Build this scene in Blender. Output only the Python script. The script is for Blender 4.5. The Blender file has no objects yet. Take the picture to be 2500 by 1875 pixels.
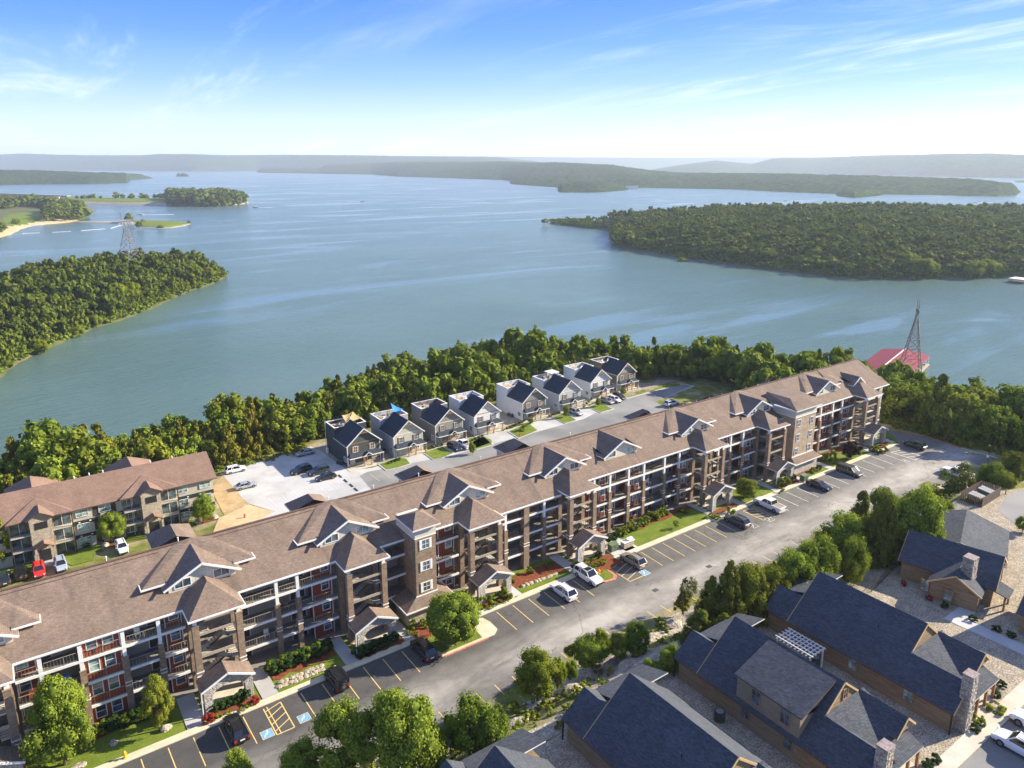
import bpy, bmesh, math, random
import numpy as np
from mathutils import Vector, Matrix
random.seed(7)
rng = np.random.default_rng(11)
scene = bpy.context.scene
COL = scene.collection
rad = math.radians

# ---------------------------------------------------------------- camera, sky, sun, exposure
# world: x runs along the long apartment house, y towards the lake, z = 0 is the car park
CAMH = 62.0
FPX, CXP, CYP, HOR = 1800.0, 1250.0, 835.0, 398.0
PITCH = math.atan((CYP - HOR) / FPX)
AZ = math.atan((3860 - 1250) * math.cos(PITCH) / FPX)
Fv = np.array([math.cos(AZ), math.sin(AZ), 0.0])
Rv = np.array([math.sin(AZ), -math.cos(AZ), 0.0])
Uv = np.array([0, 0, 1.0])
Dv = math.cos(PITCH) * Fv - math.sin(PITCH) * Uv
UPv = math.sin(PITCH) * Fv + math.cos(PITCH) * Uv
CAM = np.array([0, 0, CAMH])
cam_d = bpy.data.cameras.new('camera'); cam = bpy.data.objects.new('camera', cam_d); COL.objects.link(cam)
cam_d.sensor_width = 36; cam_d.sensor_fit = 'HORIZONTAL'; cam_d.lens = 36 * FPX / 2500
cam_d.shift_y = -(937.5 - CYP) / 2500
cam_d.clip_start = 0.5; cam_d.clip_end = 60000
M3 = Matrix(((Rv[0], UPv[0], -Dv[0]), (Rv[1], UPv[1], -Dv[1]), (Rv[2], UPv[2], -Dv[2])))
cam.matrix_world = Matrix.Translation(Vector(CAM)) @ M3.to_4x4()
scene.camera = cam

SUN_AZ, SUN_EL = -16.0, 25.5           # azimuth measured from +x
world = bpy.data.worlds.new('World'); scene.world = world; world.use_nodes = True
wn = world.node_tree; wn.nodes.clear()
def wnode(t, **k):
    n = wn.nodes.new(t)
    for a, b in k.items(): setattr(n, a, b)
    return n
w_out = wnode('ShaderNodeOutputWorld'); w_bg = wnode('ShaderNodeBackground')
w_sky = wnode('ShaderNodeTexSky', sky_type='NISHITA', sun_disc=False)
w_sky.sun_elevation = rad(SUN_EL); w_sky.sun_rotation = rad(90 - SUN_AZ)
w_sky.altitude = 300; w_sky.air_density = 1.0; w_sky.dust_density = 0.35; w_sky.ozone_density = 3.0
w_hs = wnode('ShaderNodeHueSaturation'); w_hs.inputs['Saturation'].default_value = 1.1
w_hs.inputs['Value'].default_value = 1.0; w_hs.inputs['Hue'].default_value = 0.505
wn.links.new(w_sky.outputs[0], w_hs.inputs['Color'])
# thin cirrus: streaky noise on the sky direction, projected on a high flat layer
w_tc = wnode('ShaderNodeTexCoord'); w_sep = wnode('ShaderNodeSeparateXYZ')
wn.links.new(w_tc.outputs['Generated'], w_sep.inputs[0])
def wmath(op, a, b=None, clamp=False):
    n = wnode('ShaderNodeMath', operation=op); n.use_clamp = clamp
    for i, v in enumerate((a, b)):
        if v is None: continue
        if isinstance(v, (int, float)): n.inputs[i].default_value = v
        else: wn.links.new(v, n.inputs[i])
    return n.outputs[0]
zz = wmath('MAXIMUM', w_sep.outputs['Z'], 0.0)
zp = wmath('ADD', zz, 0.10)
cxn = wmath('DIVIDE', w_sep.outputs['X'], zp); cyn = wmath('DIVIDE', w_sep.outputs['Y'], zp)
w_cmb = wnode('ShaderNodeCombineXYZ'); wn.links.new(cxn, w_cmb.inputs[0]); wn.links.new(cyn, w_cmb.inputs[1])
w_map = wnode('ShaderNodeMapping'); w_map.inputs['Rotation'].default_value = (0, 0, rad(-38)); w_map.inputs['Scale'].default_value = (1.5, 0.42, 1)
w_map.inputs['Location'].default_value = (0.7, 0.3, 0)
wn.links.new(w_cmb.outputs[0], w_map.inputs[0])
w_n1 = wnode('ShaderNodeTexNoise'); w_n1.inputs['Scale'].default_value = 0.9; w_n1.inputs['Detail'].default_value = 9; w_n1.inputs['Roughness'].default_value = 0.66; w_n1.inputs['Distortion'].default_value = 0.5
wn.links.new(w_map.outputs[0], w_n1.inputs['Vector'])
w_map2 = wnode('ShaderNodeMapping'); w_map2.inputs['Scale'].default_value = (0.30, 0.22, 1); w_map2.inputs['Location'].default_value = (2.1, 0.4, 0)
wn.links.new(w_cmb.outputs[0], w_map2.inputs[0])
w_n2 = wnode('ShaderNodeTexNoise'); w_n2.inputs['Scale'].default_value = 1.0; w_n2.inputs['Detail'].default_value = 3
wn.links.new(w_map2.outputs[0], w_n2.inputs['Vector'])
def wramp(v, a, b):
    n = wnode('ShaderNodeMapRange'); n.inputs['From Min'].default_value = a; n.inputs['From Max'].default_value = b
    n.interpolation_type = 'SMOOTHSTEP'; wn.links.new(v, n.inputs['Value']); return n.outputs['Result']
cl = wmath('MULTIPLY', wramp(w_n1.outputs['Fac'], 0.48, 0.80), wramp(w_n2.outputs['Fac'], 0.40, 0.60))
cl = wmath('MULTIPLY', cl, 0.85)
w_mix = wnode('ShaderNodeMixRGB'); w_mix.inputs[2].default_value = (4.2, 4.5, 4.8, 1)
wn.links.new(cl, w_mix.inputs[0])
w_rp = wnode('ShaderNodeValToRGB'); w_e = w_rp.color_ramp.elements      # clear-day gradient: pale at the horizon, deep blue above, zenith brightened for added fill
while len(w_e) < 7: w_e.new(0.5)
for e_, (p_, c_) in zip(w_e, [(0.0, (.74, .79, .93)), (.05, (.58, .73, .96)), (.10, (.27, .48, .98)), (.15, (.10, .30, .96)), (.20, (.045, .21, .90)), (.5, (.20, .32, .80)), (1.0, (.34, .42, .66))]): e_.position = p_; e_.color = (*c_, 1)
wn.links.new(w_sep.outputs['Z'], w_rp.inputs[0])
w_sc = wnode('ShaderNodeVectorMath', operation='SCALE'); w_sc.inputs['Scale'].default_value = 4.0; wn.links.new(w_rp.outputs[0], w_sc.inputs[0])
w_hz = wnode('ShaderNodeMixRGB'); w_hz.inputs[0].default_value = 0.84
wn.links.new(w_hs.outputs[0], w_hz.inputs[1]); wn.links.new(w_sc.outputs[0], w_hz.inputs[2]); wn.links.new(w_hz.outputs[0], w_mix.inputs[1])
wn.links.new(w_mix.outputs[0], w_bg.inputs['Color']); w_bg.inputs['Strength'].default_value = 0.115
wn.links.new(w_bg.outputs[0], w_out.inputs['Surface'])

sun_d = bpy.data.lights.new('sun', 'SUN'); sun_d.energy = 5.0; sun_d.angle = rad(0.5); sun_d.color = (1.0, 0.89, 0.71)
sun = bpy.data.objects.new('sun', sun_d); COL.objects.link(sun)
sdir = Vector((math.cos(rad(SUN_AZ)) * math.cos(rad(SUN_EL)), math.sin(rad(SUN_AZ)) * math.cos(rad(SUN_EL)), math.sin(rad(SUN_EL))))
sun.rotation_euler = sdir.to_track_quat('Z', 'Y').to_euler(); sun.location = (150, -60, 120)
vs = scene.view_settings
vs.view_transform = 'Standard'; vs.look = 'None'; vs.exposure = 1.42; vs.gamma = 1.0; vs.use_curve_mapping = False
scene.cycles.use_denoising = True
scene.cycles.max_bounces = 6; scene.cycles.transparent_max_bounces = 8; scene.cycles.volume_bounces = 0
scene.cycles.diffuse_bounces = 3; scene.cycles.glossy_bounces = 2; scene.cycles.transmission_bounces = 2

# ---------------------------------------------------------------- measuring helpers
def ray(px, py): return Dv + Rv * (px - CXP) / FPX - UPv * (py - CYP) / FPX
def G(q, z=0.0):
    r = ray(*q); return CAM + r * ((z - CAM[2]) / r[2])
def GY(q, Y):
    r = ray(*q); return CAM + r * ((Y - CAM[1]) / r[1])
def crop(ox, oy, k): return lambda x, y: (ox + x / k, oy + y / k)
cA = crop(0, 1500, 5.53); cB = crop(400, 1400, 5.53); cC = crop(780, 1250, 5.53); cD = crop(1180, 1150, 5.53)
cE = crop(1560, 1030, 5.53); cF = crop(1900, 870, 5.53); c1 = crop(0, 1275, 2.765); c2 = crop(800, 1175, 2.765)
c3 = crop(1300, 950, 2.765); c4 = crop(1700, 800, 2.765); c5 = crop(0, 1000, 2.765); c6 = crop(700, 850, 3.687)
cG = crop(0, 1100, 3.95); cT = crop(780, 950, 5.53); cU = crop(1150, 830, 4.016); cR = crop(1700, 1275, 2.765)
cM = crop(1000, 1275, 2.765); cQ = crop(2100, 900, 4.1475); cP = crop(0, 360, 3.16); cW = crop(1300, 1550, 3.687)

# ---------------------------------------------------------------- object helpers
def tag(o, label=None, cat=None, group=None, kind=None):
    if label: o['label'] = label
    if cat: o['category'] = cat
    if group: o['group'] = group
    if kind: o['kind'] = kind
    return o
def empty(name, loc, label=None, cat=None, group=None, rz=0.0):
    o = bpy.data.objects.new(name, None); COL.objects.link(o); o.location = loc; o.rotation_euler = (0, 0, rz)
    o.empty_display_size = 0.5
    return tag(o, label, cat, group)
def copy_tree(o, parent=None):
    c = o.copy(); COL.objects.link(c)
    if parent is not None: c.parent = parent
    for ch in list(o.children): copy_tree(ch, c)
    return c
def place(proto, used, loc, rz=0.0, scale=None, label=None, group=None, cat=None):
    """first call moves the prototype, later calls copy it"""
    o = proto if not used else copy_tree(proto)
    used.append(1)
    o.location = loc; o.rotation_euler = (0, 0, rz)
    if scale is not None: o.scale = scale if hasattr(scale, '__len__') else (scale,) * 3
    if label: o['label'] = label
    if group: o['group'] = group
    if cat: o['category'] = cat
    return o

class MB:
    """collects polygons, builds ONE mesh object"""
    def __init__(s, org=(0, 0, 0)): s.v = []; s.f = []; s.m = []; s.mats = []; s.org = org
    def mi(s, mat):
        if mat not in s.mats: s.mats.append(mat)
        return s.mats.index(mat)
    def poly(s, pts, mat):
        n = len(s.v); s.v += [tuple(p) for p in pts]; s.f.append(tuple(range(n, n + len(pts)))); s.m.append(s.mi(mat)); return s
    def box(s, x0, y0, z0, x1, y1, z1, mat, top=None):
        if x0 > x1: x0, x1 = x1, x0
        if y0 > y1: y0, y1 = y1, y0
        if z0 > z1: z0, z1 = z1, z0
        n = len(s.v)
        s.v += [(x0, y0, z0), (x1, y0, z0), (x1, y1, z0), (x0, y1, z0), (x0, y0, z1), (x1, y0, z1), (x1, y1, z1), (x0, y1, z1)]
        m = s.mi(mat); t = m if top is None else s.mi(top)
        for f, q in (((0, 3, 2, 1), m), ((4, 5, 6, 7), t), ((0, 1, 5, 4), m), ((1, 2, 6, 5), m), ((2, 3, 7, 6), m), ((3, 0, 4, 7), m)):
            s.f.append(tuple(n + i for i in f)); s.m.append(q)
        return s
    def bar(s, a, b, w, mat, h=None):
        """square bar from a to b"""
        a = Vector(a); b = Vector(b); d = (b - a)
        if d.length < 1e-6: return s
        d.normalize(); up = Vector((0, 0, 1)) if abs(d.z) < 0.95 else Vector((1, 0, 0))
        u = d.cross(up).normalized() * w / 2; v = d.cross(u).normalized() * (h or w) / 2
        n = len(s.v)
        for p in (a, b):
            for q in (-u - v, u - v, u + v, -u + v): s.v.append(tuple(p + q))
        m = s.mi(mat)
        for f in ((0, 1, 2, 3), (7, 6, 5, 4), (0, 4, 5, 1), (1, 5, 6, 2), (2, 6, 7, 3), (3, 7, 4, 0)):
            s.f.append(tuple(n + i for i in f)); s.m.append(m)
        return s
    def slab(s, pts, t, mat, side=None, under=None):
        """planar outline thickened downward by t"""
        n = len(s.v); k = len(pts)
        s.v += [tuple(p) for p in pts] + [(p[0], p[1], p[2] - t) for p in pts]
        m = s.mi(mat); sd = s.mi(side or mat); un = s.mi(under or side or mat)
        s.f.append(tuple(n + i for i in range(k))); s.m.append(m)
        s.f.append(tuple(n + k + i for i in reversed(range(k)))); s.m.append(un)
        for i in range(k):
            j = (i + 1) % k
            s.f.append((n + i, n + k + i, n + k + j, n + j)); s.m.append(sd)
        return s
    def prism(s, pts, z0, z1, mat, top=None):
        n = len(s.v); k = len(pts)
        s.v += [(p[0], p[1], z0) for p in pts] + [(p[0], p[1], z1) for p in pts]
        m = s.mi(mat); t = m if top is None else s.mi(top)
        s.f.append(tuple(n + i for i in reversed(range(k)))); s.m.append(m)
        s.f.append(tuple(n + k + i for i in range(k))); s.m.append(t)
        for i in range(k):
            j = (i + 1) % k
            s.f.append((n + i, n + j, n + k + j, n + k + i)); s.m.append(m)
        return s
    def cyl(s, a, b, r0, r1, mat, n=10, caps=True):
        a = Vector(a); b = Vector(b); d = (b - a).normalized()
        up = Vector((0, 0, 1)) if abs(d.z) < 0.95 else Vector((1, 0, 0))
        u = d.cross(up).normalized(); v = d.cross(u).normalized(); k = len(s.v)
        for p, r in ((a, r0), (b, r1)):
            for i in range(n):
                t = 2 * math.pi * i / n; s.v.append(tuple(p + (u * math.cos(t) + v * math.sin(t)) * r))
        m = s.mi(mat)
        for i in range(n):
            j = (i + 1) % n; s.f.append((k + i, k + n + i, k + n + j, k + j)); s.m.append(m)
        if caps:
            s.f.append(tuple(k + i for i in range(n))); s.m.append(m)
            s.f.append(tuple(k + n + i for i in reversed(range(n)))); s.m.append(m)
        return s
    def build(s, name, parent=None, org=None, fix=False):
        o_ = org if org is not None else (s.org if parent is None else getattr_org(parent))
        me = bpy.data.meshes.new(name)
        me.from_pydata([(a - o_[0], b - o_[1], c - o_[2]) for a, b, c in s.v], [], s.f)
        for m in s.mats: me.materials.append(m)
        me.polygons.foreach_set('material_index', s.m)
        if fix:
            bm = bmesh.new(); bm.from_mesh(me); bmesh.ops.remove_doubles(bm, verts=bm.verts, dist=1e-4); bmesh.ops.recalc_face_normals(bm, faces=bm.faces); bm.to_mesh(me); bm.free()
        me.update()
        o = bpy.data.objects.new(name, me); COL.objects.link(o)
        if parent is not None: o.parent = parent
        else: o.location = o_
        return o
def getattr_org(p):
    while p.parent is not None: p = p.parent
    return tuple(p.location)

# ---------------------------------------------------------------- materials
def new_mat(name):
    m = bpy.data.materials.new(name); m.use_nodes = True; nt = m.node_tree
    return m, nt, nt.nodes['Principled BSDF']
def lk(nt, a, b): nt.links.new(a, b)
def nd(nt, t, **k):
    n = nt.nodes.new(t)
    for a, b in k.items(): setattr(n, a, b)
    return n
def objcoord(nt, scale=(1, 1, 1), rot=(0, 0, 0)):
    tc = nd(nt, 'ShaderNodeTexCoord'); mp = nd(nt, 'ShaderNodeMapping')
    mp.inputs['Scale'].default_value = scale; mp.inputs['Rotation'].default_value = rot
    lk(nt, tc.outputs['Object'], mp.inputs[0]); return mp.outputs[0]
def noise(nt, vec, scale, detail=4, rough=0.55, dist=0.0):
    n = nd(nt, 'ShaderNodeTexNoise'); n.inputs['Scale'].default_value = scale; n.inputs['Detail'].default_value = detail
    n.inputs['Roughness'].default_value = rough; n.inputs['Distortion'].default_value = dist
    if vec is not None: lk(nt, vec, n.inputs['Vector'])
    return n.outputs['Fac']
def ramp(nt, fac, stops):
    r = nd(nt, 'ShaderNodeValToRGB'); el = r.color_ramp.elements
    while len(el) < len(stops): el.new(0.5)
    for e, (p, c) in zip(el, stops): e.position = p; e.color = (*c, 1) if len(c) == 3 else c
    lk(nt, fac, r.inputs[0]); return r.outputs[0]
def mixc(nt, fac, a, b, mode='MIX'):
    n = nd(nt, 'ShaderNodeMixRGB', blend_type=mode)
    for i, v in enumerate((fac, a, b)):
        if isinstance(v, (int, float)): n.inputs[i].default_value = v
        elif isinstance(v, tuple): n.inputs[i].default_value = (*v, 1) if len(v) == 3 else v
        else: lk(nt, v, n.inputs[i])
    return n.outputs[0]
def mrange(nt, v, a, b, c=0.0, d=1.0):
    n = nd(nt, 'ShaderNodeMapRange'); lk(nt, v, n.inputs['Value'])
    for k, x in (('From Min', a), ('From Max', b), ('To Min', c), ('To Max', d)): n.inputs[k].default_value = x
    return n.outputs['Result']
def bump(nt, h, strength, dist, bsdf):
    b = nd(nt, 'ShaderNodeBump'); b.inputs['Strength'].default_value = strength; b.inputs['Distance'].default_value = dist
    lk(nt, h, b.inputs['Height']); lk(nt, b.outputs[0], bsdf.inputs['Normal'])
def mat_noise(name, c0, c1, scale=2.0, rough=0.85, fine=20, fine_amt=0.25, bmp=0.3, bd=0.02, stretch=(1, 1, 1), spec=0.3, big=None):
    """two colours broken up by broad and fine noise"""
    m, nt, b = new_mat(name); v = objcoord(nt, stretch)
    col = mixc(nt, mrange(nt, noise(nt, v, scale, 5), 0.32, 0.68), c0, c1)
    f = noise(nt, v, fine, 3)
    fr = mrange(nt, f, 0.25, 0.75, 1 - fine_amt, 1 + fine_amt)
    col = mixc(nt, 1.0, col, fr, 'MULTIPLY')
    if big: col = mixc(nt, mrange(nt, noise(nt, objcoord(nt), big[0], 3), 0.45, 0.7), col, big[1])
    lk(nt, col, b.inputs['Base Color']); b.inputs['Roughness'].default_value = rough
    b.inputs['Specular IOR Level'].default_value = spec
    if bmp: bump(nt, f, bmp, bd, b)
    return m
def mat_plain(name, c, rough=0.5, metal=0.0, spec=0.5, coat=0.0, var=0.08):
    m, nt, b = new_mat(name)
    v = objcoord(nt); col = mixc(nt, mrange(nt, noise(nt, v, 3.0, 4), 0.3, 0.7), tuple(x * (1 - var) for x in c), tuple(min(1, x * (1 + var)) for x in c))
    lk(nt, col, b.inputs['Base Color']); b.inputs['Roughness'].default_value = rough; b.inputs['Metallic'].default_value = metal
    b.inputs['Specular IOR Level'].default_value = spec; b.inputs['Coat Weight'].default_value = coat; b.inputs['Coat Roughness'].default_value = 0.08
    return m
def mat_brick(name, c0, c1, mortar, bw=0.4, bh=0.2, ms=0.012, rough=0.9, bmp=0.6, axis='xz'):
    m, nt, b = new_mat(name)
    tc = nd(nt, 'ShaderNodeTexCoord'); sp = nd(nt, 'ShaderNodeSeparateXYZ'); lk(nt, tc.outputs['Object'], sp.inputs[0])
    add = nd(nt, 'ShaderNodeMath', operation='ADD'); lk(nt, sp.outputs['X'], add.inputs[0]); lk(nt, sp.outputs['Y'], add.inputs[1])
    cb = nd(nt, 'ShaderNodeCombineXYZ'); lk(nt, add.outputs[0], cb.inputs[0]); lk(nt, sp.outputs['Z'], cb.inputs[1])
    bt = nd(nt, 'ShaderNodeTexBrick'); lk(nt, cb.outputs[0], bt.inputs['Vector'])
    bt.inputs['Scale'].default_value = 1; bt.inputs['Brick Width'].default_value = bw; bt.inputs['Row Height'].default_value = bh
    bt.inputs['Mortar Size'].default_value = ms; bt.inputs['Color1'].default_value = (*c0, 1); bt.inputs['Color2'].default_value = (*c1, 1)
    bt.inputs['Mortar'].default_value = (*mortar, 1)
    nz = noise(nt, tc.outputs['Object'], 1.3, 6, 0.7)
    col = mixc(nt, 1.0, bt.outputs['Color'], mrange(nt, nz, 0.25, 0.75, 0.65, 1.35), 'MULTIPLY')
    lk(nt, col, b.inputs['Base Color']); b.inputs['Roughness'].default_value = rough
    bump(nt, bt.outputs['Fac'], -bmp, 0.02, b)
    return m
def mat_siding(name, c, pitch=0.18, vertical=False, rough=0.75, amt=0.5, var=0.12):
    """lapped or board-and-batten cladding: relief and a darker line at each joint"""
    m, nt, b = new_mat(name)
    tc = nd(nt, 'ShaderNodeTexCoord'); sp = nd(nt, 'ShaderNodeSeparateXYZ'); lk(nt, tc.outputs['Object'], sp.inputs[0])
    if vertical:
        a = nd(nt, 'ShaderNodeMath', operation='ADD'); lk(nt, sp.outputs['X'], a.inputs[0]); lk(nt, sp.outputs['Y'], a.inputs[1]); src = a.outputs[0]
    else: src = sp.outputs['Z']
    d = nd(nt, 'ShaderNodeMath', operation='DIVIDE'); lk(nt, src, d.inputs[0]); d.inputs[1].default_value = pitch
    fr = nd(nt, 'ShaderNodeMath', operation='FRACT'); lk(nt, d.outputs[0], fr.inputs[0])
    h = mrange(nt, fr.outputs[0], 0.0, 0.14 if vertical else 1.0)
    nz = noise(nt, objcoord(nt, (1, 1, 5)), 1.4, 5)
    col = mixc(nt, mrange(nt, nz, 0.3, 0.7), tuple(x * (1 - var) for x in c), tuple(min(1, x * (1 + var)) for x in c))
    line = mrange(nt, fr.outputs[0], 0.0, 0.16, 1 - amt * 0.6, 1.0)
    col = mixc(nt, 1.0, col, line, 'MULTIPLY')
    lk(nt, col, b.inputs['Base Color']); b.inputs['Roughness'].default_value = rough
    bump(nt, h, amt, 0.03, b)
    return m
def mat_shingle(name, c0, c1, stain=None, rough=0.9, bias=1.0):
    m, nt, b = new_mat(name); v = objcoord(nt)
    tc = nd(nt, 'ShaderNodeTexCoord'); sp = nd(nt, 'ShaderNodeSeparateXYZ'); lk(nt, tc.outputs['Object'], sp.inputs[0])
    add = nd(nt, 'ShaderNodeMath', operation='ADD'); lk(nt, sp.outputs['X'], add.inputs[0]); lk(nt, sp.outputs['Y'], add.inputs[1])
    cb = nd(nt, 'ShaderNodeCombineXYZ'); lk(nt, add.outputs[0], cb.inputs[0]); lk(nt, sp.outputs['Z'], cb.inputs[1])
    bt = nd(nt, 'ShaderNodeTexBrick'); lk(nt, cb.outputs[0], bt.inputs['Vector'])
    bt.inputs['Scale'].default_value = 1; bt.inputs['Brick Width'].default_value = 0.33; bt.inputs['Row Height'].default_value = 0.08
    bt.inputs['Mortar Size'].default_value = 0.006; bt.inputs['Color1'].default_value = (*c0, 1); bt.inputs['Color2'].default_value = (*c1, 1)
    bt.inputs['Mortar'].default_value = (*[x * 0.55 for x in c0], 1)
    col = mixc(nt, 1.0, bt.outputs['Color'], mrange(nt, noise(nt, v, 7.0, 5, 0.8), 0.2, 0.8, 0.5, 1.5), 'MULTIPLY')
    col = mixc(nt, 1.0, col, mrange(nt, noise(nt, v, 0.35, 5, 0.65), 0.3, 0.7, 0.83, 1.14), 'MULTIPLY')
    if stain:
        st = noise(nt, objcoord(nt, (0.55, 0.10, 0.1)), 1.0, 4, 0.6, 0.6)
        col = mixc(nt, mrange(nt, st, 0.52, 0.72, 0, 0.75), col, stain)
    lk(nt, col, b.inputs['Base Color']); b.inputs['Roughness'].default_value = rough; b.inputs['Specular IOR Level'].default_value = 0.2
    bump(nt, bt.outputs['Fac'], -0.4, 0.015, b)
    return m
def mat_glass(name, tint=(0.02, 0.03, 0.04), rough=0.06):
    m, nt, b = new_mat(name); v = objcoord(nt)
    col = mixc(nt, mrange(nt, noise(nt, v, 0.9, 2), 0.42, 0.6), tint, tuple(min(1, x * 3 + 0.02) for x in tint))
    lk(nt, col, b.inputs['Base Color']); b.inputs['Roughness'].default_value = rough
    b.inputs['Specular IOR Level'].default_value = 0.8
    return m

MT = {}
MT['asphalt'] = None
MT['concrete'] = mat_noise('concrete', (0.44, 0.40, 0.32), (0.54, 0.50, 0.41), 0.5, 0.9, 12, 0.12, 0.15)
MT['pale_concrete'] = mat_noise('pale_concrete_paving', (0.40, 0.40, 0.385), (0.49, 0.485, 0.465), 0.12, 0.9, 6, 0.08, 0.1, big=(0.16, (0.33, 0.325, 0.31)))
MT['kerb'] = mat_noise('kerb_concrete', (0.50, 0.44, 0.30), (0.60, 0.54, 0.40), 0.8, 0.9, 12, 0.12, 0.15)
MT['red_kerb'] = mat_noise('red_kerb_paint', (0.50, 0.12, 0.07), (0.55, 0.25, 0.17), 2.5, 0.8, 12, 0.15, 0.15)
MT['lawn'] = mat_noise('lawn', (0.10, 0.145, 0.018), (0.16, 0.20, 0.030), 0.5, 0.95, 9, 0.45, 0.6, 0.05, spec=0.1)
MT['wild'] = mat_noise('wild_grass', (0.09, 0.12, 0.018), (0.22, 0.21, 0.06), 0.35, 0.95, 5, 0.5, 0.8, 0.15, spec=0.1, big=(0.2, (0.36, 0.30, 0.20)))
MT['mulch'] = mat_noise('red_mulch', (0.15, 0.045, 0.022), (0.23, 0.075, 0.036), 2, 0.95, 25, 0.45, 0.8, 0.04, spec=0.1)
MT['gravel'] = mat_noise('gravel_bed', (0.24, 0.20, 0.15), (0.38, 0.33, 0.25), 1.2, 0.95, 5.5, 0.75, 0.9, 0.08, spec=0.15)
MT['sand'] = mat_noise('beach_sand', (0.42, 0.30, 0.15), (0.55, 0.42, 0.25), 0.05, 0.95, 0.5, 0.2, 0.1)
MT['earth'] = mat_noise('bare_earth', (0.30, 0.20, 0.09), (0.42, 0.32, 0.18), 0.5, 0.95, 6, 0.3, 0.5, 0.05)
MT['rock'] = mat_noise('limestone', (0.24, 0.20, 0.15), (0.44, 0.39, 0.31), 0.9, 0.9, 4, 0.5, 1.0, 0.15)
MT['yellow_line'] = mat_noise('yellow_line_paint', (0.62, 0.42, 0.12), (0.70, 0.52, 0.22), 2.0, 0.7, 15, 0.2, 0.0)
MT['white_line'] = mat_noise('white_line_paint', (0.62, 0.60, 0.54), (0.74, 0.72, 0.66), 2.0, 0.7, 15, 0.2, 0.0)
MT['blue_line'] = mat_noise('blue_badge_paint', (0.12, 0.30, 0.48), (0.20, 0.40, 0.58), 2.0, 0.7, 15, 0.2, 0.0)
MT['roof_brown'] = mat_shingle('brown_shingle', (0.228, 0.170, 0.130), (0.168, 0.122, 0.094), (0.11, 0.088, 0.072))
MT['roof_ridge'] = mat_shingle('ridge_shingle', (0.15, 0.09, 0.065), (0.12, 0.075, 0.055))
MT['roof_far'] = mat_shingle('reddish_brown_shingle', (0.250, 0.163, 0.120), (0.200, 0.128, 0.094))
MT['roof_navy'] = mat_shingle('charcoal_shingle', (0.050, 0.060, 0.075), (0.030, 0.038, 0.050))
MT['roof_cabin'] = mat_shingle('slate_grey_shingle', (0.082, 0.090, 0.105), (0.046, 0.053, 0.066))
MT['brick'] = mat_brick('brown_brick', (0.32, 0.225, 0.145), (0.215, 0.150, 0.100), (0.16, 0.12, 0.085), 0.34, 0.16, 0.014)
MT['tan_brick'] = mat_brick('tan_brick', (0.42, 0.32, 0.22), (0.34, 0.255, 0.175), (0.30, 0.24, 0.18), 0.34, 0.16, 0.012)
def mat_stone(name, c0, c1, joint, sc=2.6):
    m, nt, b = new_mat(name); v = objcoord(nt, (1, 1, 1.5))
    vo = nd(nt, 'ShaderNodeTexVoronoi', feature='DISTANCE_TO_EDGE'); vo.inputs['Scale'].default_value = sc; lk(nt, v, vo.inputs['Vector'])
    vc = nd(nt, 'ShaderNodeTexVoronoi'); vc.inputs['Scale'].default_value = sc; lk(nt, v, vc.inputs['Vector'])
    sp = nd(nt, 'ShaderNodeSeparateColor'); lk(nt, vc.outputs['Color'], sp.inputs[0])
    col = mixc(nt, sp.outputs[0], c0, c1)
    col = mixc(nt, mrange(nt, vo.outputs['Distance'], 0.0, 0.06, 1.0, 0.0), col, joint)
    lk(nt, col, b.inputs['Base Color']); b.inputs['Roughness'].default_value = 0.9
    bump(nt, mrange(nt, vo.outputs['Distance'], 0.0, 0.12), 0.9, 0.05, b); return m
MT['stone'] = mat_stone('grey_fieldstone', (0.33, 0.31, 0.28), (0.52, 0.49, 0.43), (0.22, 0.20, 0.17))
MT['stone_tan'] = mat_stone('tan_fieldstone', (0.38, 0.31, 0.22), (0.52, 0.46, 0.36), (0.22, 0.18, 0.13))
MT['white'] = mat_plain('white_trim', (0.74, 0.73, 0.69), 0.5)
MT['cream'] = mat_siding('cream_cladding', (0.58, 0.54, 0.44), 0.40, True, amt=0.25)
MT['cream_lap'] = mat_siding('cream_lap_cladding', (0.55, 0.50, 0.40), 0.2, False, amt=0.3)
MT['red'] = mat_siding('red_cladding', (0.26, 0.05, 0.02), 0.16, False, amt=0.4)
MT['beige_wall'] = mat_siding('beige_wall', (0.34, 0.29, 0.22), 0.4, True, amt=0.3)
MT['dark_panel'] = mat_siding('charcoal_band', (0.03, 0.03, 0.035), 0.4, True, amt=0.3)
MT['brown_panel'] = mat_siding('dark_brown_panel', (0.075, 0.045, 0.035), 0.2, False, amt=0.3)
MT['slab'] = mat_noise('floor_concrete', (0.20, 0.18, 0.15), (0.27, 0.24, 0.20), 0.6, 0.9, 10, 0.15, 0.1)
MT['iron'] = mat_plain('dark_railing_metal', (0.06, 0.05, 0.042), 0.5, 0.3)
MT['pale_rail'] = mat_plain('beige_railing_metal', (0.30, 0.27, 0.21), 0.5, 0.1)
MT['steel'] = mat_plain('galvanised_steel', (0.20, 0.21, 0.22), 0.6, 0.4)
MT['rust_steel'] = mat_plain('weathered_steel', (0.20, 0.14, 0.13), 0.6, 0.5)
MT['glass'] = mat_glass('window_glass', (0.035, 0.05, 0.06), 0.10)
MT['glass_pale'] = mat_glass('pale_window_glass', (0.12, 0.17, 0.16), 0.15)
MT['car_glass'] = mat_plain('car_glass', (0.012, 0.014, 0.018), 0.05, 0.0, 0.8)
MT['tyre'] = mat_plain('tyre_rubber', (0.015, 0.015, 0.016), 0.85)
MT['rim'] = mat_plain('alloy_rim', (0.30, 0.30, 0.31), 0.35, 0.8)
MT['black_trim'] = mat_plain('black_plastic', (0.02, 0.02, 0.022), 0.6)
MT['lamp_red'] = mat_plain('red_tail_lens', (0.40, 0.02, 0.015), 0.25)
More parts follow.
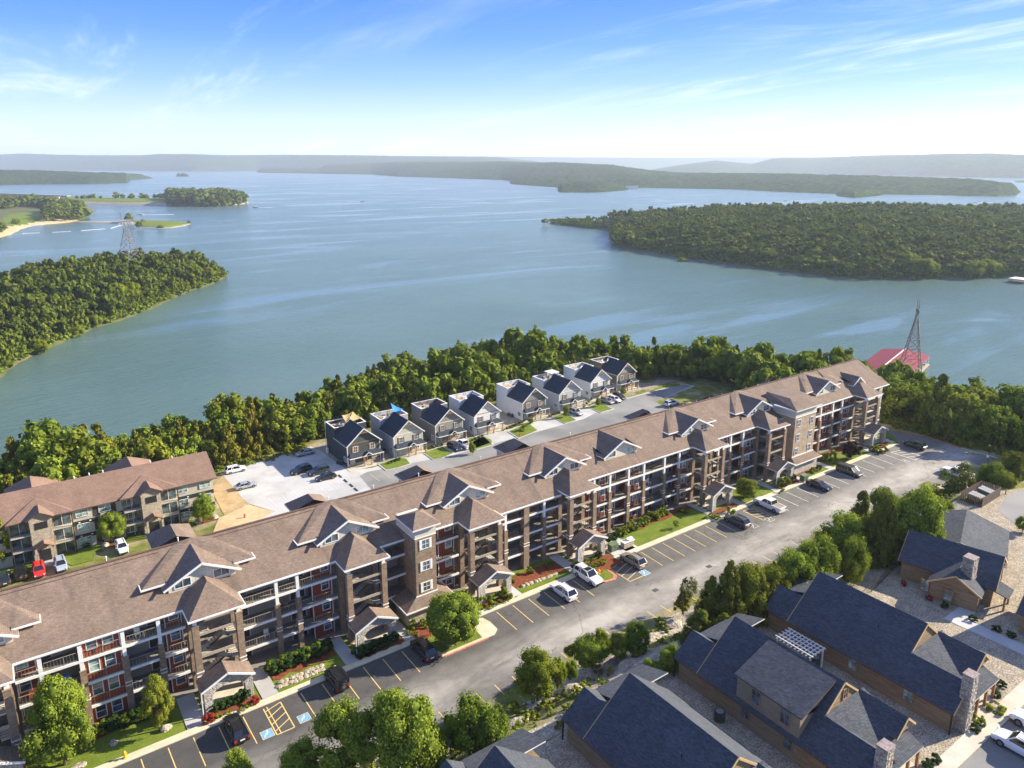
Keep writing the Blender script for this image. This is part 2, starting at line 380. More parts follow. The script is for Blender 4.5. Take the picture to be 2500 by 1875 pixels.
MT['lamp_clear'] = mat_plain('clear_lens', (0.6, 0.6, 0.6), 0.15)
MT['bark'] = mat_noise('bark', (0.10, 0.075, 0.05), (0.18, 0.14, 0.10), 3, 0.9, 12, 0.3, 0.5, 0.04)
MT['dead_bark'] = mat_noise('grey_dead_wood', (0.27, 0.23, 0.18), (0.36, 0.32, 0.26), 3, 0.9, 12, 0.3, 0.5, 0.04)
MT['log'] = mat_siding('stained_log_board', (0.26, 0.155, 0.065), 0.2, False, amt=0.55, var=0.35)
MT['log_grey'] = mat_siding('weathered_board', (0.25, 0.20, 0.14), 0.2, False, amt=0.55, var=0.3)
MT['wood'] = mat_noise('stained_wood', (0.26, 0.13, 0.055), (0.34, 0.19, 0.09), 2, 0.8, 8, 0.25, 0.2)
MT['deck'] = mat_noise('weathered_deck', (0.33, 0.27, 0.20), (0.42, 0.36, 0.28), 2, 0.9, 8, 0.25, 0.2)
MT['dock_red'] = mat_noise('red_metal_roof', (0.24, 0.035, 0.045), (0.28, 0.045, 0.055), 0.2, 0.55, 3, 0.08, 0.1)
MT['green_box'] = mat_plain('green_painted_steel', (0.10, 0.14, 0.075), 0.6)
MT['yellow'] = mat_plain('yellow_paint', (0.75, 0.42, 0.02), 0.5)
MT['blue_sail'] = mat_plain('blue_fabric', (0.02, 0.22, 0.75), 0.6)
MT['tan_sail'] = mat_plain('tan_fabric', (0.52, 0.36, 0.16), 0.8)

def make_asphalt():
    m, nt, b = new_mat('worn_asphalt'); v = objcoord(nt)
    sp = nd(nt, 'ShaderNodeSeparateXYZ'); lk(nt, v, sp.inputs[0])
    # driving lane along x is worn pale, the parking bays stay dark
    n1 = noise(nt, objcoord(nt, (0.35, 1.0, 1)), 0.22, 6, 0.62, 0.4)
    y = nd(nt, 'ShaderNodeMath', operation='SUBTRACT'); lk(nt, sp.outputs['Y'], y.inputs[0]); y.inputs[1].default_value = 67.0
    ab = nd(nt, 'ShaderNodeMath', operation='ABSOLUTE'); lk(nt, y.outputs[0], ab.inputs[0])
    lane = mrange(nt, ab.outputs[0], 0.8, 5.0, 1.0, 0.0)
    xr = mrange(nt, sp.outputs['X'], 15, 150, 0.0, 0.30)
    s = nd(nt, 'ShaderNodeMath', operation='MULTIPLY'); lk(nt, lane, s.inputs[0]); lk(nt, mrange(nt, n1, 0.3, 0.66, 0.15, 1.0), s.inputs[1])
    s2 = nd(nt, 'ShaderNodeMath', operation='ADD', use_clamp=True); lk(nt, s.outputs[0], s2.inputs[0]); lk(nt, xr, s2.inputs[1])
    col = mixc(nt, s2.outputs[0], (0.072, 0.069, 0.065), (0.35, 0.325, 0.285))
    blot = noise(nt, v, 0.5, 5, 0.6)
    col = mixc(nt, 1.0, col, mrange(nt, blot, 0.3, 0.7, 0.85, 1.18), 'MULTIPLY')
    g = noise(nt, v, 14, 3)
    col = mixc(nt, 1.0, col, mrange(nt, g, 0.2, 0.8, 0.8, 1.2), 'MULTIPLY')
    # cracks
    vo = nd(nt, 'ShaderNodeTexVoronoi', feature='DISTANCE_TO_EDGE'); vo.inputs['Scale'].default_value = 0.09
    dist = nd(nt, 'ShaderNodeMapping'); dist.inputs['Scale'].default_value = (0.5, 1.5, 1)
    wv = nd(nt, 'ShaderNodeVectorMath', operation='ADD'); nz = nd(nt, 'ShaderNodeTexNoise'); nz.inputs['Scale'].default_value = 0.35; nz.inputs['Detail'].default_value = 6
    lk(nt, v, nz.inputs['Vector']); sc = nd(nt, 'ShaderNodeVectorMath', operation='SCALE'); sc.inputs['Scale'].default_value = 5; lk(nt, nz.outputs['Color'], sc.inputs[0])
    lk(nt, v, wv.inputs[0]); lk(nt, sc.outputs[0], wv.inputs[1]); lk(nt, wv.outputs[0], dist.inputs[0]); lk(nt, dist.outputs[0], vo.inputs['Vector'])
    col = mixc(nt, mrange(nt, vo.outputs['Distance'], 0.0, 0.008, 0.65, 0.0), col, (0.045, 0.04, 0.038))
    lk(nt, col, b.inputs['Base Color']); b.inputs['Roughness'].default_value = 0.88; b.inputs['Specular IOR Level'].default_value = 0.25
    bump(nt, g, 0.3, 0.01, b); return m
MT['asphalt'] = make_asphalt()
MT['back_asphalt'] = mat_noise('light_asphalt', (0.16, 0.16, 0.155), (0.23, 0.225, 0.21), 0.1, 0.9, 6, 0.1, 0.1, big=(0.05, (0.27, 0.265, 0.25)))

def make_leaf(name, dark, light, yellow=None, trans=0.25):
    """leaf colour varies leaf by leaf and tree by tree"""
    m, nt, b = new_mat(name)
    at = nd(nt, 'ShaderNodeAttribute', attribute_name='tint')
    oi = nd(nt, 'ShaderNodeObjectInfo')
    col = mixc(nt, at.outputs['Fac'], dark, light)
    if yellow: col = mixc(nt, mrange(nt, oi.outputs['Random'], 0.25, 1.0, 0.0, 0.85), col, mixc(nt, at.outputs['Fac'], tuple(x * 0.6 for x in yellow), yellow))
    v = objcoord(nt); lk(nt, col, b.inputs['Base Color']); b.inputs['Roughness'].default_value = 0.8; b.inputs['Specular IOR Level'].default_value = 0.08
    tr = nd(nt, 'ShaderNodeBsdfTranslucent'); lk(nt, mixc(nt, 1.0, col, (1.0, 1.1, 0.4), 'MULTIPLY'), tr.inputs['Color'])
    mx = nd(nt, 'ShaderNodeMixShader'); mx.inputs[0].default_value = trans
    out = nt.nodes['Material Output']; lk(nt, b.outputs[0], mx.inputs[1]); lk(nt, tr.outputs[0], mx.inputs[2]); lk(nt, mx.outputs[0], out.inputs['Surface'])
    return m
MT['leaf'] = make_leaf('oak_leaf', (0.070, 0.110, 0.012), (0.20, 0.26, 0.028), (0.27, 0.28, 0.030))
MT['leaf_bright'] = make_leaf('bright_leaf', (0.09, 0.135, 0.014), (0.30, 0.36, 0.045), None, 0.3)
MT['leaf_yellow'] = make_leaf('yellow_green_leaf', (0.12, 0.16, 0.012), (0.27, 0.30, 0.02), None, 0.3)
MT['leaf_cedar'] = make_leaf('cedar_leaf', (0.060, 0.078, 0.010), (0.170, 0.185, 0.022), (0.24, 0.21, 0.022), 0.12)
MT['leaf_red'] = make_leaf('dark_purple_leaf', (0.022, 0.012, 0.012), (0.06, 0.03, 0.025))
MT['leaf_crimson'] = make_leaf('crimson_leaf', (0.20, 0.02, 0.015), (0.40, 0.06, 0.03))
MT['leaf_dark'] = make_leaf('dark_shrub_leaf', (0.020, 0.045, 0.010), (0.05, 0.095, 0.018))
MT['leaf_far'] = make_leaf('wood_leaf', (0.045, 0.070, 0.010), (0.17, 0.20, 0.022))
# ---------------------------------------------------------------- land shape
LAKE = -34.0
def inside(poly, X, Y):
    r = np.zeros(X.shape, bool); n = len(poly)
    for i in range(n):
        x0, y0 = poly[i]; x1, y1 = poly[(i + 1) % n]
        c = ((y0 > Y) != (y1 > Y)) & (X < (x1 - x0) * (Y - y0) / ((y1 - y0) if y1 != y0 else 1e-9) + x0)
        r ^= c
    return r
def dist_line(pts, X, Y, closed=False):
    d = np.full(X.shape, 1e9); n = len(pts)
    for i in range(n if closed else n - 1):
        x0, y0 = pts[i]; x1, y1 = pts[(i + 1) % n]; dx, dy = x1 - x0, y1 - y0
        t = np.clip(((X - x0) * dx + (Y - y0) * dy) / (dx * dx + dy * dy + 1e-9), 0, 1)
        d = np.minimum(d, np.hypot(X - x0 - t * dx, Y - y0 - t * dy))
    return d
def fbm(X, Y, s, seed=0, octv=4):
    """smooth value noise"""
    r = np.random.default_rng(seed); T = r.random((256, 256)); out = np.zeros(np.shape(X)); amp = 1.0; tot = 0
    for o in range(octv):
        x = X / s * 2 ** o + 17.3 * o; y = Y / s * 2 ** o + 9.1 * o
        xi = np.floor(x).astype(int); yi = np.floor(y).astype(int); fx = x - xi; fy = y - yi
        fx = fx * fx * (3 - 2 * fx); fy = fy * fy * (3 - 2 * fy)
        g = lambda a, b: T[a % 256, b % 256]
        out += amp * ((g(xi, yi) * (1 - fx) + g(xi + 1, yi) * fx) * (1 - fy) + (g(xi, yi + 1) * (1 - fx) + g(xi + 1, yi + 1) * fx) * fy)
        tot += amp; amp *= 0.5
    return out / tot
PA = [(-260, 62.6), (172, 60.5), (172.5, 90), (178, 103), (-260, 103)]                    # car park and long house, z 0
PB = [(-260, 113), (168, 113), (186, 138), (190, 156), (180, 160), (169, 163), (167, 179), (140, 177), (110, 175), (61, 176), (40, 172.5), (30, 168), (-260, 169)]   # lower terrace, z -9
PC = [(-260, 50.5), (126, 50.5), (146, 50), (162, 44), (178, 30), (200, -110), (-260, -110)]          # cabins, z 4.5
SHORE = [(-420, 268), (-60, 266), (10, 262), (55, 262), (85, 268), (124, 288), (146, 297), (176, 298), (206, 288), (228, 262), (236, 226), (256, 205), (276, 184), (300, 158), (306, 138), (298, 110), (292, 96), (296, 60), (330, 0), (360, -110), (360, -400)]
LANDP = SHORE + [(-420, -400)]
def ground_z(X, Y):
    X = np.asarray(X, float); Y = np.asarray(Y, float)
    w = 0; z = 0
    ins = np.zeros(X.shape); zi = np.zeros(X.shape)
    for P, h in ((PA, 0.0), (PB, -9.0), (PC, 4.5)):
        i = inside(P, X, Y); d = np.where(i, 0.01, dist_line(P, X, Y, True) + 0.01)
        k = 1 / d ** 2; w = w + k; z = z + k * h
    land = inside(LANDP, X, Y); ds = dist_line(SHORE, X, Y) + 0.01
    k = 1 / ds ** 2; w = w + k * 1.6; z = z + k * 1.6 * (LAKE + 0.3)
    z = z / w
    return np.where(land, z, LAKE - np.minimum(ds * 0.25, 6))
def grid_mesh(name, xs, ys, zf, mat, label_kind='structure', smooth=True, matf=None, mats=None):
    X, Y = np.meshgrid(xs, ys, indexing='ij'); Z = zf(X, Y); nx, ny = len(xs), len(ys)
    me = bpy.data.meshes.new(name)
    V = np.stack([X, Y, Z], -1).reshape(-1, 3)
    i = np.arange((nx - 1) * (ny - 1)); a = i // (ny - 1) * ny + i % (ny - 1)
    Fq = np.stack([a, a + ny, a + ny + 1, a + 1], -1)
    fast_mesh(me, V, Fq, smooth)
    for m in (mats or [mat]): me.materials.append(m)
    if matf is not None:
        cx = V[Fq].mean(1); me.polygons.foreach_set('material_index', matf(cx[:, 0], cx[:, 1], cx[:, 2]).astype(np.int32))
    o = bpy.data.objects.new(name, me); COL.objects.link(o); o['kind'] = label_kind
    return o
def fast_mesh(me, V, Fq, smooth=False, tint=None):
    n = len(Fq); k = Fq.shape[1]
    me.vertices.add(len(V)); me.vertices.foreach_set('co', np.ascontiguousarray(V, np.float32).ravel())
    me.loops.add(n * k); me.loops.foreach_set('vertex_index', np.ascontiguousarray(Fq, np.int32).ravel())
    me.polygons.add(n); me.polygons.foreach_set('loop_start', np.arange(0, n * k, k, dtype=np.int32))
    me.polygons.foreach_set('loop_total', np.full(n, k, np.int32))
    if smooth: me.polygons.foreach_set('use_smooth', np.ones(n, bool))
    if tint is not None:
        a = me.attributes.new('tint', 'FLOAT', 'FACE'); a.data.foreach_set('value', np.ascontiguousarray(tint, np.float32))
    me.update(calc_edges=True)

xs = np.concatenate([np.arange(-420, -60, 12.0), np.arange(-60, 320, 2.0), np.arange(320, 372, 8.0)])
ys = np.concatenate([np.arange(-400, 10, 20.0), np.arange(10, 310, 2.0), [316, 330]])
def near_z(X, Y):
    z = ground_z(X, Y)
    flat = inside(PA, X, Y) | inside(PB, X, Y) | inside(PC, X, Y)
    edge = np.minimum(np.minimum(dist_line(PA, X, Y, True), dist_line(PB, X, Y, True)), dist_line(PC, X, Y, True))
    bumpy = np.where(flat, 0, np.clip(edge / 5, 0, 1)) * (fbm(X, Y, 7, 3) - 0.5) * 1.6
    bank = (Y > 50) & (Y < 62.4) & (X < 180)
    bumpy = np.where(bank, np.clip(edge / 3, 0, 1) * (fbm(X, Y, 4, 5, 5) - 0.45) * 2.6, bumpy)
    return z + bumpy
def near_mat(X, Y, Z):
    r = np.zeros(X.shape, int)
    n = fbm(X, Y, 6, 9, 3)
    bank = (Y > 49.5) & (Y < 62.2) & (X < 150) & (n > 0.50) & (X > 20)
    r[bank] = 1
    return r
ground = grid_mesh('ground', xs, ys, near_z, None, mats=[MT['wild'], MT['rock']], matf=near_mat)

# ---------------------------------------------------------------- lake
def make_water():
    m, nt, b = new_mat('lake_water'); v = objcoord(nt)
    b.inputs['Base Color'].default_value = (0.02, 0.09, 0.10, 1); b.inputs['IOR'].default_value = 1.33
    b.inputs['Specular IOR Level'].default_value = 0.5
    # ripples in several sizes
    w1 = noise(nt, objcoord(nt, (0.22, 1.0, 1), (0, 0, rad(35))), 0.55, 5, 0.7)
    w2 = noise(nt, objcoord(nt, (0.30, 1.0, 1), (0, 0, rad(38))), 0.22, 4, 0.6, 0.3)
    w3 = noise(nt, objcoord(nt, (0.4, 1.0, 1), (0, 0, rad(60))), 0.05, 3, 0.5)
    a = nd(nt, 'ShaderNodeMath', operation='MULTIPLY_ADD'); lk(nt, w1, a.inputs[0]); a.inputs[1].default_value = 1.5
    a2 = nd(nt, 'ShaderNodeMath', operation='MULTIPLY_ADD'); lk(nt, w2, a2.inputs[0]); a2.inputs[1].default_value = 1.0
    a3 = nd(nt, 'ShaderNodeMath', operation='MULTIPLY'); lk(nt, w3, a3.inputs[0]); a3.inputs[1].default_value = 1.0
    lk(nt, a3.outputs[0], a2.inputs[2]); lk(nt, a2.outputs[0], a.inputs[2])
    # calmer slicks and old wakes: long curved bands of smoother water
    st = noise(nt, objcoord(nt, (0.0016, 0.0065, 1), (0, 0, rad(-32))), 1.0, 6, 0.6, 2.2)
    st2 = noise(nt, objcoord(nt, (0.003, 0.012, 1), (0, 0, rad(-25))), 1.0, 4, 0.55, 1.2)
    mx = nd(nt, 'ShaderNodeMath', operation='MAXIMUM'); lk(nt, mrange(nt, st, 0.53, 0.62), mx.inputs[0]); lk(nt, mrange(nt, st2, 0.60, 0.70), mx.inputs[1])
    calm = mx.outputs[0]
    bp = nd(nt, 'ShaderNodeBump'); lk(nt, a.outputs[0], bp.inputs['Height']); bp.inputs['Distance'].default_value = 1.0
    lk(nt, mrange(nt, calm, 0, 1, 0.48, 0.12), bp.inputs['Strength']); lk(nt, bp.outputs[0], b.inputs['Normal'])
    lk(nt, mrange(nt, calm, 0, 1, 0.20, 0.12), b.inputs['Roughness'])
    col = mixc(nt, mrange(nt, noise(nt, v, 0.01, 3), 0.3, 0.7), (0.074, 0.128, 0.104), (0.098, 0.160, 0.138))
    col = mixc(nt, mrange(nt, calm, 0, 1, 0, 0.5), col, (0.11, 0.18, 0.19))  # calm bands painted paler too, standing in for their sky reflection
    lk(nt, col, b.inputs['Base Color'])
    return m
MT['water'] = make_water()
wb = MB(); wb.poly([(-40000, -3000, LAKE), (40000, -3000, LAKE), (40000, 40000, LAKE), (-40000, 40000, LAKE)], MT['water'])
# finer quads so the lake plane stays numerically clean
lake = wb.build('lake'); lake['kind'] = 'structure'

# ---------------------------------------------------------------- far land
def mat_farwood(name, c0, c1, sc, clear=None):
    m, nt, b = new_mat(name); v = objcoord(nt)
    n1 = noise(nt, v, sc, 3, 0.7); n2 = noise(nt, v, sc * 0.12, 4)
    col = mixc(nt, mrange(nt, n1, 0.35, 0.65), c0, c1)  # dark tone paints in the shade between tree crowns
    col = mixc(nt, 1.0, col, mrange(nt, n2, 0.3, 0.7, 0.75, 1.25), 'MULTIPLY')
    if clear: col = mixc(nt, mrange(nt, noise(nt, objcoord(nt, (0.6, 1.4, 1)), sc * 0.03, 3), clear[0], clear[0] + 0.02, 0, 0.8), col, clear[1])
    lk(nt, col, b.inputs['Base Color']); b.inputs['Roughness'].default_value = 1.0; b.inputs['Specular IOR Level'].default_value = 0.0
    bump(nt, n1, 1.0, 0.35 / sc, b); return m
MT['farwood'] = mat_farwood('far_woodland', (0.006, 0.016, 0.006), (0.052, 0.078, 0.022), 0.05)
MT['hillwood'] = mat_farwood('hill_woodland', (0.010, 0.024, 0.010), (0.045, 0.068, 0.022), 0.018, (0.735, (0.30, 0.28, 0.17)))
def interp(pts, x):
    xs_, ys_ = zip(*pts); return np.interp(x, xs_, ys_)
def land_strip(name, water, top, depth, x0, x1, step, mat, nrow=22, rough=6.0, seed=0, back=1.0, label_kind='structure'):
    """a wooded ridge: from its waterline up to its crest and down behind"""
    px = np.arange(x0, x1 + step, step, dtype=float); cols = len(px)
    V = np.zeros((cols, 2 * nrow, 3))
    for i, x in enumerate(px):
        wy = interp(water, x); ty = interp(top, x)
        g = G((x, wy), LAKE - 0.5); r = g[:2] / np.linalg.norm(g[:2]); D = np.linalg.norm(g[:2])
        dep = depth(x) if callable(depth) else depth
        rr = ray(x, ty); k = (D + dep) / np.linalg.norm(rr[:2]); zc = CAM[2] + rr[2] * k
        zc = max(zc, LAKE - 0.4)
        for j in range(2 * nrow):
            t = j / (nrow - 1) if j < nrow else 1 + (j - nrow + 1) / nrow * back
            s = t if t <= 1 else 2 - t if back == 1.0 else 1 - (t - 1) / back
            s = max(0.0, s)
            h = math.sin(min(1, s) * math.pi / 2) ** 0.8
            V[i, j] = (*(r * (D + dep * t)), LAKE - 0.5 + (zc - LAKE + 0.5) * h)
    X, Y = V[..., 0], V[..., 1]
    t = np.linspace(0, 1, nrow); env = np.concatenate([np.sin(np.clip(t * 1.0, 0, 1) * math.pi), np.zeros(nrow)])
    edge = np.clip((V[..., 2] - LAKE) / 12, 0, 1)
    V[..., 2] += (fbm(X, Y, 900, seed) - 0.5) * rough * 2.2 * env[None, :] * edge + (fbm(X, Y, 28, seed + 1, 2) - 0.5) * min(rough, 9) * edge
    me = bpy.data.meshes.new(name); ny = 2 * nrow
    i = np.arange((cols - 1) * (ny - 1)); a = i // (ny - 1) * ny + i % (ny - 1)
    fast_mesh(me, V.reshape(-1, 3), np.stack([a, a + ny, a + ny + 1, a + 1], -1), True)
    me.materials.append(mat); o = bpy.data.objects.new(name, me); COL.objects.link(o); o['kind'] = label_kind
    return o
# farthest ridge, hazy
land_strip('hills', [(-900, 414), (3400, 411)], [(-900, 384), (0, 383), (1178, 382), (1300, 383), (1500, 384.5), (1611, 385), (1800, 384.5), (2100, 383), (3400, 380)], 2500, -900, 3400, 9, MT['hillwood'], 12, 14, 3)
# far left shore, about nine kilometres off
land_strip('hills', [(-900, 415), (0, 414), (190, 416), (475, 418.5), (633, 417), (800, 419), (1200, 421), (1420, 420)],
           [(-900, 380), (0, 377.5), (63, 375), (126, 377), (221, 379), (348, 379), (395, 376), (475, 376.5), (554, 379), (700, 378), (884, 379.5), (952, 381), (1124, 382.5), (1214, 384), (1300, 393), (1360, 402), (1420, 418)], 1400, -900, 1420, 6, MT['hillwood'], 18, 14, 5)
# far right hills
land_strip('hills', [(1560, 423), (1776, 422.5), (1988, 423.5), (2211, 429), (2500, 436), (3400, 440)],
           [(1560, 420), (1641, 406), (1700, 397), (1747, 392), (1788, 396), (1835, 400), (1880, 388), (1905, 385), (1965, 386), (2023, 384), (2140, 379), (2230, 378), (2317, 375), (2411, 375), (2500, 379), (3400, 374)], 1300, 1560, 3400, 6, MT['hillwood'], 18, 12, 8)
# wooded headlands in the middle distance
land_strip('headland', [(625, 419), (631, 421.5), (710, 423), (785, 424.6), (907, 426), (970, 431), (1100, 435), (1223, 439.5), (1300, 446), (1400, 453), (1553, 458.5), (1640, 460), (1788, 463), (1905, 469), (2040, 474), (2258, 476.5), (2434, 480), (2481, 476), (2492, 470)],
           [(625, 419), (640, 411), (780, 411), (800, 402), (997, 395), (1130, 396), (1214, 394), (1323, 397), (1359, 396.5), (1494, 403), (1576, 415), (1647, 422), (1788, 423.5), (1988, 426), (2199, 432), (2375, 438), (2464, 448), (2492, 469)],
           lambda x: float(np.interp(x, [625, 800, 1100, 1400, 1700, 2300, 2492], [500, 1300, 1700, 1500, 1000, 650, 60])), 625, 2492, 2.5, MT['farwood'], 60, 14, 12)
for wl, tp, dp, x0_, x1_, sd in (([(1236, 449), (1250, 450.5), (1359, 457.8), (1385, 458)], [(1236, 447), (1262, 436), (1320, 434), (1385, 436)], 500, 1236, 1385, 31), ([(1355, 469), (1370, 470.5), (1459, 470.5), (1535, 465), (1548, 463)], [(1355, 466), (1372, 450), (1420, 443), (1480, 444), (1530, 454), (1548, 461)], 420, 1355, 1548, 32), ([(2030, 476), (2050, 481), (2085, 484), (2140, 479.5), (2170, 476)], [(2030, 474), (2060, 464), (2110, 462), (2150, 468), (2170, 474)], 260, 2030, 2170, 33)):
    land_strip('headland', wl, tp, dp, x0_, x1_, 1.5, MT['farwood'], 26, 9, sd)
land_strip('headland', [(-400, 452), (0, 452), (127, 450), (221, 450), (310, 447), (320, 439), (372, 436)],
           [(-400, 414), (0, 415), (104, 416), (177, 418.5), (285, 422), (342, 425), (372, 434)], lambda x: float(np.interp(x, [0, 280, 372], [600, 500, 60])), -400, 372, 2.0, MT['farwood'], 22, 8, 14)
land_strip('islet', [(430, 431), (462, 431)], [(430, 429), (436, 422), (441, 424.5), (448, 422.5), (457, 424), (462, 430)], 60, 430, 462, 1.0, MT['farwood'], 8, 3, 15)
land_strip('headland', [(2475, 446), (2530, 447), (3000, 452)], [(2475, 443), (2500, 441), (3000, 436)], 300, 2475, 3000, 4, MT['farwood'], 10, 3, 16)

# near peninsulas: real ground under their trees
def waterline(pts, z=LAKE): return [tuple(G(p, z)[:2]) for p in pts]
LP = waterline([(-260, 1010), (-100, 960), (0, 922), (27, 895), (80, 868), (136, 843), (226, 802), (289, 784), (362, 757), (407, 736), (457, 712), (500, 700), (524, 691), (545, 679), (552, 673), (535, 668), (480, 664), (420, 664), (340, 668), (260, 676), (150, 690), (60, 704), (-60, 730), (-260, 800)])
RP = waterline([(1494, 586), (1505, 603), (1560, 612), (1611, 620), (1729, 638), (1846, 653), (1964, 667), (2082, 679), (2199, 682), (2317, 680), (2500, 676), (2800, 690), (2900, 560), (2500, 548), (2300, 543), (1950, 540), (1729, 543), (1600, 545), (1480, 546), (1400, 545.5), (1350, 542.5), (1338, 545), (1380, 550), (1435, 557.5), (1490, 560)])
def hill(poly, H, L, seed):
    def f(X, Y):
        i = inside(poly, X, Y); d = dist_line(poly, X, Y, True)
        h = H * (1 - np.exp(-d / L)) * (0.85 + 0.3 * fbm(X, Y, 90, seed)) + 0.4
        return np.where(i, LAKE + h, LAKE - np.minimum(3, d * 0.3))
    return f
lp_z = hill(LP, 17, 38, 21); rp_z = hill(RP, 30, 95, 22)
def span(poly, s, pad=12):
    a = np.array(poly); return np.arange(a[:, 0].min() - pad, a[:, 0].max() + pad, s), np.arange(a[:, 1].min() - pad, a[:, 1].max() + pad, s)
MT['forest_floor'] = mat_noise('forest_floor', (0.05, 0.07, 0.015), (0.11, 0.12, 0.035), 0.1, 0.95, 1.0, 0.3, 0.3, 0.2, big=(0.06, (0.13, 0.12, 0.05)))
grid_mesh('peninsula', *span(LP, 5), lp_z, MT['forest_floor'])
grid_mesh('peninsula', *span(RP, 12, 24), rp_z, MT['forest_floor'])
# park shore on the far left with beach, lawn and islets
BP = waterline([(-300, 600), (0, 580), (25, 573), (54, 559), (80, 551), (120, 547), (171, 542.5), (200, 536), (216, 531), (212, 525), (236, 515), (228, 511.5), (206, 512), (196, 507), (150, 502), (95, 499), (-300, 505)])
def bp_z(X, Y):
    i = inside(BP, X, Y); d = dist_line(BP, X, Y, True)
    return np.where(i, LAKE + 0.5 + 9 * (1 - np.exp(-d / 60)), LAKE - np.minimum(3, d * 0.3))
def bp_m(X, Y, Z):
    r = np.zeros(X.shape, int); d = dist_line(waterline([(-300, 600), (0, 580), (25, 573), (54, 559), (120, 547), (171, 542.5)]), X, Y)
    r[d < 48] = 1
    lawn = inside(waterline([(0, 540), (30, 525), (75, 519), (98, 521), (107, 529), (90, 537), (40, 545), (0, 552)], -28), X, Y)
    r[lawn] = 2; return r
grid_mesh('park_shore', *span(BP, 10), bp_z, None, mats=[MT['forest_floor'], MT['sand'], MT['lawn']], matf=bp_m)
IP = waterline([(175, 541), (240, 544.2), (300, 546), (330, 551), (350, 556), (391, 558), (420, 556.5), (450, 551.5), (464, 547), (455, 543.5), (420, 541), (360, 540), (331, 540), (300, 543), (240, 541.6)])
grid_mesh('park_islet', *span(IP, 3), hill(IP, 3.0, 10, 25), None, mats=[MT['lawn'], MT['rock']], matf=lambda X, Y, Z: ((Z < LAKE + 1.0) | (X < G((322, 545), LAKE)[0])).astype(int))
CP = waterline([(130, 494), (158, 498.5), (300, 501), (415, 502.5), (470, 504), (538, 503), (585, 500), (608, 496), (600, 492), (520, 489), (410, 490), (300, 489), (170, 486), (140, 488)])
cpr = hill(CP, 9.0, 14, 26)
grid_mesh('causeway_island', *span(CP, 4), cpr, None, mats=[MT['lawn'], MT['rock']], matf=lambda X, Y, Z: (Z < LAKE + 6.0).astype(int))
# spillway road and dam crest at the far left
dm = MB(); p0 = G((-60, 470), -26)[:2]; p1 = G((168, 478), -26)[:2]
dd = (p1 - p0) / np.linalg.norm(p1 - p0); nn = np.array([-dd[1], dd[0]])
q = [p0 - nn * 5, p1 - nn * 5, p1 + nn * 5, p0 + nn * 5]
dm.prism([tuple(a) for a in q], LAKE - 2, -25, MT['rock'], MT['pale_concrete'])
o = dm.build('dam'); tag(o, 'long low dam carrying a pale road at the far left of the lake', 'dam')

# ---------------------------------------------------------------- haze
hz = MB(); hz.box(-14000, -1500, LAKE - 8, 20000, 20000, 190, MT['white'])
haze = hz.build('haze'); haze['kind'] = 'stuff'; haze.data.materials.clear()
hm = bpy.data.materials.new('haze_air'); hm.use_nodes = True; hm.node_tree.nodes.clear()
ho = hm.node_tree.nodes.new('ShaderNodeOutputMaterial'); hv = hm.node_tree.nodes.new('ShaderNodeVolumePrincipled')
hv.inputs['Color'].default_value = (0.74, 0.87, 1.0, 1); hv.inputs['Density'].default_value = 0.78e-4; hv.inputs['Anisotropy'].default_value = 0.2
hm.node_tree.links.new(hv.outputs[0], ho.inputs['Volume']); haze.data.materials.append(hm)
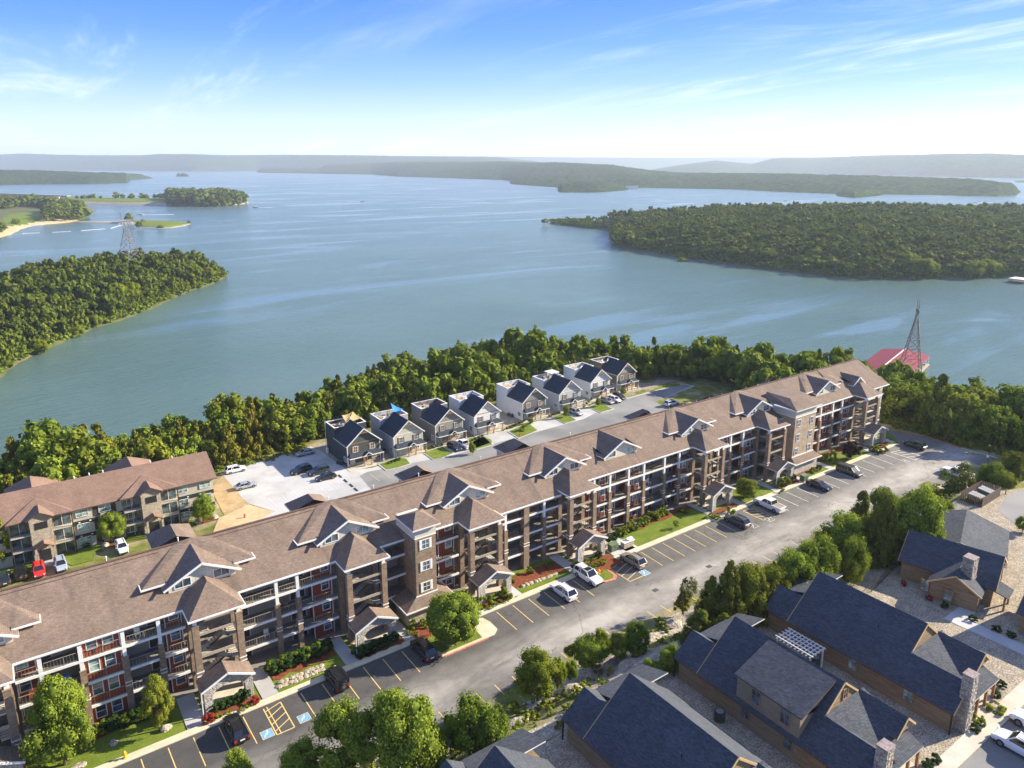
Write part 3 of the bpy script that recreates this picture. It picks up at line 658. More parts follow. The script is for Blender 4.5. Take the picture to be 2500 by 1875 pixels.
# ---------------------------------------------------------------- trees
ICO_V = None
def ico():
    global ICO_V
    if ICO_V is None:
        bm = bmesh.new(); bmesh.ops.create_icosphere(bm, subdivisions=1, radius=1)
        v = np.array([x.co[:] for x in bm.verts]); f = np.array([[x.index for x in q.verts] for q in bm.faces]); bm.free(); ICO_V = (v, f)
    return ICO_V
def crown_arrays(kind, nblob, nleaf, leaf, seed, core=0.8):
    """unit crown: about 1 wide, 1 tall, foot at z = 0. returns verts, quads, tint"""
    r = np.random.default_rng(seed)
    lo = {'round': 0.20, 'oak': 0.22, 'birch': 0.14, 'cedar': 0.05, 'shrub': 0.0, 'thin': 0.25}[kind]
    P = []; R = []
    k = 0
    while len(P) < nblob and k < 9000:
        k += 1
        t = r.random(); a = r.random() * 2 * math.pi
        if kind == 'cedar': prof = 0.42 * (1 - t) ** 0.75 + 0.03; br = 0.06 + 0.09 * (1 - t)
        elif kind == 'birch': prof = 0.40 * math.sin(math.pi * min(1, 0.12 + 0.86 * t)) ** 0.7 * (1.1 - 0.45 * t); br = 0.12
        elif kind == 'thin': prof = 0.38 * math.sin(math.pi * (0.1 + 0.85 * t)) ** 0.6; br = 0.10
        else: prof = 0.40 * math.sin(math.pi * min(1, (0.16 + 0.80 * t))) ** 0.5; br = 0.15
        q = math.sqrt(r.random()) ** (0.5 if kind != 'thin' else 1.0)
        lump = 1 + (0.22 if nblob < 90 else .05) * math.sin(3 * a + seed) * math.cos(4 * t + seed * 1.7)
        rr = prof * q * lump; z = lo + (1 - lo - br) * t + (0.02 if kind == 'cedar' else br * 0.4)
        P.append((rr * math.cos(a), rr * math.sin(a), z)); R.append(br * r.uniform(0.75, 1.25))
    P = np.array(P); R = np.array(R)
    per = max(1, nleaf // nblob); n = per * nblob; bi = np.repeat(np.arange(nblob), per)
    d = r.normal(size=(n, 3)); d[:, 2] += 0.35
    d += 0.9 * (P[bi] - np.array([0, 0, 0.45])) / 0.4 * 0.6
    d /= np.linalg.norm(d, axis=1, keepdims=True)
    pos = P[bi] + d * (R[bi] * r.uniform(0.72, 1.12, n))[:, None]
    nrm = d + r.normal(size=(n, 3)) * 0.42; nrm /= np.linalg.norm(nrm, axis=1, keepdims=True)
    u = np.cross(nrm, r.normal(size=(n, 3))); u /= np.linalg.norm(u, axis=1, keepdims=True); v = np.cross(nrm, u)
    s = leaf * r.uniform(0.6, 1.3, n)[:, None]
    c = np.stack([pos - u * s - v * s * 0.75, pos + u * s - v * s * 0.6, pos + u * s * 0.8 + v * s * 0.75, pos - u * s * 0.9 + v * s * 0.65], 1)
    V = c.reshape(-1, 3); Fq = np.arange(4 * n).reshape(-1, 4)
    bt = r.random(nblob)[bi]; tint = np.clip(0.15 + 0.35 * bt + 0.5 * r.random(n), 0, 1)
    if core:  # solid cores darker than the leaves paint shade inside the crown
        iv, fi = ico(); m = nblob
        cv = (iv[None] * r.uniform(0.8, 1.1, (m, len(iv), 1))) * (R[:, None, None] * core) + P[:, None, :]
        off = np.arange(m)[:, None, None] * len(iv) + len(V)
        cf = np.concatenate([fi, fi[:, 2:3]], 1)[None] + off       # triangles stored as quads with a repeated corner are split below
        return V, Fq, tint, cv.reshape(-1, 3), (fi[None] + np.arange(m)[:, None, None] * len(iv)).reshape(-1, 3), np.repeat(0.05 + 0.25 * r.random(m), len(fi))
    return V, Fq, tint, None, None, None
def tri_mesh(me, V, T, tint): fast_mesh(me, V, T, False, tint)
def as_tris(A):
    V, Fq, tint, CV, CF, ct = A
    T = np.concatenate([Fq[:, [0, 1, 2]], Fq[:, [0, 2, 3]]]); tt = np.concatenate([tint, tint])
    if CV is not None:
        T = np.concatenate([T, CF + len(V)]); tt = np.concatenate([tt, ct]); V = np.concatenate([V, CV])
    return V, T, tt
PROTO = {}
def tree_proto(key, kind, nblob, nleaf, leaf, seed, mat, trunk=True, core=0.8):
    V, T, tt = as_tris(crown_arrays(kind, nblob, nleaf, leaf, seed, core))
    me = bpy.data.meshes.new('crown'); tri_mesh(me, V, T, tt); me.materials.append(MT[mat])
    tm = None
    if trunk:
        b = MB(); r = random.Random(seed); h = 0.55 if kind != 'cedar' else 0.85
        b.cyl((0, 0, -0.05), (0.01, 0.0, h * 0.6), 0.028, 0.020, MT['bark'], 7); b.cyl((0.01, 0, h * 0.6), (0.0, 0.01, h), 0.02, 0.008, MT['bark'], 6)
        for i in range(6 if kind != 'cedar' else 3):
            a = r.random() * 6.28; z = r.uniform(0.2, 0.5); L = r.uniform(0.18, 0.3)
            b.cyl((0, 0, z), (L * math.cos(a), L * math.sin(a), z + r.uniform(0.1, 0.25)), 0.012, 0.004, MT['bark'], 5)
        o = b.build('trunk'); tm = o.data; bpy.data.objects.remove(o)
    PROTO[key] = (me, tm)
def put_tree(name, key, loc, w, h, label, cat='tree', group=None, rz=None, lean=0.0):
    me, tm = PROTO[key]
    e = empty(name, loc, label, cat, group, random.random() * 6.28 if rz is None else rz); e.scale = (w, w * random.uniform(0.92, 1.08), h)
    if lean: e.rotation_euler = (lean * random.uniform(-1, 1), lean * random.uniform(-1, 1), e.rotation_euler[2])
    c = bpy.data.objects.new('crown' if cat != 'shrub' else 'foliage', me); COL.objects.link(c); c.parent = e
    if tm is not None:
        t = bpy.data.objects.new('trunk', tm); COL.objects.link(t); t.parent = e
    return e
def put_shrub(key, loc, w, h, label, group=None, name='shrub', cat='shrub'):
    me, tm = PROTO[key]; o = bpy.data.objects.new(name, me); COL.objects.link(o); o.location = loc; o.scale = (w, w, h)
    o.rotation_euler = (0, 0, random.random() * 6.28); return tag(o, label, cat, group)
NEAR = [('round', 'leaf'), ('oak', 'leaf'), ('cedar', 'leaf_cedar'), ('birch', 'leaf_bright'), ('round', 'leaf_bright'), ('oak', 'leaf_yellow')]
for s in range(3):
    tree_proto(f'round{s}', 'round', 60, 9000, 0.0125, 10 + s, 'leaf', core=.7)
    tree_proto(f'bright{s}', 'round', 56, 9000, 0.0125, 20 + s, 'leaf_bright', core=.7)
    tree_proto(f'cedar{s}', 'cedar', 80, 8000, 0.012, 30 + s, 'leaf_cedar', core=.7)
tree_proto('ball0', 'round', 90, 9500, 0.013, 45, 'leaf_bright', core=.9)
tree_proto('birch0', 'birch', 80, 10000, 0.011, 40, 'leaf_bright'); tree_proto('birch1', 'birch', 60, 8000, 0.012, 41, 'leaf')
tree_proto('thin0', 'thin', 40, 3200, 0.014, 42, 'leaf_cedar', core=0.3); tree_proto('yellow0', 'round', 36, 5000, 0.017, 43, 'leaf_yellow')
tree_proto('purple0', 'round', 34, 4600, 0.017, 44, 'leaf_red')
tree_proto('shrub0', 'shrub', 16, 900, 0.045, 50, 'leaf_dark', False); tree_proto('shrub1', 'shrub', 14, 800, 0.05, 51, 'leaf', False)
tree_proto('shrub2', 'shrub', 14, 800, 0.05, 52, 'leaf_yellow', False); tree_proto('shrub3', 'shrub', 14, 800, 0.05, 53, 'leaf_crimson', False)
tree_proto('shrub4', 'shrub', 14, 800, 0.05, 54, 'leaf_bright', False)
# mid distance prototypes (30 to 12 pixels across)
for s in range(4):
    tree_proto(f'wood{s}', 'oak', 28, 1500, 0.030, 60 + s, 'leaf'); tree_proto(f'woodc{s}', 'cedar', 30, 1300, 0.027, 70 + s, 'leaf_cedar')
    tree_proto(f'woodb{s}', 'round', 26, 1400, 0.031, 80 + s, 'leaf_bright')

def joined_wood(name, pts, W, H, sets, mat, tintb, label, cat='wood'):
    """many trees as one mass of real leaf clumps"""
    Vs, Ts, Cs = [], [], []; base = 0
    pts = np.asarray(pts); which = rng.integers(0, len(sets), len(pts))
    for k, (V, T, tt) in enumerate(sets):
        idx = np.where(which == k)[0]
        if len(idx) == 0: continue
        a = rng.random(len(idx)) * 2 * math.pi; ca, sa = np.cos(a), np.sin(a); w = W[idx]; h = H[idx]
        x = (V[None, :, 0] * ca[:, None] - V[None, :, 1] * sa[:, None]) * w[:, None] + pts[idx, 0:1]
        y = (V[None, :, 0] * sa[:, None] + V[None, :, 1] * ca[:, None]) * w[:, None] + pts[idx, 1:2]
        z = V[None, :, 2] * h[:, None] + pts[idx, 2:3]
        Vs.append(np.stack([x, y, z], -1).reshape(-1, 3))
        off = (np.arange(len(idx)) * len(V))[:, None, None] + base
        Ts.append((T[None] + off).reshape(-1, 3)); base += len(V) * len(idx)
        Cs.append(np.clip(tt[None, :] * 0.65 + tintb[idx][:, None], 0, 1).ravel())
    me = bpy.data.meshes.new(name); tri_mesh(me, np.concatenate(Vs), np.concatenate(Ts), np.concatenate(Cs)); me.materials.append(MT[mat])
    o = bpy.data.objects.new(name, me); COL.objects.link(o); o['kind'] = 'stuff'
    return o
def scatter(poly, spacing, seed, jitter=0.42):
    r = np.random.default_rng(seed); a = np.array(poly)
    xs_ = np.arange(a[:, 0].min(), a[:, 0].max(), spacing); ys_ = np.arange(a[:, 1].min(), a[:, 1].max(), spacing * 0.87)
    X, Y = np.meshgrid(xs_, ys_, indexing='ij'); X = X + (np.arange(len(ys_)) % 2)[None] * spacing / 2
    X = (X + r.normal(size=X.shape) * spacing * jitter * 0.6).ravel(); Y = (Y + r.normal(size=Y.shape) * spacing * jitter * 0.6).ravel()
    m = inside(poly, X, Y); return X[m], Y[m]
def in_view(X, Y, Z, mx=160, my=200):
    d = np.stack([X, Y, Z], -1) - CAM; zc = d @ Dv
    px = CXP + FPX * (d @ Rv) / zc; py = CYP - FPX * (d @ UPv) / zc
    return (zc > 1) & (px > -mx) & (px < 2500 + mx) & (py < 1875 + my), px, py, zc
def variants(kind, nb, nl, leaf, seeds, core=0.85): return [as_tris(crown_arrays(kind, nb, nl, leaf, s, core)) for s in seeds]

# woods on the near shore and on the right
EXCL = [PA, PB, PC]
X, Y = scatter(LANDP, 4.6, 5); Z = ground_z(X, Y)
ok, px, py, zc = in_view(X, Y, Z)
bad = np.zeros(X.shape, bool)
for P in EXCL: bad |= inside(P, X, Y) | (dist_line(P, X, Y, True) < 2.2)
bad |= (Y < 112) & (X < 172)
bad |= (Y < 46) & (X < 185)
bad |= (Y < 62) & (X < 172)
bad |= dist_line(SHORE, X, Y) < 1.5
dockc = G((2190, 875), -29)[:2]; bad |= np.hypot(X - dockc[0], Y - dockc[1]) < 28
hy = Z + 9.5; dd_ = np.stack([X, Y, hy], -1) - CAM; topy = CYP - FPX * (dd_ @ UPv) / (dd_ @ Dv)
bad |= (px > 2095) & (px < 2300) & (topy < np.where((px > 2175) & (px < 2215), 880, 915))
k = ok & ~bad; X, Y, Z, px, zc = X[k], Y[k], Z[k], px[k], zc[k]
# cedars crowd the left part, broad-leaved trees the right
cedar_p = np.interp(px, [0, 900, 1100, 2500], [0.62, 0.62, 0.22, 0.16])
size = np.clip(rng.lognormal(0, .24, len(X)), .6, 1.7); kindr = rng.random(len(X))
order = np.argsort(zc)
near_ids = order[:290]; far_ids = order[290:]
WD = [('side by side', '')]
def wood_label(i, kd):
    x_ = px[i]
    for lim, s_ in ((140, 'at the left edge'), (330, 'behind the cream block, left part'), (520, 'behind the cream block, right part'), (660, 'by the rear car park'), (800, 'left of the dark grey townhouse'), (1000, 'behind the two leftmost townhouses'), (1210, 'behind the taupe townhouse'), (1400, 'behind the two pale middle townhouses'), (1580, 'behind the far brown townhouse'), (1800, 'beyond the rear road'), (2120, 'behind the long roof'), (2240, 'against the gable end of the long house'), (2380, 'right of the lot corner')):
        if x_ < lim: return f'{kd} in the dense wood {s_}'
    return f'{kd} in the dense wood at the right edge'
for i in near_ids:
    s = size[i]; ced = kindr[i] < cedar_p[i]; bright = (not ced) and kindr[i] > 0.86
    key = (f'woodc{i % 4}' if ced else f'woodb{i % 4}' if bright else f'wood{i % 4}')
    w = (5.2 if ced else 7.6) * s; h = (8.0 if ced else 8.4) * s * random.uniform(0.85, 1.15)
    kd = 'olive-green cedar' if ced else 'bright green broad-leaved tree' if bright else 'dark green oak'
    lab = wood_label(i, kd)
    put_tree('cedar_tree' if ced else 'oak_tree', key, (X[i], Y[i], Z[i] - 0.3), w, h, lab, 'tree', lab.replace(kd, kd + 's') )
for ced in (True, False):
    idx = np.array([i for i in far_ids if (kindr[i] < cedar_p[i]) == ced])
    if ced: sets = variants('cedar', 18, 260, 0.06, (1, 2, 3)); W = 4.6 * size[idx]; H = 8.0 * size[idx] * rng.uniform(0.85, 1.15, len(idx))
    else: sets = variants('oak', 18, 320, 0.062, (4, 5, 6, 7)); W = 7.2 * size[idx]; H = 8.4 * size[idx] * rng.uniform(0.8, 1.15, len(idx))
    pts = np.stack([X[idx], Y[idx], Z[idx] - 0.3], -1)
    joined_wood('cedar_wood' if ced else 'oak_wood', pts, W, H, sets, 'leaf_cedar' if ced else 'leaf', rng.uniform(0, 0.4, len(idx)) ** 1.2, '')
print('near wood', len(near_ids), 'joined', len(far_ids))

# peninsulas
X, Y = scatter(LP, 5.6, 8); Z = lp_z(X, Y); ok, *_ = in_view(X, Y, Z); d = dist_line(LP, X, Y, True); k = ok & (d > 1.0); X, Y, Z, d = X[k], Y[k], Z[k], d[k]
# the far side slopes out of sight; keep it anyway, real trees
s = np.clip(rng.lognormal(0, .25, len(X)), .6, 1.7); edgeb = np.clip(1 - d / 10, 0, 1)
W = 7.6 * s * (1 - 0.35 * edgeb); H = 9.0 * s * (1 - 0.4 * edgeb * rng.random(len(X)))
joined_wood('peninsula_wood', np.stack([X, Y, Z - 0.3], -1), W, H, variants('oak', 11, 130, 0.085, (11, 12, 13, 14)), 'leaf_far', np.clip(rng.uniform(-0.1, 0.3, len(X)) + edgeb * rng.choice([0, 0.15, 0.6], len(X)), 0, 0.9), '')
print('left peninsula', len(X))
for poly_, zf_, sp_, ww_, s_ in ((LP, lp_z, 2.5, 4.4, 77), (RP, rp_z, 5.5, 6.5, 78)):
    X, Y = scatter(poly_, sp_, s_); Z = zf_(X, Y); ok, *_ = in_view(X, Y, Z); d = dist_line(poly_, X, Y, True); k = ok & (d < sp_ * 3.6); X, Y, Z = X[k], Y[k], Z[k]; s = rng.uniform(.6, 1.4, len(X))
    joined_wood('shore_scrub', np.stack([X, Y, Z - .2], -1), ww_ * s, ww_ * s * .75, variants('shrub', 4, 40, .14, (15, 16)), 'leaf', rng.uniform(0, .5, len(X)), '')
# a few pale trees along its bank
for q, w, h in [((292, 752), 12, 13), ((330, 745), 12, 13), ((268, 768), 9, 10), ((362, 735), 9, 9), ((400, 716), 11, 10), ((455, 690), 10, 11), ((482, 688), 11, 12), ((512, 682), 10, 10), ((235, 790), 8, 8), ((190, 812), 7, 7), ((100, 852), 8, 8)]:
    g = G(q, LAKE + 2.5)
    put_tree('willow_tree', 'yellow0', (g[0], g[1], float(lp_z(np.array([g[0]]), np.array([g[1]]))[0]) - 0.2), w, h, 'pale yellow-green tree on the bank of the left peninsula', 'tree', 'pale trees on the bank of the left peninsula')
X, Y = scatter(RP, 8.2, 9); Z = rp_z(X, Y); ok, px, *_ = in_view(X, Y, Z); d = dist_line(RP, X, Y, True); k = ok & (d > 1.5) & ((px > 1490) | (rng.random(len(X)) < .25) | ((px > 1400) & (d < 25))); X, Y, Z, d = X[k], Y[k], Z[k], d[k]
_, px, *_ = in_view(X, Y, Z); s = np.clip(rng.lognormal(0, .25, len(X)), .6, 1.6) * np.where(px < 1490, .55, 1); edgeb = np.clip(1 - d / 16, 0, 1)
joined_wood('peninsula_wood', np.stack([X, Y, Z - 0.3], -1), 11.0 * s, 9.5 * s, variants('oak', 8, 84, 0.088, (21, 22, 23, 24, 25)), 'leaf_far', np.clip(rng.uniform(-0.1, 0.35, len(X)) + edgeb * rng.choice([0, 0.0, 0.0, 0.4], len(X)), 0, 0.9), '')
print('right peninsula', len(X))
for q, w in [((1535, 595), 20), ((1575, 580), 16), ((1790, 630), 14), ((1875, 640), 16), ((1810, 625), 12), ((1960, 650), 12), ((1990, 648), 15), ((2220, 665), 20), ((2260, 668), 20), ((2380, 668), 20), ((2410, 665), 18), ((1665, 628), 9)]:
    g = G(q, LAKE + 4)
    put_tree('willow_tree', 'yellow0', (g[0], g[1], float(rp_z(np.array([g[0]]), np.array([g[1]]))[0]) - 0.2), w, w * 0.75, 'pale green tree on the near bank of the right peninsula', 'tree', 'pale trees on the bank of the right peninsula')
# woods of the far-left park and the causeway island
fw = variants('oak', 7, 44, 0.13, (31, 32, 33))
def wood_on(poly_px, z, zf, sp, w, h, name, seed):
    P = waterline(poly_px, z); X, Y = scatter(P, sp, seed); Z = zf(X, Y); s = rng.uniform(0.7, 1.3, len(X))
    joined_wood(name, np.stack([X, Y, Z - 0.4], -1), w * s, h * s, fw, 'leaf_far', rng.uniform(0, 0.4, len(X)), '')
wood_on([(412, 501), (470, 503), (538, 502), (585, 499), (606, 496), (600, 493.5), (520, 491), (440, 491), (412, 492)], LAKE + 2, cpr, 11, 18, 20, 'island_wood', 41)
wood_on([(-300, 515), (0, 516), (30, 513), (60, 509), (95, 506), (95, 500), (-300, 506)], -28, bp_z, 12, 17, 17, 'park_wood', 42)
wood_on([(80, 510), (125, 517), (110, 528), (115, 541), (171, 538), (200, 533), (213, 528), (207, 518), (196, 509), (150, 503), (95, 502)], -31, bp_z, 11, 16, 15, 'park_wood', 43)
wood_on([(-300, 582), (0, 574), (14, 566), (8, 559), (-300, 562)], -32, bp_z, 9, 11, 9, 'park_wood', 44)
for i, (x, s) in enumerate([(188, 7), (200, 7), (217, 8), (227, 11), (247, 7), (283, 14), (300, 10), (317, 8), (323, 11), (346, 12), (359, 10), (381, 11), (392, 11), (402, 12), (206, 9)]):
    g = G((x, 486 if x > 170 else 500), LAKE + 8); put_tree('park_tree', f'wood{i % 4}', (g[0], g[1], LAKE + 7.5), s * 1.35, s * 1.25, 'small dark tree on the grass strip of the causeway', 'tree', 'small trees on the causeway grass')
for q, w, h, lab in [((317, 542), 16, 15, 'lone dark tree on the causeway to the green islet'), ((341, 556), 12, 10, 'round bush at the left end of the green islet'), ((392, 557), 12, 5, 'low bush on the near bank of the green islet'), ((461, 546), 6, 6, 'tiny bush at the right tip of the green islet'), ((202, 512), 16, 19, 'lone tree at the tip of the park shore'), ((38, 549), 15, 10, 'round bush beside the park lawn')]:
    g = G(q, LAKE + 1.5); put_tree('park_tree', 'wood1', (g[0], g[1], LAKE + 0.8), w, h, lab)
for q, w, h, lab in [((1330, 546), 11, 9, 'single small tree standing in the water off the spit'), ((1436, 547), 9, 14, 'tall thin tree on the low spit, nearer the tip'), ((1474, 547), 11, 14, 'tall tree on the low spit, nearer the wood')]:
    g = G(q, LAKE + 1); put_tree('lake_tree', 'wood2', (g[0], g[1], LAKE + 0.2), w, h, lab)
# ---------------------------------------------------------------- paved ground around the long house
def sheet(name, pts, z, mat, kind='structure', t=None):
    b = MB(); b.poly([(p[0], p[1], z) for p in pts], mat); o = b.build(name); o['kind'] = kind
    # keep the winding upward
    if o.data.polygons[0].normal.z < 0: o.data.flip_normals()
    return o
sheet('parking_lot', [(-200, 62.4), (40.1, 62.0), (41.4, 62.9), (76, 63.4), (100, 62.6), (130, 61.5), (171.5, 60.6), (171.2, 68), (172.2, 76), (168.6, 84.5), (165.5, 83.5), (163.0, 77.3), (162.6, 77.3), (-200, 77.3)], 0.02, MT['asphalt'])
# front sidewalk with its kerb, stepped 12 cm
def block(name, pts, z1, mat, kind='structure', z0=-0.1, mb=None):
    b = MB(); b.prism(pts, z0, z1, mat); o = b.build(name, fix=True); o['kind'] = kind; return o
def kerbline(name, pts, w=0.16, z0=-0.05, z1=0.13, mat=None, zb=0.0):
    b = MB()
    for i in range(len(pts) - 1):
        a = np.array(pts[i][:2], float); c = np.array(pts[i + 1][:2], float); d = c - a; L = np.linalg.norm(d); d /= L; n = np.array([-d[1], d[0]]) * w
        b.prism([tuple(a), tuple(c), tuple(c + n), tuple(a + n)], zb + z0, zb + z1, mat or MT['kerb'])
    o = b.build(name); o['kind'] = 'structure'; return o
ISL = [(38.7, 77.3), (40.0, 74.2), (40.6, 72.8), (48.7, 72.7), (49.7, 73.5), (49.8, 75.4), (49.3, 77.3)]
block('sidewalk', [(-200, 77.3), (162.6, 77.3), (162.6, 78.35), (-200, 78.35)], 0.12, MT['kerb'])
kerbline('kerb', [(163.0, 77.4), (165.5, 83.5), (168.6, 84.5)], .18)
kerbline('kerb', [(169.3, 84.4), (172.3, 76), (171.4, 68)], .2, mat=MT['red_kerb'])
kerbline('kerb', [(171.4, 68), (171.6, 60.6)], .2)
block('kerb_island', ISL, 0.12, MT['kerb'])
sheet('lawn', [(39.4, 77.6), (40.6, 74.4), (41.1, 73.2), (47.0, 73.1), (47.3, 77.6)], 0.15, MT['lawn'])
kerbline('kerb', [(47.6, 72.62), (40.7, 72.72)], 0.14, -0.05, 0.14, MT['red_kerb'])
block('kerb_island', [(69.0, 77.3), (69.2, 74.6), (69.6, 73.5), (71.4, 73.2), (72.3, 73.9), (72.6, 77.3)], 0.12, MT['red_kerb'])
sheet('lawn', [(69.3, 77.6), (69.5, 74.8), (69.9, 73.9), (71.3, 73.7), (72.0, 74.3), (72.2, 77.6)], 0.15, MT['lawn'])
# beds and lawns between sidewalk and house front
sheet('lawn', [(-200, 78.3), (162, 78.3), (168.2, 84), (168.2, 104), (-200, 104)], 0.10, MT['lawn'])
block('lawn', [(162.6, 77.3), (163.5, 78.0), (166.2, 80.5), (168.4, 84.5), (160, 84.5), (160, 78.35)], 0.13, MT['lawn'])
BEDS = [(-3.8, 10.6, 82.9, 84.3), (31.0, 34.0, 78.4, 80.0), (13.2, 19.0, 78.4, 79.6), (21.4, 29.6, 80.9, 84.2), (31.8, 38.0, 78.4, 79.6), (39.6, 47.5, 77.4, 80.6), (50.2, 56.9, 78.4, 79.6), (57.4, 67.2, 80.0, 83.0), (69.0, 75.6, 76.0, 79.6), (80.8, 99.5, 82.6, 84.6), (101, 107, 78.4, 79.6), (119.8, 126.2, 78.4, 79.6), (128, 136, 79.8, 81.2), (154.6, 161, 78.4, 79.6), (139, 152, 82.3, 84)]
for x0, x1, y0, y1 in BEDS:
    n = 10; pts = [(x0, y0)] + [(x0 + (x1 - x0) * i / n, y0 + 0.35 * math.sin(i * 1.9 + x0)) for i in range(1, n)] + [(x1, y0), (x1, y1), (x0, y1)]
    sheet('mulch_bed', pts, 0.155 if y0 > 77 else 0.16, MT['mulch'])
for x0, x1 in [(10.9, 12.9), (19.3, 21.2), (29.8, 31.5), (38.2, 39.5), (48.2, 50.1), (55.6, 57.4), (67.0, 68.9), (75.9, 80.6), (99.6, 100.8), (107.4, 109.0), (118.0, 119.6), (126.5, 127.8), (136.4, 138.0), (152.3, 154.4), (161.4, 163)]:
    sheet('walkway', [(x0, 78.3), (x1, 78.3), (x1, 84.6), (x0, 84.6)], 0.17, MT['pale_concrete'])
sheet('terrace_floor', [(-60, 84.2), (167, 84.2), (167, 87.4), (-60, 87.4)], 0.18, MT['slab'])

# painted bays
def stripe(b, x0, y0, x1, y1, w, mat, z=0.026):
    a = np.array([x0, y0], float); c = np.array([x1, y1], float); d = (c - a) / np.linalg.norm(c - a); n = np.array([-d[1], d[0]]) * w / 2
    b.poly([(*(a - n), z), (*(c - n), z), (*(c + n), z), (*(a + n), z)], mat)
FX = [-2.2, 0.55, 3.3, 5.9, 8.6, 11.2, 13.9, 16.6, 19.3, 23.4, 26.1, 28.7, 31.5, 34.2, 36.9, 51.9, 54.7, 57.5, 60.4, 63.2, 66.0, 80.5, 83.0, 85.6, 88.2, 90.8, 93.5, 96.2, 99.1, 102.6, 109.5, 113.6, 116.7, 119.8, 123.2, 126.4, 130.2, 133.5, 136.6, 139.9, 143.2, 146.8, 150.4, 154.0]
for x in FX:
    b = MB(); stripe(b, x, 76.9, x + 0.004 * (x - 40) * -1, 71.9, 0.11, MT['yellow_line'] if x < 112 else MT['white_line']); o = b.build('bay_line'); o['kind'] = 'structure'
for i in range(50):
    x = -12 + 2.62 * i + 0.2
    if 116 < x or (46.5 < x < 51): continue
    b = MB(); stripe(b, x, 64.6, x, 62.5, 0.11, MT['yellow_line']); o = b.build('bay_line'); o['kind'] = 'structure'
def hatch(x0, x1, y0, y1, n=4, mat='yellow_line', rev=False):
    b = MB(); m = MT[mat]
    for a in ((x0, y1, x0, y0), (x0, y0, x1, y0), (x1, y0, x1, y1)): stripe(b, *a, 0.13, m, 0.027)
    for i in range(n):
        t = (i + 0.5) / n; ya = y0 + (y1 - y0) * t; yb = ya + (y1 - y0) / n * 0.9
        if rev: stripe(b, x1, ya, x0, min(y1, yb), 0.12, m, 0.0272)
        else: stripe(b, x0, ya, x1, min(y1, yb), 0.12, m, 0.0272)
    o = b.build('access_hatching'); o['kind'] = 'structure'; return o
hatch(18.9, 20.9, 71.9, 76.8, 4); hatch(72.9, 76.6, 71.6, 76.6, 4); hatch(106.3, 108.7, 72.2, 76.6, 4, rev=True); hatch(156.2, 159.6, 70.5, 75.8, 4, 'white_line', True)
def badge(x, y, blue=True):
    z = 0.028; b = MB(); s = 0.62
    b.poly([(x - s - .06, y - s - .06, z), (x + s + .06, y - s - .06, z), (x + s + .06, y + s + .06, z), (x - s - .06, y + s + .06, z)], MT['yellow_line'] if x < 60 else MT['white_line'])
    b.poly([(x - s, y - s, z + .003), (x + s, y - s, z + .003), (x + s, y + s, z + .003), (x - s, y + s, z + .003)], MT['blue_line'] if blue else MT['asphalt'])
    w = MT['white_line']; zz = z + .006
    # wheelchair figure: head, back, seat, leg and wheel ring
    def dot(cx, cy, r):
        b.poly([(cx + r * math.cos(t * 0.7854), cy + r * math.sin(t * 0.7854), zz) for t in range(8)], w)
    dot(x + 0.12, y + 0.42, 0.09)
    stripe(b, x + 0.10, y + 0.34, x + 0.02, y - 0.02, 0.10, w, zz); stripe(b, x + 0.02, y - 0.02, x - 0.24, y - 0.05, 0.10, w, zz + .001); stripe(b, x - 0.24, y - 0.03, x - 0.36, y - 0.36, 0.09, w, zz + .002)
    stripe(b, x - 0.36, y - 0.36, x - 0.46, y - 0.32, 0.08, w, zz + .001); stripe(b, x + 0.06, y + 0.20, x - 0.2, y + 0.17, 0.07, w, zz + .002)
    for t in range(9):
        a0 = 0.6 + t * 0.5; a1 = a0 - 0.45 + 0.5
        a0 -= 2.6; a1 -= 2.55
        stripe(b, x + 0.03 + 0.30 * math.cos(a0), y - 0.13 + 0.30 * math.sin(a0), x + 0.03 + 0.30 * math.cos(a1), y - 0.13 + 0.30 * math.sin(a1), 0.06, w, zz + .003 + t * 1e-4)
    o = b.build('accessible_bay_badge'); o['kind'] = 'structure'
p = G(c1(1805, 1430)); badge(p[0], p[1]); p = G(c1(2053, 1322)); badge(p[0], p[1])
for q in [c2(2140, 618), c3(755, 1238), c3(1492, 923), c3(1600, 880), c4(1413, 898)]:
    p = G(q)
    if q == c3(755, 1238): continue
    badge(p[0], p[1], q == c2(2140, 618))
for q in [c3(830, 1358), c3(1192, 1198)]:
    p = G(q); b = MB(); b.box(p[0] - .5, p[1] - .35, 0.02, p[0] + .5, p[1] + .35, 0.035, MT['iron'])
    for i in range(5): b.box(p[0] - .45 + i * .2, p[1] - .3, 0.035, p[0] - .37 + i * .2, p[1] + .3, 0.05, MT['steel'])
    o = b.build('drain_grate'); tag(o, 'iron drain grate in the driving lane, ' + ('nearer' if q[1] > 1400 else 'farther') + ' of the two', 'drain')

# ---------------------------------------------------------------- the long apartment house
HX0, HX1 = -52.0, 169.6
YE = 84.7; ZE = 11.2; YR = 93.2; ZR = 15.45; YB = 101.7; SL = (ZR - ZE) / (YR - YE)
HO = (50.0, 90.0, 0.0)
house = empty('apartment_house', HO, 'long four-storey apartment house with brown shingle roof, brick columns and open galleries', 'apartment building')
mb = lambda: MB(HO)
def sub(name, b, parent=house, **k): return b.build(name, parent, **k)
def roofz(y): return ZE + SL * (y - YE)
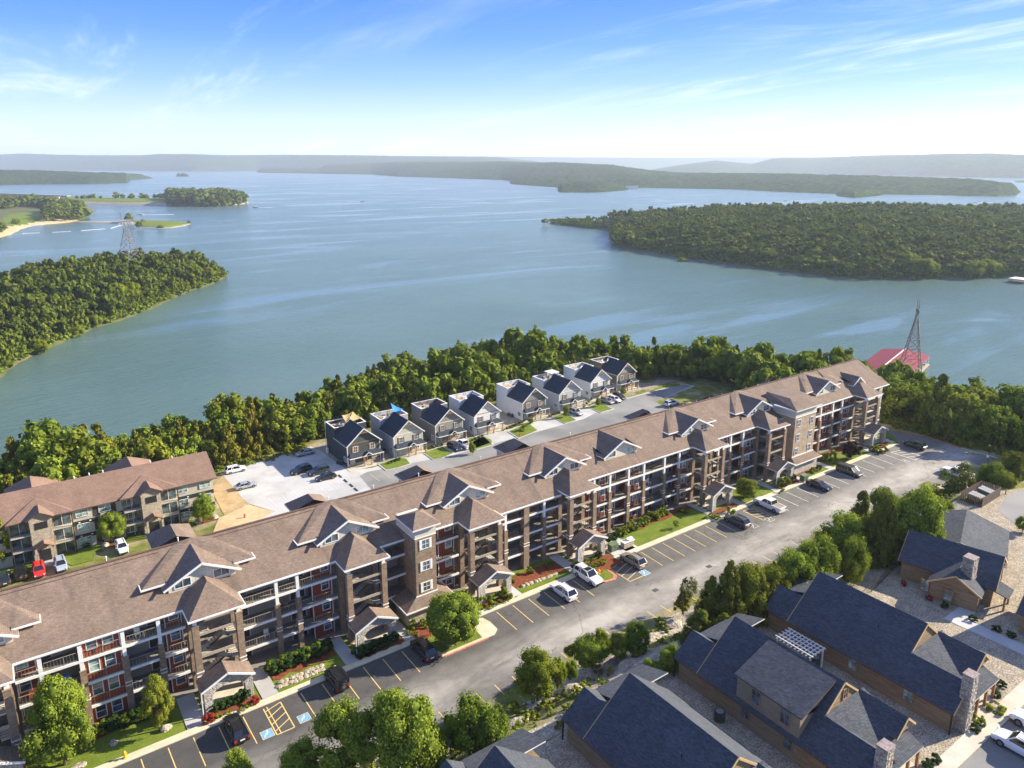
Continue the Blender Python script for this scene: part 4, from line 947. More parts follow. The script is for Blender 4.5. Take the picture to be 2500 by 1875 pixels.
# main roof, with the shallow forward step between x 56.8 and 69
b = mb(); t = 0.22
def stepped(x0, x1, ye):
    b.slab([(x0, ye, roofz(ye)), (x1, ye, roofz(ye)), (x1, YR, ZR), (x0, YR, ZR)], t, MT['roof_brown'], MT['white'])
stepped(HX0, 56.8, YE); stepped(56.8, 69.1, 83.83); stepped(69.1, HX1, YE)
b.slab([(HX0, YR, ZR), (HX1, YR, ZR), (HX1, YB, ZE), (HX0, YB, ZE)], t, MT['roof_brown'], MT['white'])
roof = sub('roof', b)
b = mb(); b.bar((HX0, YR, ZR + 0.04), (HX1, YR, ZR + 0.04), 0.35, MT['roof_ridge'], 0.1); sub('ridge_cap', b, roof)
# dark seam lines below the ridge, as on the photograph
for xa, xb in ((-40, 12), (18, 32.5), (37, 51.5), (56, 70), (75.5, 100.5)):
    b = mb(); b.bar((xa, YR - 0.55, roofz(YR - 0.55) + 0.02), (xb, YR - 0.55, roofz(YR - 0.55) + 0.02), 0.10, MT['roof_ridge'], 0.06); sub('ridge_vent', b, roof)
# gutter along the eave
for xa, xb, ye in ((HX0, 56.8, YE), (56.8, 69.1, 83.83), (69.1, HX1, YE)):
    b = mb(); z = roofz(ye); b.box(xa, ye - 0.13, z - 0.20, xb, ye + 0.02, z - 0.02, MT['white']); sub('gutter', b)
# walls: gallery back wall and the rest of the shell
WY = 87.2
b = mb(); b.box(HX0 + 0.5, WY, 0, HX1 - 2.5, 100.2, ZE + 0.9, MT['beige_wall']); sub('wall', b)
b = mb(); b.box(HX0 + 0.5, WY + 3.0, -9.2, HX1 - 2.5, 100.0, -0.1, MT['beige_wall']); sub('basement_wall', b)
# right gable end wall with its stepped bits of roof
b = mb(); b.prism([(HX1 - 2.48, 85.6), (HX1 - 1.0, 85.6), (HX1 - 1.0, 100.3), (HX1 - 2.48, 100.3)], 0, 11.0, MT['cream_lap'])
b.poly([(HX1 - 1.0, 85.6, 11.0), (HX1 - 1.0, 100.3, 11.0), (HX1 - 1.0, YR, ZR - 0.3)], MT['cream_lap']); sub('end_wall', b)
# roof and floor of each gallery
def segs():
    """gallery segments between stair towers: (x0, x1, y front)"""
    return [(-52, -9.9, YE), (-3.9, 12.9, YE), (19.0, 31.7, YE), (37.9, 50.5, YE), (56.7, 69.1, 83.85), (75.3, 101.1, YE), (107.2, 119.8, YE), (126.2, 155.0, YE), (161.0, 167.0, YE)]
for x0, x1, yf in segs():
    for z in (2.93, 5.93, 8.96):
        b = mb(); b.box(x0, yf + 0.14, z - 0.14, x1, WY, z, MT['slab']); s_ = sub('gallery_floor', b)
        b = mb(); b.box(x0, yf, z - 0.28, x1, yf + 0.14, z + 0.02, MT['white']); sub('edge_beam', b, s_)
b = mb(); b.box(HX0, YE + 0.1, ZE - 0.42, HX1 - 1, WY, ZE - 0.30, MT['cream_lap']); sub('soffit', b)
b = mb(); b.box(56.8, 83.95, ZE - 0.95, 69.1, YE + 0.1, ZE - 0.8, MT['cream_lap']); sub('soffit', b)

# columns: brick below, a white post above, double band of pale stone
def column(x, yf=YE, w=0.62, full=False, top=10.9):
    bz = top - 0.1 if full else 7.62; hw = w / 2; b = mb(); y0 = yf - 0.10
    b.box(x - hw, y0, 0, x + hw, y0 + w, bz, MT['brick']); o = sub('column', b)
    b = mb()
    for z in (3.92, 4.38): b.box(x - hw - .06, y0 - .06, z, x + hw + .06, y0 + w + .06, z + 0.09, MT['white'])
    if not full: b.box(x - hw - .04, y0 - .04, bz, x + hw + .04, y0 + w + .04, bz + 0.08, MT['brick'])
    sub('stone_band', b, o)
    if not full:
        b = mb(); b.box(x - .2, yf + .02, bz + .08, x + .2, yf + .42, top, MT['white']); sub('post', b, o)
    return o
COLS = [-44, -39.5, -35, -30.5, -26, -21, -16.5, -12, -1.57, 2.17, 6.39, 10.1, 23.76, 26.46, 45.6, 76.98, 80.55, 84.9, 88.61, 93.77, 97.62, 108.55, 112.1, 115.85, 142.2, 146.77, 150.34]
for x in COLS: column(x)
column(58.37, 83.85, top=10.45); column(65.79, 83.85, top=10.45); column(62.2, 83.8, 1.0, True, 10.5); column(128.6, YE, 0.6, True)

# railings between the columns
def railing(x0, x1, yf, z, mat):
    b = mb(); y = yf + 0.10
    b.box(x0, y - .03, z + 1.02, x1, y + .03, z + 1.07, mat); b.box(x0, y - .02, z + .10, x1, y + .02, z + .14, mat)
    n = max(1, int((x1 - x0) / 0.30))
    for i in range(n + 1):
        x = x0 + (x1 - x0) * i / n; b.box(x - .011, y - .011, z + .12, x + .011, y + .011, z + 1.03, mat)
    for i in range(1, int((x1 - x0) / 2.2) + 1):
        x = x0 + 2.2 * i - .4
        if x < x1: b.box(x - .03, y - .03, z, x + .03, y + .03, z + 1.08, mat)
    sub('railing', b)
for x0, x1, yf in segs():
    cs = sorted([c for c in COLS + [58.37, 62.2, 65.79] if x0 < c < x1]); ed = [x0] + cs + [x1]
    for a, c in zip(ed[:-1], ed[1:]):
        if 128.5 < (a + c) / 2 < 136: continue
        if 41.5 < (a + c) / 2 < 45: pass
        for z in (2.95, 5.95, 8.98):
            railing(a + (0.36 if a in cs else 0), c - (0.36 if c in cs else 0), yf, z, MT['pale_rail'] if x0 < 30 else MT['iron'])

# gallery back wall: red projecting rooms, windows, doors
def window(cx, cz, w, h, y, parent=house, frame='white', glass='glass', depth=0.08, mull=True, side=0, cross=True, name='window'):
    """window in a wall facing -y (side 0), or -x (side 1), or +x (side 2) at plane y"""
    f = MB(HO if parent is house else getattr_org(parent)); g = MB(f.org); fr = 0.09
    def bx(m, a0, a1, z0, z1, d0, d1, mat):
        if side == 0: m.box(a0, y - d1, z0, a1, y - d0, z1, mat)
        elif side == 1: m.box(y - d1, a0, z0, y - d0, a1, z1, mat)
        else: m.box(y + d0, a0, z0, y + d1, a1, z1, mat)
    a0, a1, z0, z1 = cx - w / 2, cx + w / 2, cz - h / 2, cz + h / 2; F_ = MT[frame]
    bx(f, a0 - fr, a0, z0 - fr, z1 + fr, 0, depth, F_); bx(f, a1, a1 + fr, z0 - fr, z1 + fr, 0, depth, F_)
    bx(f, a0, a1, z1, z1 + fr, 0, depth, F_); bx(f, a0, a1, z0 - fr, z0, 0, depth, F_)
    if cross: bx(f, a0, a1, cz - .025, cz + .025, 0, depth * .8, F_)
    if mull: bx(f, cx - .025, cx + .025, z0, z1, 0, depth * .9, F_)
    bx(g, a0, a1, z0, z1, 0.0, depth * .4, MT[glass])
    o = f.build(name, parent); g.build('pane', o); return o
def red_bay(x0, x1, wins, depth=1.5):
    y = WY - depth
    b = mb(); b.box(x0, y, 0.1, x1, WY + 0.05, ZE - 0.45, MT['red']); w = sub('red_bay_wall', b)
    b = mb()
    for x in (x0, x1): b.box(x - .06, y - .03, 0.1, x + .06, y + .03, ZE - .45, MT['white'])
    sub('corner_board', b)
    for k in range(4):
        for wx in wins: window(wx, (1.75 + 3.0 * k) if k < 3 else 10.3, 0.95, 1.5 if k < 3 else 1.0, y, mull=False, glass=random.choice(['glass', 'glass', 'glass_pale']))
def door(x, k, y=WY, mat='dark_panel'):
    b = mb(); z = 0.18 + 3.0 * k - (0.05 if k else 0); b.box(x - .45, y - .06, z, x + .45, y + .01, z + 2.1, MT[mat]); o = sub('door', b)
    b = mb(); b.box(x - .55, y - .08, z, x - .45, y + .01, z + 2.2, MT['white']); b.box(x + .45, y - .08, z, x + .55, y + .01, z + 2.2, MT['white']); b.box(x - .45, y - .08, z + 2.1, x + .45, y + .01, z + 2.2, MT['white']); sub('door_frame', b, o)
def hi_windows(x, y=WY):
    for k in range(4): window(x, 2.05 + 3.0 * k, 1.9, 0.62, y, cross=False)
RED = [(-37.0, -33.0, (-36, -34)), (-20.6, -17.0, (-19.8, -17.9)), (-12.8, -10.4, (-11.4,)), (-3.8, -1.9, (-3.1,)), (2.35, 6.1, (3.35, 4.95)), (10.9, 12.7, (11.9,)), (28.6, 31.3, (30.4,)), (47.6, 50.2, (49.3,)), (75.6, 80.3, (79.6,)), (80.8, 82.6, (81.6,)), (85.1, 88.3, (85.9, 87.4)), (98.6, 100.9, (99.9,)), (110.6, 112.2, (111.5,)), (116.2, 119.5, (117.2, 118.7)), (136.2, 140.2, (137.2,)), (143.6, 147.6, (145.6,)), (151.8, 154.6, (153.4,))]
for x0, x1, ws in RED: red_bay(x0, x1, ws, 1.5 if x0 != 2.35 else 2.15)
for x in (-41.5, -27.5, 0.1, 8.2, 21.9, 25.0, 40.6, 84.0, 91.2, 95.6, 109.6, 114.0, 141.6, 149.0): hi_windows(x)
for x in (-31.5, -23.4, -14.5, -0.9, 9.7, 20.2, 26.6, 27.6, 39.1, 46.6, 52.5, 60.5, 67.5, 77.2, 78.3, 83.0, 89.6, 92.9, 97.9, 102.5, 113.0, 121.5, 148.0, 142.9):
    for k in range(4): door(x, k, WY if not (75.6 < x < 80.3) else WY - 1.5, 'brown_panel')

# attic gables standing in the roof: broad hipped back, small gable in front
def dormer(cx, big=True, hw=3.85, peak=15.4, yw=87.05):
    zb = roofz(yw); zt = 13.45 if hw > 3 else 13.1
    m_b = mb()
    # front wall pentagon
    pts = [(cx - hw, yw, zb - .1), (cx + hw, yw, zb - .1), (cx + hw, yw, zt), (cx, yw, peak - .22), (cx - hw, yw, zt)]
    m_b.poly(pts, MT['cream']); yb = 90.5
    m_b.poly([(cx - hw, yw, zb - .1), (cx - hw, yw, zt), (cx - hw, yb, zt), (cx - hw, yb, roofz(yb) - .1)], MT['cream'])
    m_b.poly([(cx + hw, yw, zb - .1), (cx + hw, yb, roofz(yb) - .1), (cx + hw, yb, zt), (cx + hw, yw, zt)], MT['cream'])
    d = sub('dormer', m_b)
    k = (peak - zt) / hw; ov = 0.62; yo = yw - 0.5
    ze = peak - k * (hw + ov)
    rb = mb()
    if big:
        # hipped shed behind, drawn from the main ridge down to its own eave
        xl, xr = cx - 6.6, cx + 6.5; zh = 13.45; yh = 87.75; A = (cx + 0.35, YR, ZR + 0.28)
        yv = YE + (zh - ZE) / SL
        rb.poly([(xl, yh, zh), (xr, yh, zh), A], MT['roof_brown'])
        rb.poly([(xl, yh, zh), A, (cx - 1.7, YR, ZR + .02), (xl, yv, zh)], MT['roof_brown'])
        rb.poly([(xr, yh, zh), (xr, yv, zh), (cx + 2.1, YR, ZR + .02), A], MT['roof_brown'])
        rb.poly([A, (cx + 2.1, YR, ZR + .02), (cx - 1.7, YR, ZR + .02)], MT['roof_brown'])
        rb.poly([(xl, yh, zh - .2), (xl, yv, zh - .2), (xr, yv, zh - .2), (xr, yh, zh - .2)], MT['white'])
        rb.box(xl, yh - .10, zh - .2, xr, yh, zh, MT['white']); rb.box(xl - .1, yh - .1, zh - .2, xl, yv, zh, MT['white']); rb.box(xr, yh - .1, zh - .2, xr + .1, yv, zh, MT['white'])
        ybk = yh + (peak - zh) / ((ZR + .28 - zh) / (YR - yh)) + .05
    else: ybk = YE + (peak - ZE) / SL + 0.05
    # gable roof slopes, dying into the roof behind
    for sg in (-1, 1):
        x_e = cx + sg * (hw + ov); yve = YE + (ze - ZE) / SL + .1
        if big: yve = min(yve, 88.6)
        pts = [(cx, yo, peak), (cx, ybk, peak), (x_e, max(yve, yo + .4), ze), (x_e, yo, ze)]
        if sg > 0: pts = pts[::-1]
        rb.slab(pts, .16, MT['roof_brown'], MT['white'])
        rb.bar((x_e, yo - .04, ze - .12), (cx, yo - .04, peak - .12), .08, MT['white'], .26)
    sub('dormer_roof', rb, d)
    wx = 0.58 * hw
    if hw > 3: cs = (-wx, wx)
    else: cs = (-0.9, 0.9)
    for i in cs: window(cx + i, zb + 0.86, 1.75 if hw > 3 else 1.0, 0.95, yw, parent=d, glass='glass_pale' if random.random() < .5 else 'glass', cross=cx > 95)
    # roof vent
for cx in (-45, -26.4, -7.4, 15.75, 34.4, 53.55, 72.2, 104.3, 123.4): dormer(cx)
dormer(85.05, False); dormer(147.2, True); dormer(158.9, False, 1.9, 14.45, 86.6)
# the last, steeper shed roof piece right of the big right-hand dormer
b = mb(); b.poly([(152.6, 93.15, 15.5), (155.0, 93.2, 15.45), (156.2, 88.4, 13.3), (154.5, 88.4, 13.6)], MT['roof_brown']); b.poly([(152.6, 93.15, 15.5), (154.5, 88.4, 13.6), (151.2, 88.4, 13.4)], MT['roof_brown']); sub('hip_roof', b)

# stair towers
def stair_tower(cx):
    xl, xr = cx - 3.15, cx + 3.15; yf = 81.6; z = ZE
    rb = mb()
    ap1 = (cx + .15, 86.15, 13.75 - 1.85 + 0.0); apz = 12.0
    zA = 13.45
    # hipped roof: front triangle and two side slopes running back into the main roof
    sl = (zA - z) / 3.15; yA = yf + 3.15 * 1.25
    yk = YE + (zA - ZE) / SL
    rb.poly([(xl, yf, z), (xr, yf, z), (cx, yA, zA)], MT['roof_brown'])
    rb.poly([(xl, yf, z), (cx, yA, zA), (cx, yk, zA), (xl, YE, z)], MT['roof_brown'])
    rb.poly([(xr, yf, z), (xr, YE, z), (cx, yk, zA), (cx, yA, zA)], MT['roof_brown'])
    rb.poly([(xl, yf, z - .2), (xl, YE + .1, z - .2), (xr, YE + .1, z - .2), (xr, yf, z - .2)], MT['cream_lap'])
    rb.box(xl, yf - .1, z - .2, xr, yf, z, MT['white']); rb.box(xl - .1, yf - .1, z - .2, xl, YE, z, MT['white']); rb.box(xr, yf - .1, z - .2, xr + .1, YE, z, MT['white'])
    st = sub('stair_tower', rb)
    b = mb()
    for x in (cx - 2.45, cx + 2.45):
        b.box(x - .37, 81.9, 0, x + .37, 82.64, 10.1, MT['brick']); b.box(x - .41, 81.86, 10.1, x + .41, 82.68, 10.2, MT['brick']); b.box(x - .22, 82.1, 10.2, x + .22, 82.54, 11.0, MT['white'])
        for zz in (3.6, 4.1): b.box(x - .43, 81.84, zz, x + .43, 82.7, zz + .1, MT['white'])
        b.box(x - .35, 84.8, 0, x + .35, 85.5, 10.9, MT['brick'])
    sub('stair_column', b, st)
    # flights and landings
    for k in range(3):
        z0 = 0.15 + 3.0 * k if k == 0 else 2.95 + 3.0 * (k - 1) + 0.0; z1 = 2.95 + 3.0 * k; zm = (z0 + z1) / 2
        b = mb()
        b.box(cx - 2.0, 84.5, z1 - .12, cx + 2.0, 87.1, z1, MT['slab'])                 # gallery landing
        b.box(cx + 1.2, 82.3, zm - .10, cx + 2.1, 84.4, zm, MT['concrete'])              # half landing
        b.box(cx - 2.1, 82.3, z1 - .10, cx - 1.2, 84.4, z1, MT['concrete'])
        n = 8
        for i in range(n):
            t0 = (i + .5) / n
            b.box(cx - 1.2 + 2.4 * i / n, 83.4, z0 + (zm - z0) * t0 - .05, cx - 1.2 + 2.4 * (i + 1) / n, 84.4, z0 + (zm - z0) * t0, MT['concrete'])
            b.box(cx + 1.2 - 2.4 * (i + 1) / n, 82.3, zm + (z1 - zm) * t0 - .05, cx + 1.2 - 2.4 * i / n, 83.3, zm + (z1 - zm) * t0, MT['concrete'])
        sub('stair_flight', b, st)
        b = mb(); m = MT['iron']
        b.bar((cx - 1.2, 83.38, z0), (cx + 1.2, 83.38, zm), .05, m, .22); b.bar((cx + 1.2, 82.28, zm), (cx - 1.2, 82.28, z1), .05, m, .22)
        for dz in (.35, .65, .95):
            b.bar((cx + 1.2, 82.28, zm + dz), (cx - 1.2, 82.28, z1 + dz), .035, m); b.bar((cx - 1.2, 84.4, z0 + dz), (cx + 1.2, 84.4, zm + dz), .035, m)
            b.bar((cx + 1.2, 82.25, zm + dz), (cx + 2.1, 82.25, zm + dz), .035, m); b.bar((cx - 1.2, 82.25, z1 + dz), (cx - 2.1, 82.25, z1 + dz), .035, m)
        for i in range(7):
            t = i / 6; b.bar((cx + 1.2 - 2.4 * t, 82.28, zm + (z1 - zm) * t), (cx + 1.2 - 2.4 * t, 82.28, zm + (z1 - zm) * t + .95), .03, m)
        sub('stair_rail', b, st)
        if k: 
            b = mb(); b.box(cx - 2.05, 82.0, z0 - .1 + .0, cx + 2.05, 82.12, z0 + .25, MT['beige_wall']); sub('cross_beam', b, st)
    b = mb(); b.box(cx - 2.05, 82.0, 8.75, cx + 2.05, 82.12, 9.05, MT['beige_wall']); sub('cross_beam', b, st)
    # gabled entrance canopy of stone
    m2 = mb(); zc = 3.35; zp = 4.75; x0, x1, xp = cx - 3.1, cx + 3.0, cx - .05; ya, yb = 79.25, 81.85
    for sg, xe in ((-1, x0), (1, x1)):
        pts = [(xp, ya, zp), (xp, yb, zp), (xe, yb, zc), (xe, ya, zc)]
        if sg > 0: pts = pts[::-1]
        m2.slab(pts, .14, MT['roof_brown'], MT['white'], MT['cream_lap'])
        m2.bar((xe, ya - .04, zc - .1), (xp, ya - .04, zp - .1), .08, MT['white'], .24)
    cn = sub('entrance_canopy', m2)
    m3 = mb(); yq0, yq1 = 79.55, 80.15
    for xa, xb in ((cx - 2.75, cx - 1.85), (cx + 1.85, cx + 2.75)): m3.box(xa, yq0, 0, xb, yq1 + .3, 2.15, MT['stone'])
    # arch wall between the piers
    N = 12; ax0, ax1 = cx - 1.85, cx + 1.85
    top = lambda x: zp - .16 - (zp - zc) / 3.05 * abs(x - xp)
    arc = lambda x: 2.15 + 0.95 * math.sqrt(max(0, 1 - ((x - cx) / 1.86) ** 2))
    for yq, flip in ((yq0, False), (yq1, True)):
        for i in range(N):
            xa = ax0 + (ax1 - ax0) * i / N; xb = ax0 + (ax1 - ax0) * (i + 1) / N
            pts = [(xa, yq, arc(xa)), (xb, yq, arc(xb)), (xb, yq, top(xb)), (xa, yq, top(xa))]
            m3.poly(pts[::-1] if flip else pts, MT['stone'])
    for i in range(N):
        xa = ax0 + (ax1 - ax0) * i / N; xb = ax0 + (ax1 - ax0) * (i + 1) / N
        m3.poly([(xa, yq0, arc(xa)), (xa, yq1, arc(xa)), (xb, yq1, arc(xb)), (xb, yq0, arc(xb))], MT['stone'])
    for xa, xb in ((cx - 2.75, ax0), (ax1, cx + 2.75)):
        m3.prism([(xa, yq0), (xb, yq0), (xb, yq1), (xa, yq1)], 2.15, min(top(xa), top(xb)), MT['stone'])
        m3.poly([(xa, yq0, min(top(xa), top(xb))), (xb, yq0, min(top(xa), top(xb))), ((xb if xb < cx else xa), yq0, max(top(xa), top(xb)))], MT['stone'])
    sub('stone_arch', m3, cn)
    m4 = mb(); m4.box(x0 - .02, ya + .05, .2, x0 + .1, ya + .17, zc - .1, MT['white']); sub('downpipe', m4, cn)
    m5 = mb(); m5.box(cx - 2.6, 80.4, 0.17, cx + 2.6, 84.4, 0.2, MT['concrete']); sub('entrance_floor', m5, cn)
for cx in (-44.6, -25.8, -7.0, 15.95, 34.8, 53.6, 72.2, 104.1, 123.0, 157.9): stair_tower(cx)

# slim brick lift tower with shuttered windows
def skirt(name, x0, x1, y0, y1, ze, tx0, tx1, ty, zt, wallmat, parent):
    """low skirt building wrapped round a tower foot; pent roof climbs to the tower"""
    b = mb(); b.box(x0 + .6, y0 + .6, 0, x1 - .6, y1, ze - .05, wallmat); w = sub(name, b, parent)
    b = mb(); R_ = MT['roof_brown']
    b.poly([(x0, y0, ze), (x1, y0, ze), (tx1, ty, zt), (tx0, ty, zt)], R_)
    b.poly([(x0, y0, ze), (tx0, ty, zt), (tx0, y1, zt), (x0, y1, ze)], R_); b.poly([(x1, y0, ze), (x1, y1, ze), (tx1, y1, zt), (tx1, ty, zt)], R_)
    b.box(x0, y0 - .08, ze - .2, x1, y0 + .02, ze, MT['white']); b.box(x0 - .08, y0 - .08, ze - .2, x0, y1, ze, MT['white']); b.box(x1, y0 - .08, ze - .2, x1 + .08, y1, ze, MT['white'])
    b.box(x0, y0 + .02, ze - .24, x1, y1, ze - .2, MT['white'])
    b.box(tx0 - .05, ty - .12, zt - .06, tx1 + .05, ty, zt + .1, MT['white'])
    sub('skirt_roof', b, parent)
def cap_roof(x0, x1, y0, y1, z, zp, parent, ridge=0.0):
    b = mb(); cx, cy = (x0 + x1) / 2, (y0 + y1) / 2; R_ = MT['roof_brown']
    a, c = (cx - ridge, cy, zp), (cx + ridge, cy, zp)
    b.poly([(x0, y0, z), (x1, y0, z), c, a], R_); b.poly([(x1, y0, z), (x1, y1, z), c], R_); b.poly([(x1, y1, z), (x0, y1, z), a, c], R_); b.poly([(x0, y1, z), (x0, y0, z), a], R_)
    b.box(x0, y0, z - .22, x1, y1, z - .005, MT['white']); sub('cap_roof', b, parent)
b = mb(); b.box(41.75, 81.55, 0, 44.95, YE + 2.4, 12.5, MT['brick']); tw = sub('lift_tower', b)
b = mb(); b.box(41.72, 81.52, 12.5, 44.98, YE + 2.4, 13.95, MT['cream']); b.box(41.68, 81.48, 12.4, 45.02, YE + 2.4, 12.52, MT['white']); sub('tower_top', b, tw)
cap_roof(41.2, 45.5, 81.0, 86.2, 14.1, 15.3, tw, 0.3)
for q in (cC(1430, 430), cC(1442, 720), cC(1448, 1000)):
    p = GY(q, 81.5); window(p[0], p[2], 1.05, 1.25, 81.55, parent=tw)
    for sx in (-1, 1):
        b = mb(); b.box(p[0] + sx * .64 - (0 if sx > 0 else .3), 81.47, p[2] - .75, p[0] + sx * .64 + (.3 if sx > 0 else 0), 81.53, p[2] + .75, MT['white'])
        for i in range(9): b.box(p[0] + sx * .64 - (0 if sx > 0 else .26) + .02, 81.45, p[2] - .68 + i * .155, p[0] + sx * .64 + (.28 if sx > 0 else -.02), 81.47, p[2] - .60 + i * .155, MT['white'])
        sub('shutter', b, tw)
skirt('lobby_wall', 39.4, 47.2, 80.1, 84.6, 2.75, 41.7, 45.0, 81.6, 3.7, MT['stone_tan'], tw)
window(45.3, 1.5, 0.7, 1.2, 80.7, parent=tw, glass='glass_pale', name='lobby_window')
# broad tan tower on the right
b = mb(); b.box(128.15, 81.75, 0, 135.3, YE + 2.4, 12.0, MT['tan_brick']); tw2 = sub('broad_tower', b)
b = mb(); b.box(128.1, 81.7, 12.0, 135.35, YE + 3.4, 13.55, MT['cream']); b.box(128.05, 81.65, 11.92, 135.4, YE + 2.4, 12.04, MT['white']); sub('tower_top', b, tw2)
b = mb(); z = 13.75; x0, x1, y0, y1 = 127.4, 136.2, 81.1, 86.5
b.poly([(x0, y0, z), (x1, y0, z), (x1 + .0, y0 + 3.8, z + 1.2), (x0 + 3.0, y0 + 3.8, z + 1.2)], MT['roof_brown']); b.poly([(x0, y0, z), (x0 + 3.0, y0 + 3.8, z + 1.2), (x0 + 3.0, 90.5, z + 1.2), (x0 + 1.0, 89.6, z)], MT['roof_brown'])
b.poly([(x1, y0, z), (x1, 90.5, z + 1.2), (x1, y0 + 3.8, z + 1.2)], MT['cream']); b.poly([(x0 + 3.0, y0 + 3.8, z + 1.2), (x1, y0 + 3.8, z + 1.2), (x1, 90.5, z + 1.2), (x0 + 3.0, 90.5, z + 1.2)], MT['roof_brown'])
b.box(x0, y0, z - .22, x1, y1, z - .01, MT['white']); sub('cap_roof', b, tw2)
for q in (cF(275, 905), cF(445, 860), cF(255, 1100), cF(422, 1045), cF(232, 1290), cF(400, 1230)):
    p = GY(q, 81.7); window(p[0] + .25, p[2], .95, 1.35, 81.75, parent=tw2, glass='glass')
skirt('garage_wall', 127.0, 136.0, 80.0, 82.0, 2.75, 128.0, 135.4, 81.75, 3.5, MT['stone'], tw2)
# hipped stair roofs at the back that show over the ridge
for q in (cG(1640, 720), (752, 1208), (1017, 1138), (1254, 1072), (1569, 1000), (1740, 965), (1893, 922)):
    p = G(q, 12.9); cx = p[0]; yb = p[1]
    b = mb(); z = 11.2; hw = 2.9
    b.poly([(cx - hw, yb + 2.6, z), (cx, yb, z + 1.9), (cx + hw, yb + 2.6, z)][::-1], MT['roof_brown']); b.poly([(cx - hw, yb + 2.6, z), (cx - hw, 101.6, z), (cx, 100.0, z + 1.9), (cx, yb, z + 1.9)][::-1], MT['roof_brown']); b.poly([(cx + hw, yb + 2.6, z), (cx, yb, z + 1.9), (cx, 100.0, z + 1.9), (cx + hw, 101.6, z)][::-1], MT['roof_brown'])
    b.box(cx - hw, 101.0, z - .25, cx + hw, yb + 2.6, z - .01, MT['white']); b.box(cx - hw + .5, 100, -9, cx + hw - .5, yb + 2.0, z - .25, MT['cream_lap']); sub('rear_stair_tower', b)
    print('rear', cx, yb)
# small vent pipes along the ridge and on the slope
for q in ((433, 1312), (252, 1341), (803, 1217 ), (911, 1186), (1008, 1147), (1155, 1106), (1388, 1056)):
    p = G(q, ZR + .5); b = mb(); b.cyl((p[0], YR + .3, ZR - .3), (p[0], YR + .3, ZR + .55), .07, .07, MT['white'], 8); b.cyl((p[0], YR + .3, ZR + .55), (p[0], YR + .3, ZR + .62), .1, .1, MT['white'], 8); sub('vent_pipe', b)
for i in range(16):
    x = 100 + i * 3.9; b = mb(); b.cyl((x, YR + .3, ZR - .2), (x, YR + .3, ZR + .3), .06, .06, MT['white'], 6); sub('vent_pipe', b)
# ---------------------------------------------------------------- lower terrace behind: paving
ZT = -9.0
def Tz(*qs): return [tuple(G(q, ZT)[:2]) for q in qs]
sheet('rear_road', [(-120, 141), (31, 141), (31, 148.6), (38.2, 144.2), (41.5, 144.4), (38.0, 151.5), (37.2, 171.0), (48, 173.2), (61.0, 175.5), (61.8, 171.0), (62.6, 155.2), (68, 153.6), (118, 156.8), (157, 157.8), (181, 158.5), (183, 154.0), (160, 150.0), (158, 141), (-120, 141)], ZT + 0.04, MT['pale_concrete'])
sheet('rear_road', [(62.4, 141), (158, 141), (160, 150), (182, 154.5), (181, 157.6), (165, 157.4), (150, 156.5), (132, 150.6), (88, 149.2), (66, 152.0), (63.5, 151)], ZT + 0.05, MT['back_asphalt'])
sheet('gravel_yard', [(56.8, 170), (62.9, 156.4), (190, 162), (167, 178), (60, 176)], ZT + 0.03, MT['gravel'])
sheet('grass_verge', [(31, 171.5), (37.2, 171.3), (48, 173.6), (61, 176), (60, 179.5), (40, 176), (29, 176)], ZT + 0.06, MT['wild'])
sheet('bare_ground', [(32.4, 148.8), (33.4, 164), (37.6, 170), (37.9, 151), (35.3, 149)], ZT + 0.07, MT['earth'])
sheet('gravel_bed', [(31.0, 147.9), (38.0, 150.8), (41.4, 144.4), (35.0, 141), (28, 141)], ZT + 0.08, MT['sand'])
sheet('lawn', Tz(cG(-300, 1270), cG(0, 1190), cG(435, 1100), cG(415, 1050), cG(40, 1140), cG(-300, 1200)), ZT + 0.10, MT['lawn'])
sheet('lawn', Tz(cG(535, 1040), cG(700, 1115), cG(905, 1060), cG(890, 985), cG(985, 955), cG(960, 900), cG(560, 990)), ZT + 0.10, MT['lawn'])
sheet('lawn', Tz(cG(1190, 840), cG(1215, 900), cG(1500, 830), cG(1480, 770)), ZT + 0.10, MT['lawn'])
sheet('lawn', Tz(cG(1730, 700), cG(1815, 745), cG(2110, 655), cG(2050, 610)), ZT + 0.10, MT['lawn'])
sheet('mulch_bed', Tz(cG(960, 905), cG(1010, 945), cG(1130, 910), cG(1180, 880), cG(1100, 850)), ZT + 0.12, MT['mulch'])
sheet('mulch_bed', Tz(cG(1880, 725), cG(2110, 665), cG(2110, 640), cG(2060, 630), cG(1900, 690)), ZT + 0.12, MT['mulch'])
sheet('walkway', Tz(cG(435, 960), cG(420, 1050), cG(440, 1130), cG(560, 1100), cG(535, 1030), cG(520, 960)), ZT + 0.13, MT['pale_concrete'])
sheet('walkway', Tz(cG(1440, 720), cG(1505, 810), cG(1570, 790), cG(1520, 690)), ZT + 0.13, MT['pale_concrete'])
sheet('wild_verge', Tz(cU(1750, 510), cU(1870, 440), cU(2060, 432), cU(2040, 452), cU(1900, 470)), ZT + 0.10, MT['lawn'])
